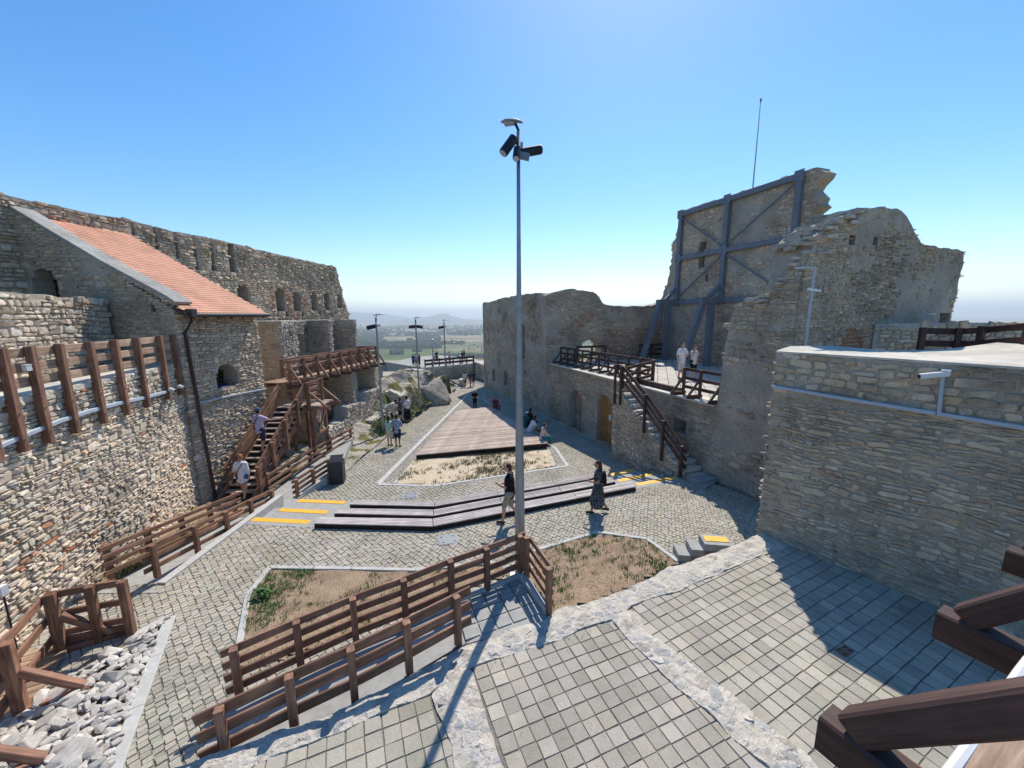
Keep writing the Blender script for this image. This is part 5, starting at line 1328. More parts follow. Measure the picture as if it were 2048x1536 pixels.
for k in range(4): beam('rail_board', (xl-.15, 18.62, 2.3+.27*k), (xr+.35, 18.62, 2.3+.27*k), .05, .17, M_WOODL, stc)
for p_ in ((-10.7, 18.75), (-9.95, 18.75)): beam('post', (*p_, 2.1), (*p_, 3.25), .11, .11, M_WOOD, stc)

# ---- rock outcrop
ctl = np.array([(-12.5, 13.8, -.9), (-9.6, 14.5, -.75), (-8.2, 17, -.75), (-7.6, 20.5, -.85), (-7.7, 22, -.9), (-9.6, 20, -.45), (-11, 20, -.3), (-9.8, 23.2, .05), (-8.6, 24, -.45), (-11, 26, 1.2), (-9.5, 26.5, 1.15), (-8.2, 26, -.3), (-7.1, 27, -.98), (-9.4, 29, 1.55), (-8.2, 30.5, .9), (-7.0, 29.5, -1.05), (-8.8, 31.5, 1.7), (-7.6, 34.5, 1.35), (-6.7, 31.5, -.9), (-6.1, 35, -1.2), (-6.0, 38.7, -1.4), (-6.6, 37.5, .3), (-9, 36, .9), (-12, 33, .5), (-8, 41, -1.6), (-14, 30, 0), (-14, 24, .5), (-5.9, 42, -1.8), (-10, 45, -3.5), (-14, 42, -3.5), (-12.5, 17, -.8)])
def mound(x, y):
    d2 = (ctl[:, 0]-x)**2+((ctl[:, 1]-y)*.8)**2+.03; w__ = 1/d2**1.6; return float((w__*ctl[:, 2]).sum()/w__.sum())
xs = np.arange(-15, -5.2, .2); ys = np.arange(13.6, 46, .22); X, Y = np.meshgrid(xs, ys, indexing='ij')
Z = np.array([[mound(a, b) for b in ys] for a in xs]); steep = np.clip((Z+1.0)*1.2, 0, 1)
Z = Z+vnoise(X*1.4, Y*1.4, 51)*.14*steep+vnoise(X*4, Y*4, 52)*.05*steep
edgeX = np.interp(Y, [12, 13.6, 17, 21, 22.2, 28.6, 38.7, 46], [-7.95, -8.0, -7.35, -7.4, -7.45, -6.8, -5.95, -4.8])
keep = ((X[:-1, :-1]+X[1:, 1:])/2 < (edgeX[:-1, :-1]+edgeX[1:, 1:])/2-.05)
idx = np.arange(X.size).reshape(X.shape); I, J = np.where(keep); f = np.stack([idx[I, J], idx[I+1, J], idx[I+1, J+1], idx[I, J+1]], 1)
def m_outcrop():
    m, n, b = newmat('outcrop_rock_and_turf'); b.inputs['Roughness'].default_value = .95; b.inputs['Specular IOR Level'].default_value = .1
    geo = nd(n, 'ShaderNodeNewGeometry').outputs['Position']; n1 = noise(n, geo, 1.1, 6, .6); n2 = noise(n, geo, 6, 6, .7); n3 = noise(n, geo, 40, 3, .6)
    rk_ = ramp(n, n2.outputs[0], [(.3, (.27, .23, .18)), (.5, (.46, .42, .36)), (.7, (.60, .56, .50))]).outputs[0]
    gr = ramp(n, n2.outputs[0], [(.35, (.09, .11, .03)), (.6, (.20, .19, .08)), (.75, (.36, .29, .17))]).outputs[0]
    c = mixc(n, rk_, gr, ramp(n, n1.outputs[0], [(.47, g3(0)), (.56, g3(1))]).outputs[0])
    c = mixc(n, c, ramp(n, n3.outputs[0], [(.3, g3(.7)), (.7, g3(1.2))]).outputs[0], 1.0, 'MULTIPLY'); n.links.new(c, b.inputs['Base Color'])
    p = bump(n, b, n2.outputs[0], 1.0, .15); bump(n, b, n3.outputs[0], .5, .02, p); return m
M_OUT = m_outcrop()
struct(wmesh('rock_outcrop', np.stack([X, Y, Z], -1).reshape(-1, 3), f, M_OUT, None, smooth=False, origin=np.array([-9., 26, 0])))
slope_poly = [(-7.45, 22.4), (-6.9, 28.6), (-6.0, 38.5), (-6.6, 38), (-7.5, 31), (-8.6, 25), (-8.4, 22)]
grass('green_grass', 'patchy green grass along the kerb below the big boulder', slope_poly, mound, 2600, .12, GREEN+[(.17, .17, .06)]+DRY[:1], 61, .05, lambda X, Y: vnoise(X*.9, Y*.9, 62)+.35, 7)
gp2 = [xy(WG(a, b)) for a, b in ((715, 862), (742, 838), (775, 842), (768, 862))]
grass('green_grass', 'bright green grass patch beside the first court lamp', gp2, mound, 900, .10, [(.13, .30, .04), (.17, .34, .05)], 63, .05, None, 7)
# boulder
bo = thing('boulder', 'big pale-topped boulder on the grass beside the court walkway', 'boulder', (-7.9, 33.2, -1.25))
bmx = bmesh.new(); bmesh.ops.create_icosphere(bmx, subdivisions=4, radius=1); r_ = np.random.RandomState(77)
pls = [(np.array(n_), d_) for n_, d_ in (((-.2, -1, .05), .62), ((.75, -.45, .62), .62), ((.1, -.25, 1), .55), ((-1, -.1, .2), .8), ((.95, .1, .3), .8), ((.55, -.85, .25), .72))]
for v_ in bmx.verts:
    c = np.array(v_.co)
    for n_, d_ in pls:
        n_ = n_/np.linalg.norm(n_); q = c@n_
        if q > d_: c = c-n_*(q-d_)*.97
    c = c*np.array([2.9, 1.8, 1.75]); nz = vnoise(np.array([c[0]*1.5+c[2]]), np.array([c[1]*1.5+c[2]*2]), 5)[0]; c *= 1+.035*nz; v_.co = Vector(c)+Vector((0, 0, .75))
me = bpy.data.meshes.new('rock'); bmx.to_mesh(me); bmx.free(); ob('rock', me, M_ROCKD, bo)
# ruined low walls on the outcrop
for i, (A_, B_, zt_, th2, lb) in enumerate((((-9.55, 19.6), (-8.95, 26.8), (.25, 1.35), .8, 'long low ruined wall stepping up the rock below the piers'), ((-8.9, 27.2), (-7.6, 27.5), (.85, .55), 1.8, 'pale flat-topped ruin block on the rock behind the boulder'), ((-8.6, 23.6), (-7.9, 27.2), (-.25, .0), .5, 'low pale footing wall on the grass side of the outcrop'))):
    t = thing('ruined_wall', lb, 'ruin', (*A_, -.8)); a, b = np.array(A_), np.array(B_); L = np.linalg.norm(b-a); r5 = np.random.RandomState(80+i)
    masonry(t, A_, B_, -1, ragged([0, L*.3, L*.32, L*.65, L*.67, L], [zt_[0], zt_[0]+.05, zt_[0]+.35*(zt_[1]-zt_[0])*2, zt_[0]+.5*(zt_[1]-zt_[0]), zt_[1]-.05, zt_[1]], .06, r5, .2), th2, r5, PAL_L, MS_L, MM_T, (.08, .16), (.14, .4), (.02, .06), .17, nind=60, minpx=7, zs=-.9)

# =================================================================== right: long facade, terrace, ruined halls, near wall
er = np.random.RandomState(201)
LR = np.array([.339, -.941]); LR /= np.linalg.norm(LR)      # along the right-hand wall, towards the camera
fA = np.array([LWX(43.2), 43.2])
def f_sh(px, py):
    s, z, _ = WL(px, py, fA, LR); return s, z
def s_of_y(y): return (43.2-y)/.941*np.linalg.norm([.339, .941])
# --- long facade beyond the terrace
fc = thing('long_facade', 'long tall ruined facade in shade beyond the terrace', 'wall', (*fA, -2))
s_end = s_of_y(27.2); pf = [f_sh(*p) for p in ((978, 604), (1000, 598), (1040, 589), (1075, 586), (1100, 592))]
pf = [(max(p[0], .05), p[1]) for p in pf]
win = arch_hole((f_sh(984, 750)[0], f_sh(990, 750)[0], f_sh(987, 762)[1], f_sh(987, 737)[1]), (f_sh(1008, 750)[0], f_sh(1014, 750)[0], f_sh(1011, 771)[1], f_sh(1011, 742)[1]), (f_sh(1041, 690)[0], f_sh(1050, 690)[0], f_sh(1045, 717)[1], f_sh(1045, 650)[1]))
def fcol(s, h, c, r):
    c = c.copy(); k = (s > s_end-4) & (h > 4.2) & (r.rand(len(s)) < .25); c[k] = np.array([.36, .22, .15]); return c
masonry(fc, fA, None, -2.6, ragged([0]+[p[0] for p in pf]+[s_end+.1], [pf[0][1]]+[p[1] for p in pf]+[pf[-1][1]-.4], .06, er), 1.1, er, PAL_R, MS_R, MM_R, (.08, .17), (.16, .45), (.01, .04), .22, hole=win, surf=Path([fA, fA+LR*60]), s1=s_end, nind=60, minpx=7, zs=-1.8, colfn=fcol, plaster=.1,
        smax=lambda h: s_end-np.interp(h, [-3, 3, 4.5, 6, 7.5], [0, 0, .35, .5, 1.3]))
v, f = box_vf(-.02, .02, -.25, .25, 0, 1)
lb_ = Path([fA-np.array([LR[1], -LR[0]])*.85, fA-np.array([LR[1], -LR[0]])*.85+LR*60])
wall_core(fc, lb_, .5, s_end-.6, -2, lambda s: 6.6, .2, MM_R, .8, None, rng=er, name='opening_back')
# --- terrace retaining wall with doors
TZ = 2.8
tw2 = thing('terrace_wall', 'shaded stone wall with two doors below the terrace railing', 'wall', (LWX(21), 21, -1.2))
sT0, sT1 = s_end+.02, s_of_y(14.0)
d1 = (f_sh(1138, 820)[0], f_sh(1163, 830)[0], -2, f_sh(1150, 779)[1]); d2 = (f_sh(1193, 840)[0], f_sh(1224, 850)[0], -2, f_sh(1208, 790)[1])
nic = (f_sh(1346, 850)[0], f_sh(1372, 850)[0], f_sh(1360, 866)[1], f_sh(1360, 838)[1])
dh = any_hole(arch_hole(d1, d2), rect_hole(nic))
def dcol(s, h, c, r):
    c = c.copy(); k = (h > 1.2) & (s < s_of_y(22)) & (s > s_of_y(25.5)) & (r.rand(len(s)) < .2); c[k] = c[k]*np.array([1.1, .9, .75]); return c
masonry(tw2, None, None, -1.8, ragged([sT0, sT1], [TZ-.06, TZ-.06], .03, er), .7, er, PAL_R, MS_R, MM_R, (.05, .12), (.14, .5), (.01, .035), .16, hole=dh, surf=Path([fA, fA+LR*60]), s0=sT0, s1=sT1, nind=200, minpx=7, zs=-1.2, colfn=dcol, plaster=.35)
fn_ = np.array([LR[1], -LR[0]])          # outward normal (to the court)
def fp(s, d=0.0): return fA+LR*s+fn_*d
bk2 = Path([fA-fn_*.75, fA-fn_*.75+LR*60]); wall_core(tw2, bk2, sT0+.1, sT1-.1, -1.7, lambda s: TZ-.3, .3, MM_R, 1.0, None, rng=er, name='backing')
v, f = prism_vf([tuple(fp(sT0, .12)), tuple(fp(sT1, .12)), tuple(fp(sT1, -.75)), tuple(fp(sT0, -.75))], TZ-.07, TZ+.0); wmesh('coping', v, f, M_SLAB, tw2)
for i, dd_ in enumerate((d1, d2)):
    zb_ = G(0, 24 if i == 0 else 20.8); s0_, s1_ = dd_[0]+.03, dd_[1]-.03; nb_ = 5; w_ = (s1_-s0_)/nb_
    dr = thing('plank_door', ['dark brown plank door standing in the deep recess', 'light oak plank door with a white notice'][i], 'door', (*fp(s0_, -.35), zb_))
    for k in range(nb_):
        c0 = fp(s0_+w_*(k+.5), -.4 if i == 0 else -.30); top_ = dd_[3]-.08-.25*abs((k+.5)/nb_-.5)**2*4*.6
        beam('plank', (*c0, zb_+.03), (*c0, top_), w_-.008, .05, M_DOOR if i else M_WOODL, dr, up=(fn_[0], fn_[1], 0))
    pa, pb = fp(s0_-.02, -.1), fp(s1_+.02, -.1)
    beam('lit_floor_bar', (*(pa+fn_*.05), zb_+.03), (*(pb+fn_*.05), zb_+.03), .45, .06, M_WOODL, dr)  # added bar whose pale timber colour stands for the lit floor at the door
    q = fp(s0_+(s1_-s0_)*.72, -.26 if i else -.36); v, f = tube_vf([(*q, zb_+1.0), (*(q+LR*.12), zb_+1.0)], .012, 6); wmesh('handle', v, f, M_BLACK, dr)
    if i:
        q = fp(s0_+(s1_-s0_)*.6, -.268); beam('notice', (*q, zb_+1.35), (*q, zb_+1.65), .22, .006, M_WHITE, dr, up=(fn_[0], fn_[1], 0))
# --- terrace floor
tpoly = [tuple(fp(sT0, -.5)), tuple(fp(sT1, -.5)), (9.3, 13.3), (15.8, 15.4), (16.5, 18.5), (12.4, 30.6), (3.0, 27.6)]
v, f = prism_vf(tpoly, TZ-.6, TZ-.035); tfl = wmesh('terrace_floor', v, f, M_JOINT, None); struct(tfl)
X, Y = pave_layout(tpoly, (8, 20), R(-20), .5, .5, er, False, .05)
pale = lambda n, X, Y: np.array([.50, .47, .42])*er.uniform(.88, 1.1, (n, 1))
paving(tfl, X, Y, lambda x, y: TZ-.01, R(-20), .5, .5, .012, er, pale, M_PAV, 120, 'paver', 'pavers', 6, .006, .003, .003)
# --- rear hall wall facing the camera
rh = thing('hall_rear_wall', 'broken rear hall wall with brick patches and a low arched opening', 'wall', (7, 28.9, TZ))
hA = np.array([2.35, 27.25]); hB = np.array([12.3, 30.5]); hd = (hB-hA)/np.linalg.norm(hB-hA)
def h_sh(px, py):
    s, z, _ = WL(px, py, hA, hd); return s, z
ph_ = [h_sh(*p) for p in ((1092, 590), (1112, 583), (1140, 578), (1165, 580), (1195, 584), (1200, 600), (1210, 610), (1250, 613), (1300, 612), (1335, 603), (1350, 590))]
aw = (h_sh(1159, 690)[0], h_sh(1203, 690)[0], TZ-.2, h_sh(1180, 679)[1])
nich = rect_hole((h_sh(1268, 660)[0], h_sh(1312, 660)[0], h_sh(1290, 695)[1], h_sh(1290, 660)[1]))
def hcol(s, h, c, r):
    c = c.copy(); a0, a1 = h_sh(1205, 650)[0], h_sh(1320, 650)[0]
    k = (s > a0) & (s < a1) & (h < 5.0) & (r.rand(len(s)) < .8); c[k] = np.array([.29, .18, .135])*r.uniform(.7, 1.2, (k.sum(), 1))
    k = (abs((s-h_sh(1130, 660)[0])*.8-(h-4.6)) < .5) & (h > 4) & (r.rand(len(s)) < .7); c[k] = np.array([.33, .22, .17])*r.uniform(.7, 1.2, (k.sum(), 1)); return c
masonry(rh, hA, None, TZ-.8, ragged([p[0] for p in ph_], [p[1] for p in ph_], .05, er), .9, er, PAL_R, MS_R, MM_R, (.06, .13), (.16, .42), (.01, .04), .2, hole=arch_hole(aw), surf=Path([hA, hA+hd*20]), s1=ph_[-1][0], nind=30, minpx=7, zs=TZ, colfn=hcol, plaster=.3)
# --- shored tall wall with steel frame
sw = thing('shored_tall_wall', 'tall broken wall braced by a blue-grey steel frame', 'wall', (12, 27, TZ))
sR = np.array([.339, -.941])/np.linalg.norm([.339, -.941]); sA_ = np.array([.407*29, 29.0])-sR*2.4
def s_sh(px, py):
    s, z, _ = WL(px, py, sA_, sR); return s, z
prf = [s_sh(*p) for p in ((1366, 421), (1410, 407), (1460, 391), (1500, 377), (1560, 358), (1608, 341), (1625, 333), (1640, 338))]
zmx = max(p[1] for p in prf)
lft = [s_sh(*p) for p in ((1300, 640), (1318, 606), (1332, 575), (1340, 530), (1350, 470), (1366, 421))]
rgt = [s_sh(*p) for p in ((1690, 700), (1680, 600), (1637, 470), (1622, 430), (1640, 405), (1628, 375), (1646, 345), (1628, 333))]
jg = np.random.RandomState(5).uniform(-.16, .16, 70); hz = np.linspace(TZ-1, zmx+.5, 70)
lz_s = sorted([(p[1], p[0]) for p in lft]); rz_s = sorted([(p[1], p[0]) for p in rgt])
smn = lambda h: np.interp(h, [p[0] for p in lz_s], [p[1] for p in lz_s])+np.interp(h, hz, jg)
smx = lambda h: np.interp(h, [p[0] for p in rz_s], [p[1] for p in rz_s])+np.interp(h, hz, jg[::-1])*1.6
def scol(s, h, c, r):
    c = c.copy(); k = (h < 9.3) & (vnoise(s*.9, h*.9, 66)+.25*(9-h)/3 > .15) & (r.rand(len(s)) < .4); c[k] = np.array([.38, .26, .20])*r.uniform(.8, 1.2, (k.sum(), 1)); return c
wd1 = (s_sh(1398, 500)[0], s_sh(1412, 500)[0], s_sh(1405, 535)[1], s_sh(1405, 484)[1]); wd2 = (s_sh(1410, 555)[0], s_sh(1416, 555)[0], s_sh(1413, 562)[1], s_sh(1413, 549)[1])
masonry(sw, None, None, TZ-.8, ragged([0]+[p[0] for p in prf]+[prf[-1][0]+4], [prf[0][1]]+[p[1] for p in prf]+[prf[-1][1]], .06, er), .9, er, PAL_W, MS_R, MM_R, (.08, .16), (.2, .5), (.01, .04), .22, hole=rect_hole(wd1, wd2), smin=smn, smax=smx, surf=Path([sA_, sA_+sR*30]), s1=prf[-1][0]+1.6, nind=100, minpx=7, zs=TZ, colfn=scol, plaster=.25)
bk3 = Path([sA_-np.array([sR[1], -sR[0]])*.5, sA_-np.array([sR[1], -sR[0]])*.5+sR*30]); wall_core(sw, bk3, wd1[0]-.5, wd2[1]+.5, wd2[2]-.5, lambda s: wd1[3]+.5, .2, MM_R, .5, None, rng=er, name='opening_back')
fr = thing('steel_frame', 'blue-grey steel shoring frame bolted to the tall broken wall', 'steel frame', (12, 27, TZ)); fnS = np.array([sR[1], -sR[0]])
def sp(s, z, d=.15): 
    q = sA_+sR*s+fnS*d; return np.array([q[0], q[1], z])
vx = [s_sh(1362, 500)[0], s_sh(1455, 470)[0], s_sh(1596, 440)[0]]; ztop, zmid, zbot = s_sh(1365, 428)[1], s_sh(1365, 517)[1], s_sh(1350, 605)[1]
ztop = np.mean([ztop, s_sh(1600, 356)[1]])
for i, s in enumerate(vx): beam('column', sp(s, zbot-.2), sp(s, ztop+.12), .30, .24, M_STEEL, fr, up=(fnS[0], fnS[1], 0))
for z_, h_ in ((ztop, .30), (zmid, .28), (zbot, .28)):
    for a, b in ((vx[0], vx[1]), (vx[1], vx[2])): beam('crossbeam', sp(a+.15, z_), sp(b-.15, z_), .22, h_, M_STEEL, fr)
for a, za, b, zb_ in ((vx[0]+.2, ztop-.3, vx[1]-.2, zmid+.3), (vx[1]+.2, zmid+.3, vx[2]-.2, ztop-.3), (vx[0]+.2, zbot+.3, vx[1]-.2, zmid-.3), (vx[1]+.2, zmid-.3, vx[2]-.2, zbot+.3)):
    v, f = tube_vf([sp(a, za, .2), sp(b, zb_, .2)], .05, 8); wmesh('tie_rod', v, f, M_STEEL, fr)
for s in vx[:2]:
    beam('bracket', sp(s, zbot, .0), sp(s, zbot, 1.75), .36, .36, M_STEEL, fr)
    beam('knee_brace', sp(s, zbot+.9, .3), sp(s, zbot+.15, 1.1), .22, .22, M_STEEL, fr)
    beam('leg', sp(s, TZ, .85), sp(s, zbot-.18, .85), .34, .34, M_STEEL, fr, up=(fnS[0], fnS[1], 0)); beam('raking_leg', sp(s, TZ, 2.9), sp(s, zbot-.1, 1.5), .30, .34, M_STEEL, fr)
for s in vx:
    for z_ in (ztop, zmid, zbot):
        beam('gusset_plate', sp(s, z_-.26, .275), sp(s, z_+.26, .275), .5, .02, M_STEEL, fr, up=(fnS[0], fnS[1], 0))
        for bs in (-.2, .2):
            for bz in (-.2, .2): v, f = tube_vf([sp(s+bs, z_+bz, .28), sp(s+bs, z_+bz, .305)], .025, 6); wmesh('bolt', v, f, M_GALV, fr)
a0 = s_sh(1495, 378); at = thing('antenna_mast', 'thin antenna mast on top of the shored wall', 'antenna', sp(a0[0], a0[1]-.4, -.4)); atop = s_sh(1511, 199)[1]
v, f = tube_vf([(0, 0, 0), (0, 0, atop-a0[1]+.4)], [.045, .02], 8); ob('mast', raw_mesh('mast', v, f), M_COND, at); v, f = tube_vf([(0, 0, atop-a0[1]+.35), (0, 0, atop-a0[1]+.5)], .045, 8); ob('tip', raw_mesh('tip', v, f), M_BLACK, at)

# --- rising wall beside the stair and the gabled ruin
rs = thing('rising_wall', 'dark shaded wall rising in a broken curve beside the stone stair', 'wall', (*fp(sT1), -1))
r_p = [f_sh(*p) for p in ((1391, 800), (1396, 745), (1412, 716), (1420, 662), (1432, 645), (1450, 628), (1475, 610), (1500, 598), (1525, 592), (1543, 585), (1558, 566), (1575, 541), (1592, 520), (1612, 497))]
r_p = [(max(p[0], sT1+.05*i), p[1]) for i, p in enumerate(r_p)]
masonry(rs, None, None, -1.2, ragged([p[0] for p in r_p]+[r_p[-1][0]+2.5], [p[1] for p in r_p]+[r_p[-1][1]], .05, er, .2), 1.3, er, PAL_R, MS_R, MM_R, (.05, .12), (.14, .5), (.01, .04), .16, surf=Path([fA, fA+LR*60]), s0=r_p[0][0], s1=s_of_y(11.66), nind=260, minpx=8, zs=-.6, plaster=.3)
gr_ = thing('gabled_ruin', 'big shaded ruin wall with a curved crest and small square sockets', 'wall', (11, 12.6, 3)); uA = fp(s_of_y(11.66))+LR*.05-fn_*.03; ud = np.array([.95, .313]); ud /= np.linalg.norm(ud)
def u_sh(px, py):
    s, z, _ = WL(px, py, uA, ud); return s, z
u_p = [u_sh(*p) for p in ((1548, 606), (1560, 568), (1590, 522), (1618, 487), (1650, 455), (1700, 427), (1735, 414), (1765, 412), (1803, 420), (1818, 440), (1826, 460), (1845, 490), (1880, 494), (1932, 502))]
u_end = u_sh(1932, 503)[0]; sq1 = u_sh(1705, 480); sq2 = u_sh(1752, 482); dq = u_sh(1888, 645)
uh = rect_hole((sq1[0]-.13, sq1[0]+.13, sq1[1]-.14, sq1[1]+.14), (sq2[0]-.11, sq2[0]+.11, sq2[1]-.12, sq2[1]+.12), (dq[0]-.28, dq[0]+.28, 3, u_sh(1890, 626)[1]))
jag2 = er.uniform(-.1, .1, 40)
def ucol(s, h, c, r):
    c = c.copy(); q = np.array([u_sh(1770, 560)[0], u_sh(1770, 560)[1]]); k = (((s-q[0])/1.6)**2+((h-q[1])/1.3)**2 < 1) & (r.rand(len(s)) < .7); c[k] *= .62
    k = (((s-u_sh(1705, 680)[0])/.55)**2+((h-u_sh(1705, 685)[1])/.45)**2 < 1); c[k] = np.array([.30, .16, .10])*r.uniform(.7, 1.1, (k.sum(), 1)); return c
masonry(gr_, uA, None, 2.0, ragged([0]+[p[0] for p in u_p], [u_p[0][1]]+[p[1] for p in u_p], .05, er, .25), 1.1, er, PAL_R, MS_R, MM_R, (.05, .12), (.14, .45), (.008, .035), .14, hole=uh, surf=Path([uA, uA+ud*20]), s1=u_end, nind=280, minpx=7, zs=4.4,
        smax=lambda h: u_end-np.interp(h, [3, 8.4], [.25, 0])+np.interp(h, np.linspace(2, 10, 40), jag2)*.5, colfn=ucol, plaster=.2)
unr = np.array([ud[1], -ud[0]])
bk4 = Path([uA-unr*.6, uA-unr*.6+ud*20]); wall_core(gr_, bk4, 1.0, u_end-.5, 3, lambda s: float(np.interp(s, [p[0] for p in u_p], [p[1] for p in u_p]))-.4, .2, MM_R, .5, None, rng=er, name='opening_back')
# ragged lit ledge stones stepping up between the two
rl_ = thing('stepped_ledge', 'sunlit stepped ledge of broken slabs between the rising wall and the gabled ruin', 'ruin', (8.2, 11.9, 5)); lr = np.random.RandomState(9)
sq_, tq_ = [p[0] for p in r_p], [p[1] for p in r_p]
for i in range(150):
    s_ = lr.uniform(sq_[6], s_of_y(11.62)); dd_ = -lr.uniform(-.08, 1.25); z_ = float(np.interp(s_, sq_, tq_))+lr.uniform(-.03, .06)-(.3*lr.rand()**2 if dd_ > 0 else 0)
    q = fp(s_, dd_); hs_ = lr.uniform(.05, .11); L_ = lr.uniform(.16, .4); a_ = lr.uniform(-.5, .5)
    d_ = np.array([LR[0]*math.cos(a_)-LR[1]*math.sin(a_), LR[0]*math.sin(a_)+LR[1]*math.cos(a_)]); n_ = np.array([-d_[1], d_[0]])*lr.uniform(.07, .16)
    P4 = [q-d_*L_/2-n_, q+d_*L_/2-n_*lr.uniform(.7, 1.1), q+d_*L_/2*lr.uniform(.7, 1)+n_, q-d_*L_/2+n_]
    v, f = prism_vf([tuple(p) for p in P4], z_-hs_, [z_+lr.uniform(-.02, .02) for _ in range(4)]); wmesh('stone', v, f, MS_L, rl_, np.repeat(pal(PAL_W, lr, 1), len(f), 0))
ucrest = lambda s: float(np.interp(s, [p[0] for p in u_p], [p[1] for p in u_p]))
for i in range(140):
    s_ = lr.uniform(.02, 2.3); dd_ = -lr.uniform(-.10, 1.1); z_ = ucrest(max(s_, 0))+lr.uniform(-.02, .05)-(.35*lr.rand()**2 if dd_ > -.02 else 0)
    if s_ < 0: z_ = lr.uniform(5.2, u_p[0][1])
    q = uA+ud*s_+unr*dd_; hs_ = lr.uniform(.05, .11); L_ = lr.uniform(.16, .4); a_ = lr.uniform(-.5, .5)
    d_ = np.array([ud[0]*math.cos(a_)-ud[1]*math.sin(a_), ud[0]*math.sin(a_)+ud[1]*math.cos(a_)]); n_ = np.array([-d_[1], d_[0]])*lr.uniform(.07, .16)
    P4 = [q-d_*L_/2-n_, q+d_*L_/2-n_*lr.uniform(.7, 1.1), q+d_*L_/2*lr.uniform(.7, 1)+n_, q-d_*L_/2+n_]
    v, f = prism_vf([tuple(p) for p in P4], z_-hs_, [z_+lr.uniform(-.02, .02) for _ in range(4)]); wmesh('stone', v, f, MS_L, rl_, np.repeat(pal(PAL_W, lr, 1), len(f), 0))

# --- near right wall with pale capping
nw = thing('near_wall', 'large shaded rubble wall with a pale capping beside the paver terrace', 'wall', (6.3, 9.4, 0)); nA = np.array([6.32, 9.40]); nd_ = np.array([.552, -.834]); nd_ /= np.linalg.norm(nd_)
nn2 = np.array([nd_[1], -nd_[0]])
def n_sh(px, py):
    s, z, _ = WL(px, py, nA, nd_); return s, z
nt_ = [n_sh(*p) for p in ((1561, 702), (1650, 709), (1760, 714), (1850, 719), (1950, 729), (2044, 737))]; NT = float(np.mean([p[1] for p in nt_]))
nr = np.random.RandomState(205)
NP = Path([nA, nA+nd_*10]); wall_core(nw, NP, 0, 7.5, -.3, ragged([0, 7.5], [NT-.04, NT-.04], .03, nr), .8, MM_R, .2, None, rng=nr, name='wall_core')
nlay = np.concatenate([stone_layout(0, 7.5, .2, 4.1, (.05, .125), (.14, .55), nr, .07), stone_layout(0, 7.5, 4.15, NT-.08, (.10, .22), (.18, .50), nr, .03)])
def nin_(s, h): return (s > .04) & (s < 7.46) & (h < NT-.07) & (nr.rand(len(s)) > .05)
stones(nw, NP, nlay, nr, PAL_R, MS_R, (.006, .032), .009, 300, 8, nin_, tilt=.2)
endn = nA-nn2*.8
masonry(nw, endn+np.array([.0, .003]), nA+np.array([.0, .003]), -.3, NT-.045, .3, nr, PAL_W, MS_L, MM_L, (.07, .14), (.12, .3), (.02, .05), .2, nind=0)
cap_ = [tuple(nA+nn2*.01-nd_*.02), tuple(nA+nd_*7.5+nn2*.01), (13.5, 3.2), (15.5, 9.2), (13.3, 10.3), (11.0, 10.0), (9.2, 9.55), (8.0, 10.0), tuple(endn-nd_*.05)]
v, f = prism_vf(cap_, NT-.045, [NT, NT, NT+.2, NT+.25, NT+.2, NT-.03, NT-.02, NT+.08, NT+.08])
bmx = bmesh.new(); vs = [bmx.verts.new(Vector(q)-Vector(wloc(nw))) for q in v]
for q in f: bmx.faces.new([vs[i] for i in q])
bmesh.ops.triangulate(bmx, faces=bmx.faces[:]); bmesh.ops.subdivide_edges(bmx, edges=bmx.edges[:], cuts=3, use_grid_fill=True)
for v_ in bmx.verts: v_.co.z += float(vnoise(np.array([v_.co.x*2]), np.array([v_.co.y*2]), 3)[0])*.015
me = bpy.data.meshes.new('capping'); bmx.to_mesh(me); bmx.free(); ob('capping', me, M_SLAB, nw)
dl = [n_sh(1547, 772), n_sh(1700, 798), n_sh(1875, 826), n_sh(2052, 855)]
cd_ = thing('cable_duct', 'pale grey cable duct crossing the near shaded wall', 'duct', (*(nA+nn2*.06), dl[0][1]))
zz = [p[1] for p in dl]
for i in range(3): beam('duct_length', (*(nA+nd_*(dl[i][0])+nn2*.07), zz[i]), (*(nA+nd_*(dl[i+1][0])+nn2*.07), zz[i+1]), .06, .075, M_COND, cd_, ext=.01)
beam('duct_length', (*(nA+nd_*dl[3][0]+nn2*.07), zz[3]), (*(nA+nd_*7.4+nn2*.07), zz[3]), .06, .075, M_COND, cd_)
c1, c2 = n_sh(1880, 825), n_sh(1889, 748); cs = thing('security_camera', 'white box camera on a grey bracket above the near wall duct', 'camera', (*(nA+nd_*c1[0]+nn2*.1), c1[1]))
q1 = np.array([*(nA+nd_*c1[0]+nn2*.07), c1[1]]); q2 = np.array([*(nA+nd_*c2[0]+nn2*.09), c2[1]]); beam('bracket', q1, q2, .055, .07, M_COND, cs, up=(nn2[0], nn2[1], 0))
hd_ = np.array([*(-nd_*.26+nn2*.14), -.05]); beam('housing', q2+np.array([0, 0, .02])+np.array([*(nd_*.06), 0]), q2+hd_+np.array([*nn2*.05, 0]), .09, .09, M_WHITE, cs); beam('lens', q2+hd_*1.02+np.array([*nn2*.05, 0]), q2+hd_*1.08+np.array([*nn2*.05, 0]), .07, .07, M_BLACK, cs)
beam('mount', q2+np.array([*(nd_*.09), .04]), q2+np.array([*(-nd_*.03), .04]), .1, .1, M_WHITE, cs)
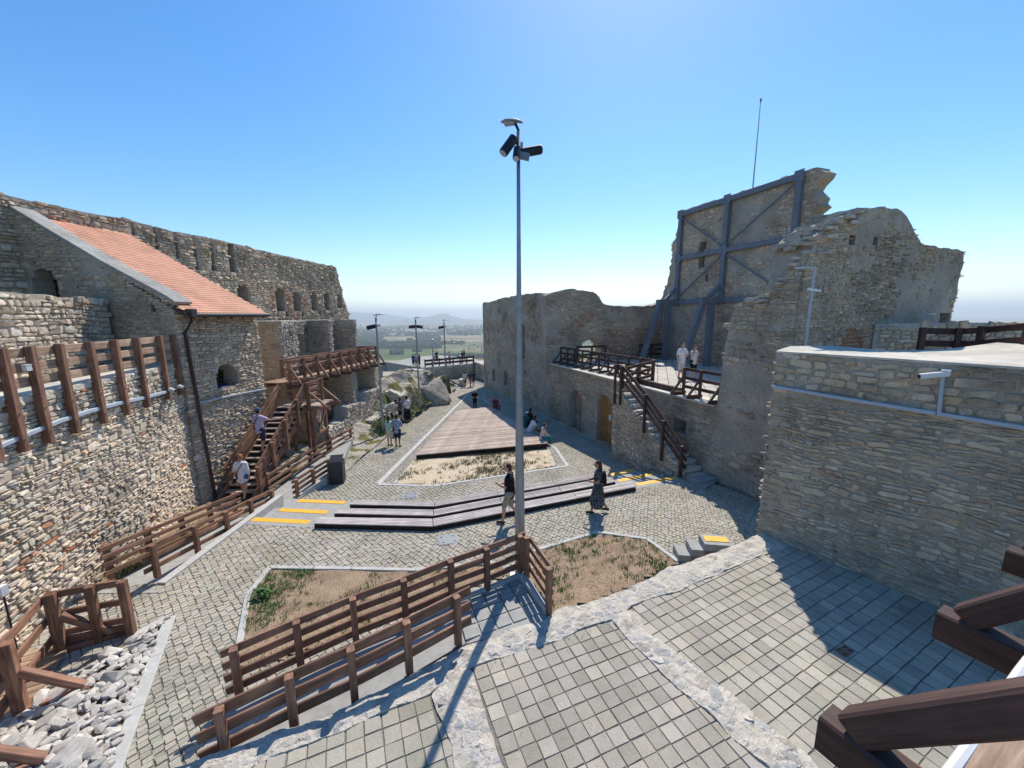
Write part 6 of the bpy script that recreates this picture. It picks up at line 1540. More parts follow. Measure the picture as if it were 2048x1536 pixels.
# conduit with camera at the gabled ruin corner
k1, k2, k3 = u_sh(1591, 684), u_sh(1604, 536), u_sh(1556, 540)
cz = thing('camera_conduit', 'tall grey conduit with a white twin camera on the ruin corner', 'conduit', (*(uA+ud*k1[0]+unr*.3), 4.8))
def up3(s, z, d=.33): return np.array([*(uA+ud*s+unr*d), z])
su = (k1[0]+k2[0])/2
beam('conduit_length', up3(su, k1[1]-.3), up3(su, k2[1]), .05, .06, M_COND, cz, up=(unr[0], unr[1], 0)); beam('conduit_length', up3(su, k2[1]-.02), up3(su-.75, k2[1]-.06), .05, .05, M_COND, cz)
kc = u_sh(1600, 581); beam('camera_housing', up3(su-.14, kc[1]+.02), up3(su-.02, kc[1]), .08, .07, M_WHITE, cz); beam('camera_housing', up3(su+.03, kc[1]), up3(su+.22, kc[1]-.03, .4), .08, .07, M_WHITE, cz)
fl1 = u_sh(1829, 630); fz = thing('floodlight', 'flat floodlight on a stand before the gabled ruin', 'floodlight', up3(fl1[0], fl1[1]-.9, .3))
beam('stand', up3(fl1[0]+.02, fl1[1]-1.1, .3), up3(fl1[0]+.02, fl1[1], .3), .03, .03, M_COND, fz); beam('lamp_panel', up3(fl1[0]-.15, fl1[1]+.03, .42), up3(fl1[0]+.1, fl1[1]+.03, .42), .16, .03, M_WHITE, fz)
# upper railing to the right
ur = [W(1847, 655, 5.75), W(1920, 656, 5.75), W(1985, 655, 5.78), W(2060, 645, 5.9), W(2140, 637, 6.0)]
ur = [WY(1847, 655, 11.2), WY(1920, 656, 11.0), WY(1965, 652, 10.6), WY(2060, 643, 9.6), WY(2160, 637, 8.8)]
fence('dark timber railing beyond the pale capping of the near wall', ur, 1.1, 3, side=1, mat=M_WOODD, bh=.17, first=.10, ext=.02, post_px=.13)
bw = thing('parapet_wall', 'low pale parapet beyond the dark timber railing', 'wall', (13, 12.8, 4)); masonry(bw, (11.5, 12.6), (20, 12.0), 3.5, 5.72, .6, er, PAL_W, MS_R, MM_T, cell=.4, nind=0, zs=4.8)

# --- stone stair down from the terrace, with dark railing
OS = .95
ss_ = thing('stone_stair', 'stone stair running down the terrace wall to the steps', 'staircase', (*fp(s_of_y(16), OS), -.6))
sS0, sS1 = s_of_y(18.35), s_of_y(14.1); NS = 14
for i in range(NS):
    s0_ = sS0+(sS1-sS0)*i/NS; s1_ = sS1; z_ = 2.45-(2.45-.12)*i/(NS-1); s2_ = sS0+(sS1-sS0)*(i+1)/NS
    v, f = prism_vf([tuple(fp(s0_+.004, OS-.10)), tuple(fp(s2_+.06, OS-.10)), tuple(fp(s2_+.06, .07)), tuple(fp(s0_+.004, .07))], z_-.13, z_); wmesh('tread', v, f, M_SLAB, ss_)
sr = np.random.RandomState(210)
stp = lambda s: 2.45-(2.45-.12)*np.clip((s-sS0)/(sS1-sS0)*NS//1/(NS-1), 0, 1)-.02
masonry(ss_, None, None, -1.4, lambda s: float(stp(s)), OS-.15, sr, PAL_W, MS_R, MM_R, (.06, .13), (.14, .4), (.015, .05), .1, surf=Path([fp(0, OS), fp(60, OS)]), s0=sS0-.35, s1=sS1, nind=180, minpx=7, zs=-.9)
masonry(ss_, fp(sS0-.34, .05), fp(sS0-.352, OS), -1.4, 2.43, .2, sr, PAL_W, MS_R, MM_R, (.06, .13), (.14, .4), (.015, .05), .2, nind=0)
for i, t in enumerate((.0, 1)): 
    v, f = prism_vf([tuple(fp(sS1+.02+.3*i, OS+.1)), tuple(fp(sS1+.5+.3*i, OS+.0)), tuple(fp(sS1+.5, .1)), tuple(fp(sS1+.02, .1))], -.3, .13-.07*i); wmesh('tread', v, f, M_CONC, ss_)
srl = thing('stair_railing', 'dark sloping timber railing on the stone stair', 'railing', (*fp(s_of_y(16), OS), 0))
def stz(s): return 2.45-(2.45-.12)*(s-sS0)/(sS1-sS0)
tps = []
for px_, py_ in ((1243, 733), (1291, 790), (1327, 842), (1364, 893)):
    s, z_, _ = WL(px_, py_, fp(0, OS+.08), LR); tps.append((s, z_))
for i, (s, z_) in enumerate(tps):
    q = fp(s, OS+.08); zb_ = [812, 866, 921, 952][i]; zl = WL([1248, 1288, 1322, 1357][i], zb_, fp(0, OS+.08), LR)[1]
    beam('post', (*q, zl), (*q, z_+.02), .11, .11, M_WOODD, srl, up=(LR[0], LR[1], 0))
for i in range(3):
    for k in range(3):
        (s0_, z0_), (s1_, z1_) = tps[i], tps[i+1]; a, b = fp(s0_, OS-.02), fp(s1_+(.15 if i == 2 else 0), OS-.02); dz_ = -.06-.3*k
        beam('rail_board', (*a, z0_+dz_), (*b, z1_+dz_-(.16 if i == 2 else 0)), .045, .15, M_WOODD, srl)
q = fp(tps[0][0]-.45, OS+.08); beam('post', (*q, 1.9), (*q, tps[0][1]+.05), .11, .11, M_WOODD, srl)
beam('rail_board', (*fp(tps[0][0]-.45, OS), tps[0][1]-.02), (*fp(tps[0][0], OS), tps[0][1]-.02), .045, .15, M_WOODD, srl)
# terrace railings (A-frame posts)
def aframe(label, tops, outdir, hgt=1.08, nbd=3):
    t = fence(label, tops, hgt, nbd, side=-1 if np.cross(np.append((tops[1]-tops[0])[:2], 0), np.array([*outdir, 0]))[2] > 0 else 1, mat=M_WOODD, post_px=.10, bh=.13, first=.06, ext=0)
    for p in tops:
        o3 = np.array([*outdir, 0]); b = p-np.array([0, 0, hgt-.06])
        beam('outrigger', b-o3*.1, b+o3*.62, .10, .13, M_WOODD, t); beam('brace', p-np.array([0, 0, .38])+o3*.05, b+o3*.55+np.array([0, 0, .05]), .08, .08, M_WOODD, t)
    return t
m0, m1 = np.array([*fp(s_of_y(27.0), -.75), TZ+1.1]), W(1306, 719, TZ+1.1)
m0 = W(1122, 694, TZ+1.12)
aframe('dark A-frame railing along the terrace edge above the doors', [m0+(m1-m0)*t for t in np.linspace(0, 1, 11)], fn_)
m2 = W(1243, 735, TZ+.82)
fence('dark railing closing the terrace at the stair head', [m1+np.array([0, -.15, 0]), m1*.5+m2*.5+np.array([0, -.1, 0]), m2+np.array([.1, 0, 0])], 1.0, 3, side=1, mat=M_WOODD, post_px=.10, bh=.14, ext=0)
m3, m4 = np.array([*fp(s_of_y(15.9), -.35), TZ+1.1]), np.array([*fp(s_of_y(14.1), -.35), TZ+1.1])
aframe('short dark A-frame railing beside the rising wall', [m3, m3*.55+m4*.45, m4], fn_)
beam_ = thing('timber_curb', 'dark timber curb along the terrace edge at the stair head', 'curb', (*fp(s_of_y(18.5), -.3), TZ)); beam('timber', (*fp(s_of_y(18.6), -.35), TZ+.1), (*fp(s_of_y(16.0), -.35), TZ+.1), .16, .26, M_WOODD, beam_)
fence('low dark railing across the arched opening of the rear hall', [np.array([*(hA+hd*(aw[0]-.25)+np.array([0, -.5])), TZ+1.1]), np.array([*(hA+hd*((aw[0]+aw[1])/2)+np.array([0, -.5])), TZ+1.1]), np.array([*(hA+hd*(aw[1]+.2)+np.array([0, -.5])), TZ+1.1])], 1.05, 2, mat=M_WOODD, ext=0, bh=.16)
ha = h_sh(1275, 690)[0]; fence('low dark railing before the brick niche of the rear hall', [np.array([*(hA+hd*(ha+o_)+np.array([0, -.6])), TZ+1.1]) for o_ in (0, 1.0, 2.0)], 1.05, 3, mat=M_WOODD, ext=0, bh=.16)

# --- far round bastion
fb_ = np.random.RandomState(220); BZ = -.4
ba = thing('round_bastion', 'far polygonal bastion with a pale broad parapet at the end of the court', 'bastion', (-8, 55, -6))
fl_ = [WY(800, 738, 50), WY(848, 742, 47), WY(945, 730, 49), WY(972, 722, 53)]
rim_o = [WY(760, 731, 56), WY(790, 727, 58), WY(826, 716, 63), WY(868, 712, 66), WY(905, 709, 66), WY(930, 710, 63), WY(975, 727, 55)]
BZ = -.7
ro_ = [(p[0], p[1]) for p in rim_o]; cen = np.mean(ro_, 0)
RO = [tuple(p) for p in ro_]; RI = [tuple(cen+(np.array(p)-cen)*.80) for p in ro_]
for i in range(len(RO)-1):
    v, f = prism_vf([RO[i], RO[i+1], RI[i+1], RI[i]], -9, [rim_o[i][2]-.02*i, rim_o[i+1][2]-.02*i, rim_o[i+1][2]-.02*i+.1, rim_o[i][2]-.02*i+.1]); wmesh('parapet', v, f, MM_T, ba)
bw1, bw2 = WY(848, 736, 49), WY(946, 727, 51)
masonry(ba, xy(bw1), xy(bw2), -6, lambda s: float(np.interp(s, [0, 7], [bw1[2], bw2[2]])), 1.0, fb_, PAL_R, MS_R, MM_T, (.12, .25), (.2, .5), (.02, .05), .4, nind=0)
v, f = prism_vf([xy(bw1), xy(bw2), *[tuple(cen+(np.array(p)-cen)*.9) for p in reversed(ro_)]], -3, min(bw1[2], bw2[2])-.05); wmesh('platform_floor', v, f, M_COPE, ba)
bz0 = min(bw1[2], bw2[2])
bw3, bw4 = WY(806, 736, 47), WY(840, 741, 46); masonry(ba, xy(bw3), xy(bw4), -5, float(bw4[2]), 1.2, fb_, PAL_R, MS_R, MM_T, (.12, .25), (.2, .5), (.02, .05), .4, nind=0)
bw5, bw6 = WY(945, 722, 52), WY(976, 733, 47); masonry(ba, xy(bw5), xy(bw6), -5, lambda s: float(np.interp(s, [0, 5.5], [bw5[2], bw6[2]])), 1.5, fb_, PAL_W, MS_R, MM_T, (.12, .25), (.2, .5), (.02, .05), .4, nind=0)
v, f = prism_vf([xy(WY(765, 745, 46)), xy(WY(806, 745, 46)), xy(WY(806, 735, 50)), xy(WY(765, 733, 50))], -5, -.9); wmesh('rubble_block', v, f, MM_R, ba)
fence('dark plank railing on top of the far bastion', [np.array([bw1[0]+(bw2[0]-bw1[0])*t, bw1[1]+(bw2[1]-bw1[1])*t+.7, bz0+1.0+(bw2[2]-bz0)*t]) for t in np.linspace(0, 1, 8)], 1.0, 2, mat=M_WOODD, bh=.28, first=.18, gap=.45, ext=.1, post_px=.14, side=-1)
fr1, fr2 = WY(820, 732, 47.5), WY(828, 745, 45.5); fence('short dark railing at the bastion steps', [fr1, fr1*.5+fr2*.5, fr2], 1.0, 3, mat=M_WOODD, ext=.1)
for (a0_, b0_), (a1_, b1_), lb in (((882, 757), (912, 776), 'dark railing descending from the court end, left hand'), ((893, 757), (922, 772), 'dark railing descending from the court end, right hand')):
    p, q = WY(a0_, b0_, 46), WY(a1_, b1_, 42.5); fence(lb.replace(', left hand', ' on the grass side').replace(', right hand', ' on the facade side'), [p, p*.5+q*.5, q], 1.0, 3, mat=M_WOODD, ext=.1, bh=.16)
pw = thing('stair_head_block', 'pale stone block at the head of the descending stair', 'block', WY(925, 775, 43)); a_, b_ = WY(917, 760, 43), WY(932, 760, 43.4); v, f = prism_vf([xy(a_), xy(b_), (b_[0], b_[1]+1.2), (a_[0], a_[1]+1.2)], -2.2, a_[2]); wmesh('block', v, f, MM_T, pw)
pw = thing('low_parapet', 'low pale parapet beside the grass at the court end', 'wall', WY(880, 772, 44)); a_, b_ = WY(862, 763, 44), WY(890, 765, 44); v, f = prism_vf([xy(a_), xy(b_), (b_[0], b_[1]+1.2), (a_[0], a_[1]+1.2)], -3, a_[2]); wmesh('block', v, f, MM_T, pw)

# =================================================================== lamp posts
def cyl(a, b, r, k=12): return tube_vf([a, b], r, k)
def lamp(label, base, H, r0, r1, heads, az, group=None, flood=(), box=True, arm=True):
    t = thing('lamp_post', label, 'lamp post', base, group)
    v, f = tube_vf([(0, 0, 0), (0, 0, H*.2), (0, 0, H*.5), (0, 0, H*.8), (0, 0, H-.15)], [r0, r0*.93, r0*.42+r1*.5, r1*1.12, r1], 16); ob('pole', raw_mesh('pole', v, f, smooth=True), M_GALV, t)
    v, f = box_vf(-r0*2, r0*2, -r0*2, r0*2, 0, .03); ob('base_plate', raw_mesh('base_plate', v, f), M_GALV, t)
    # street lamp head: a thin tapering shell on a tilted arm
    d = np.array([math.sin(az), math.cos(az), 0]); p = np.array([-d[1], d[0], 0]) ; top = np.array([0, 0, H])
    v, f = tube_vf([np.array([0, 0, H-.45]), np.array([0, 0, H-.12]), top+d*.06+np.array([0, 0, .0])], [r1*.75, r1*.75, r1*.8], 10); ob('neck', raw_mesh('neck', v, f, smooth=True), M_ANTH, t)
    sec = [(-.12, .07, .03, -.05), (.02, .10, .055, 0), (.2, .13, .05, .03), (.38, .12, .04, .05), (.52, .06, .015, .03)]; v, f = [], []
    for s, wd, hh, rise in sec:
        c = top+d*s*heads+np.array([0, 0, .03+rise*heads])
        for a in np.linspace(0, 2*math.pi, 9)[:-1]:
            v.append(c+p*wd*math.cos(a)*heads+np.array([0, 0, hh*max(-.3, math.sin(a))*heads]))
    for i in range(4):
        for j in range(8): f.append((i*8+j, i*8+(j+1) % 8, i*8+8+(j+1) % 8, i*8+8+j))
    f += [tuple(range(7, -1, -1)), tuple(range(32, 40))]
    hd = ob('lamp_head', raw_mesh('lamp_head', v, f, smooth=True), M_GALV, t)
    v, f = box_vf(-.11*heads, .11*heads, -.15*heads, .15*heads, -.004, .004); v = [top+d*(.27*heads+q[1])+p*q[0]+np.array([0, 0, .045*heads+q[2]-.03]) for q in v]; ob('lens', raw_mesh('lens', v, f), M_GLASS, hd)
    for (fz, faz, tilt, ln, rr) in flood:
        fd = np.array([math.sin(faz)*math.cos(tilt), math.cos(faz)*math.cos(tilt), math.sin(tilt)]); fx = np.array([math.sin(faz), math.cos(faz), 0])
        a = np.array([0, 0, H-fz])+fx*(r1+.12); b = a+fd*ln
        v, f = tube_vf([a-fd*ln*.35, a-fd*ln*.3, b-fd*.02, b], [rr*.7, rr, rr, rr*.9], 16); fl = ob('floodlight', raw_mesh('floodlight', v, f), M_BLACK, t)
        v, f = cyl(b, b+fd*.006, rr*.8, 16); ob('floodlight_lens', raw_mesh('floodlight_lens', v, f), M_GLASS, fl)
        v, f = cyl(np.array([0, 0, H-fz]), a, .03, 8); ob('floodlight_bracket', raw_mesh('floodlight_bracket', v, f), M_BLACK, fl)
    return t
base0 = W(1040, 1158, 0); base0[2] = 0
H0 = WL(1037, 246, base0[:2], np.array([1., 0]))[1]
ml = lamp('tall galvanised lamp post with black floodlights rising behind the ramp railing', base0, H0, .115, .036, .66, R(-75), None, [(.36, R(-120), R(-52), .30, .09), (.50, R(75), R(14), .32, .085), (.55, R(190), R(-55), .22, .07)])
v, f = box_vf(-.14, .14, -.015, .015, -.08, .075); bx_ = ob('floodlight_panel', raw_mesh('floodlight_panel', v, f), M_GALV, ml, (.07, -.12, H0-.62)); bx_.rotation_euler = (R(-18), R(10), R(6))
v, f = box_vf(-.12, .12, -.021, -.015, -.065, .05); ob('panel_glass', raw_mesh('panel_glass', v, f), M_PLATE, bx_)
v, f = box_vf(.04, .09, .02, .07, H0-.45, H0-.32); ob('junction_box', raw_mesh('junction_box', v, f), M_COND, ml)
v, f = box_vf(-.05, .05, -.122, -.112, 1.05, 1.13); ob('label_plate', raw_mesh('label_plate', v, f), M_WHITE, ml)
v, f = box_vf(-.05, .05, -.123, -.113, 1.15, 1.18); ob('label_plate', raw_mesh('label_plate', v, f), M_BLACK, ml)
for i, (pb, pt, lb, fls) in enumerate((((767, 872), (757, 631), 'slim lamp post with one black floodlight beside the standing couple', [(.62, R(-95), R(-12), .36, .12)]),
                              ((840, 825), (839, 636), 'slim lamp post with two black floodlights before the big boulder', [(.62, R(-90), R(-8), .34, .12), (.62, R(90), R(-8), .34, .12)]),
                              ((893, 792), (889, 641), 'slim lamp post on the grass tip beyond the big boulder', [(.60, R(-95), R(-10), .34, .12)]))):
    b = Wf(pb[0], pb[1], mound); b = WG(*pb); Hh = WL(pt[0], pt[1], b[:2], np.array([1., 0]))[1]-b[2]
    lp_ = lamp(lb, b, Hh, .075, .05, 1.0, R(60), 'slim lamp posts along the court', fls)
    v, f = box_vf(.05, .22, -.06, .06, Hh-.62, Hh-.5); ob('junction_box', raw_mesh('junction_box', v, f), M_COND, lp_)
    v, f = box_vf(-.3, .3, -.3, .3, -.3, .06); ob('footing', raw_mesh('footing', v, f), M_CURB, lp_)
b4 = WY(868, 765, 45); H4 = WL(866, 680, b4[:2], np.array([1., 0]))[1]-b4[2]; lamp('distant plain lamp post before the far bastion', b4+np.array([0, 0, -1.0]), H4+1.0, .08, .05, .9, R(0))

# litter bin
bb_ = WG(676, 964); bn = thing('litter_bin', 'black square litter bin with a dark open top', 'litter bin', bb_, None, R(12))
v, f = merge([box_vf(-.27, .27, -.25, -.23, 0, .92), box_vf(-.27, .27, .23, .25, 0, .92), box_vf(-.27, -.25, -.23, .23, 0, .92), box_vf(.25, .27, -.23, .23, 0, .92), box_vf(-.25, .25, -.23, .23, .02, .6)]); ob('body', raw_mesh('body', v, f), M_ANTH, bn)
v, f = merge([box_vf(-.27, .27, -.25, .25, .921, .94)]); 
v = [(-.25, -.2, .935), (.25, -.2, .935), (.25, .24, 1.10), (-.25, .24, 1.10), (-.25, -.2, .92), (.25, -.2, .92), (.25, .24, 1.085), (-.25, .24, 1.085)]; ob('lid', raw_mesh('lid', v, [(0, 1, 2, 3), (7, 6, 5, 4), (0, 4, 5, 1), (1, 5, 6, 2), (2, 6, 7, 3), (3, 7, 4, 0)]), M_BLACK, bn)
for s in (-1, 1):
    v, f = box_vf(-.02+.2*s, .02+.2*s, -.262, -.25, .15, .8); ob('trim_strip', raw_mesh('trim_strip', v, f), M_BLACK, bn)

# =================================================================== people
TMPS = bpy.data.scenes.new('workshop')
def cmat(name, col, rough=.85, pattern=None):
    key = name
    if key in MATS: return MATS[key]
    m, n, b = newmat(key); b.inputs['Roughness'].default_value = rough; b.inputs['Specular IOR Level'].default_value = .2
    tc = nd(n, 'ShaderNodeTexCoord').outputs['Object']; n1 = noise(n, tc, 9, 4, .6)
    c = mixc(n, col, ramp(n, n1.outputs[0], [(.3, g3(.82)), (.7, g3(1.12))]).outputs[0], 1.0, 'MULTIPLY')
    if pattern:
        n2 = noise(n, tc, 26, 2, .5); c = mixc(n, c, pattern, ramp(n, n2.outputs[0], [(.53, g3(0)), (.57, g3(1))]).outputs[0])
    n.links.new(c, b.inputs['Base Color']); bump(n, b, n1.outputs[0], .25, .02); return m
SK1 = cmat('skin_fair', (.56, .33, .24), .6); SK2 = cmat('skin_tan', (.42, .24, .16), .6); HD = cmat('hair_dark', (.018, .013, .012), .5); HB = cmat('hair_brown', (.075, .038, .022), .5); HG = cmat('hair_ginger', (.36, .17, .06), .5); SHOE = cmat('shoe_dark', (.02, .02, .024), .6)
MOUTH = cmat('lip', (.35, .13, .11), .5)
def cone_vf(p, q, r0, r1, k=10):
    p = np.asarray(p, float); q = np.asarray(q, float); d = q-p; L = np.linalg.norm(d); d = d/max(L, 1e-6)
    pts = [p-d*r0*.95, p-d*r0*.7, p-d*r0*.0, q, q+d*r1*.7, q+d*r1*.95]; rr = [r0*.25, r0*.72, r0, r1, r1*.72, r1*.25]
    return tube_vf(pts, rr, k)
def ell_vf(c, r, k=12, m=8):
    v, f = [], []
    for i in range(m+1):
        a = math.pi*i/m
        for j in range(k): t = 2*math.pi*j/k; v.append((c[0]+r[0]*math.sin(a)*math.cos(t)*1.0, c[1]+r[1]*math.sin(a)*math.sin(t), c[2]+r[2]*math.cos(a)))
    for i in range(m):
        for j in range(k): f.append((i*k+j, (i+1)*k+j, (i+1)*k+(j+1) % k, i*k+(j+1) % k))
    return v, f
def blob(name, parts, mat, parent, vox, smooth=3):
    v, f = merge(parts); me = raw_mesh(name, v, f); tmp = bpy.data.objects.new('tmp', me); TMPS.collection.objects.link(tmp)
    r = tmp.modifiers.new('r', 'REMESH'); r.mode = 'VOXEL'; r.voxel_size = vox; r.use_smooth_shade = True
    s = tmp.modifiers.new('s', 'SMOOTH'); s.iterations = smooth; s.factor = .5
    TMPS.view_layers[0].update(); dg = TMPS.view_layers[0].depsgraph; m2 = bpy.data.meshes.new_from_object(tmp.evaluated_get(dg)); bpy.data.objects.remove(tmp); bpy.data.meshes.remove(me)
    m2.materials.clear(); m2.materials.append(mat); m2.name = name
    m2.polygons.foreach_set('use_smooth', np.ones(len(m2.polygons), dtype=bool))
    return ob(name, m2, None, parent)
def person(label, loc, yaw, H=1.75, pose='stand', top=((.5, .5, .5), 'tee'), bottom=((.2, .2, .2), 'shorts'), skin=None, hair=HB, hairlen=0, hat=None, pack=None, strap=None, vox=.016, arms=None, pat=None, bpat=None, group=None, female=False, lean=0.0, headyaw=0.0, shoes=SHOE):
    """local frame: +Y forward, +X right; all lengths for 1.75 m, scaled"""
    skin = skin or SK1; k = H/1.75
    t = thing('person', label, 'person', loc, group, -yaw); n = lambda *a: np.array(a, float)
    V = lambda p: n(*p)
    hw = .165 if female else .19; pel = n(0, 0, .95); 
    hipL, hipR = n(-.09, 0, .92), n(.09, 0, .92)
    kneeL, kneeR, ankL, ankR = n(-.10, .01, .50), n(.10, .01, .50), n(-.10, 0, .085), n(.10, 0, .085)
    if pose == 'walk':
        kneeL, ankL = n(-.09, .16, .53), n(-.09, .20, .10); kneeR, ankR = n(.09, -.02, .50), n(.09, -.30, .16)
    if pose == 'climb':
        kneeL, ankL = n(-.10, .34, .74), n(-.10, .28, .36); kneeR, ankR = n(.10, .02, .50), n(.10, -.08, .09)
    sit = pose.startswith('sit')
    if sit:
        pel = n(0, 0, .10); hipL, hipR = n(-.10, .02, .09), n(.10, .02, .09)
        if pose == 'sit_edge': kneeL, kneeR, ankL, ankR = n(-.13, .44, .13), n(.13, .44, .13), n(-.12, .50, -.22), n(.12, .48, -.22)
        elif pose == 'sit_cross': kneeL, kneeR, ankL, ankR = n(-.30, .32, .12), n(.30, .32, .12), n(.10, .36, .06), n(-.10, .30, .06)
        else: kneeL, kneeR, ankL, ankR = n(-.12, .33, .40), n(.12, .33, .38), n(-.12, .52, .02), n(.12, .52, .0)
    if pose == 'kneel':
        pel = n(0, 0, .5); hipL, hipR = n(-.1, 0, .48), n(.1, 0, .48); kneeL, kneeR, ankL, ankR = n(-.12, .32, .42), n(.12, .1, .1), n(-.12, .25, .08), n(.12, -.3, .08)
    ax = n(0, math.sin(lean), math.cos(lean))                 # torso axis
    fw = n(0, math.cos(lean), -math.sin(lean))
    def T(x, f_, u): return pel+n(x, 0, 0)+ax*u+fw*f_
    waist, chest, nbase = T(0, .0, .16), T(0, .01, .36), T(0, 0, .52); neck = T(0, .02, .60); hl = lean*.35
    hax = n(0, math.sin(hl), math.cos(hl)); headc = neck+hax*.125+n(0, .025, 0)
    shL, shR = T(-hw, 0, .475), T(hw, 0, .475)
    A = arms or {}
    def arm(side, key):
        sh = shL if side < 0 else shR; m = A.get(key, 'down')
        if m == 'down': el = sh+n(side*.05, -.03, -.28); wr = el+n(side*.0, .07, -.25)
        elif m == 'swing': el = sh+n(side*.05, .10, -.26); wr = el+n(-side*.03, .20, -.13)
        elif m == 'phone': el = sh+n(side*.04, .10, -.26); wr = el+n(-side*.10, .22, .08)
        elif m == 'bent': el = sh+n(side*.08, .02, -.27); wr = el+n(-side*.12, .22, -.03)
        elif m == 'hip': el = sh+n(side*.20, -.08, -.22); wr = T(side*.16, .02, .10)
        elif m == 'rail': el = sh+n(side*.20, .12, -.12); wr = el+n(side*.19, .16, .0)
        elif m == 'face': el = sh+n(side*.05, .16, -.18); wr = neck+n(side*.06, .12, -.02)
        elif m == 'reach': el = sh+n(side*.02, .16, -.22); wr = el+n(-side*.02, .18, -.14)
        elif m == 'knee': el = sh+n(side*.04, .10, -.24); wr = (kneeL if side < 0 else kneeR)+n(0, -.04, .06)
        elif m == 'point': el = sh+n(side*.05, .20, .02); wr = el+n(0, .24, .06)
        return sh, el, wr
    aL, aR = arm(-1, 'L'), arm(1, 'R'); S = lambda p: np.asarray(p)*k
    def cn(p, q, a, b): return cone_vf(S(p), S(q), a*k, b*k)
    ch_r = .115 if female else .125
    body = [cn(waist, chest, .11, ch_r), cn(pel, waist, .125, .11), cn(chest+n(-.07, 0, 0), chest+n(.07, 0, 0), ch_r*.95, ch_r*.95), cn(shL*.8+shR*.2, shR*.8+shL*.2, .085, .085), cn(nbase, neck, .06, .052), cn(neck, headc, .05, .06)]
    body.append(ell_vf(S(headc), n(.078, .098, .118)*k)); body.append(ell_vf(S(headc+n(0, .045, -.06)), n(.052, .055, .055)*k))
    body.append(cone_vf(S(headc+n(0, .092, .0)), S(headc+n(0, .112, -.025)), .012*k, .016*k, 6))
    for s in (-1, 1): body.append(ell_vf(S(headc+n(s*.08, -.005, -.01)), n(.014, .026, .034)*k, 8, 6))
    for sh, el, wr in (aL, aR):
        d = (wr-el)/np.linalg.norm(wr-el); s = np.sign(sh[0])
        body += [cn(sh, el, .050, .040), cn(el, wr, .040, .027), cn(wr, wr+d*.07, .030, .034)]
        sd_ = np.cross(d, n(0, 0, 1)) if abs(d[2]) < .8 else n(0, 1, 0); sd_ = sd_/np.linalg.norm(sd_); cu = np.cross(sd_, d)
        for j, (o_, ln) in enumerate(((-.027, .065), (-.009, .078), (.010, .073), (.028, .058))):
            b0 = wr+d*.085+sd_*o_; body += [cone_vf(S(b0), S(b0+d*ln*.55-cu*.006), .0095*k, .0088*k, 6), cone_vf(S(b0+d*ln*.55-cu*.006), S(b0+d*ln-cu*.026), .0088*k, .007*k, 6)]
        b0 = wr+d*.035-sd_*.03; body.append(cone_vf(S(b0), S(b0+d*.045-sd_*.028), .012*k, .0085*k, 6))
    for hp, kn, an in ((hipL, kneeL, ankL), (hipR, kneeR, ankR)):
        cf = kn+(an-kn)*.3+n(0, -.015, 0); body += [cn(hp, kn, .088, .057), cn(kn, cf, .056, .056), cn(cf, an, .055, .037)]
        ft = n(0, .15, -.05) if not sit else n(0, .15, -.03); body += [cn(an+n(0, -.03, -.045), an+ft, .035, .034)]
    b = blob('body', body, skin, t, vox, 3)
    # shoes
    for hp, kn, an in ((hipL, kneeL, ankL), (hipR, kneeR, ankR)):
        ft = n(0, .155, -.05) if not sit else n(0, .155, -.03)
        blob('shoe', [cn(an+n(0, -.035, -.045), an+n(0, .06, -.04), .047, .047), cn(an+n(0, .06, -.04), an+ft, .046, .040)], shoes, t, .015, 2)
    e = .016
    tc, tk = top; tm = cmat(f'cloth_{tc[0]:.2f}_{tc[1]:.2f}_{tc[2]:.2f}_{"p" if pat else "s"}', tc, .9, pat)
    hem = -.06 if tk != 'long' else -.16
    sh_p = [cn(T(0, 0, hem), waist, .155, .135+e), cn(waist, chest, .13+e, ch_r+e+.012), cn(chest+n(-.075, 0, 0), chest+n(.075, 0, 0), ch_r+e, ch_r+e), cn(shL*.85+shR*.15, shR*.85+shL*.15, .09+e*.7, .09+e*.7), cn(T(-.06, 0, hem), T(.06, 0, hem), .14, .14)]
    sl = {'tee': .62, 'tank': 0, 'long': .95, 'shirt': .8}[tk]
    for sh, el, wr in (aL, aR):
        if sl:
            sh_p.append(cn(sh, sh+(el-sh)*min(sl, 1), .062+e*.5, .058+e*.6))
            if tk == 'long': sh_p.append(cn(el, el+(wr-el)*.55, .055, .048))
    shirt = blob('shirt', sh_p, tm, t, vox, 2)
    bc, bk_ = bottom; bm_ = cmat(f'cloth_{bc[0]:.2f}_{bc[1]:.2f}_{bc[2]:.2f}_{"p" if bpat else "s"}', bc, .9, bpat)
    bt = [cn(pel, pel+ax*.10, .14, .135), cn(hipL, hipR, .13, .13)]
    if bk_ == 'skirt' or bk_ == 'dress':
        hz_ = .18 if bk_ == 'skirt' else .36; L1 = (kneeL+kneeR)/2*(1-hz_)+(ankL+ankR)/2*hz_
        bt.append(cone_vf(S(pel), S(L1), .16*k, .25*k, 14))
    else:
        fr_ = {'shorts': .92, 'brief': .55, 'long': 1.9, 'crop': 1.4}[bk_]
        for hp, kn, an in ((hipL, kneeL, ankL), (hipR, kneeR, ankR)):
            q = hp+(kn-hp)*min(fr_, 1); bt.append(cn(hp, q, .112, .083 if fr_ <= 1 else .074))
            if fr_ > 1: bt.append(cn(kn, kn+(an-kn)*(fr_-1), .073, .055))
    blob('trousers' if bk_ in ('long', 'crop') else ('skirt' if bk_ in ('skirt', 'dress') else 'shorts'), bt, bm_, t, vox, 2)
    hr = [ell_vf(S(headc+n(0, -.022, .028)), n(.086, .095, .108)*k), ell_vf(S(headc+n(0, -.045, -.02)), n(.082, .07, .09)*k)]
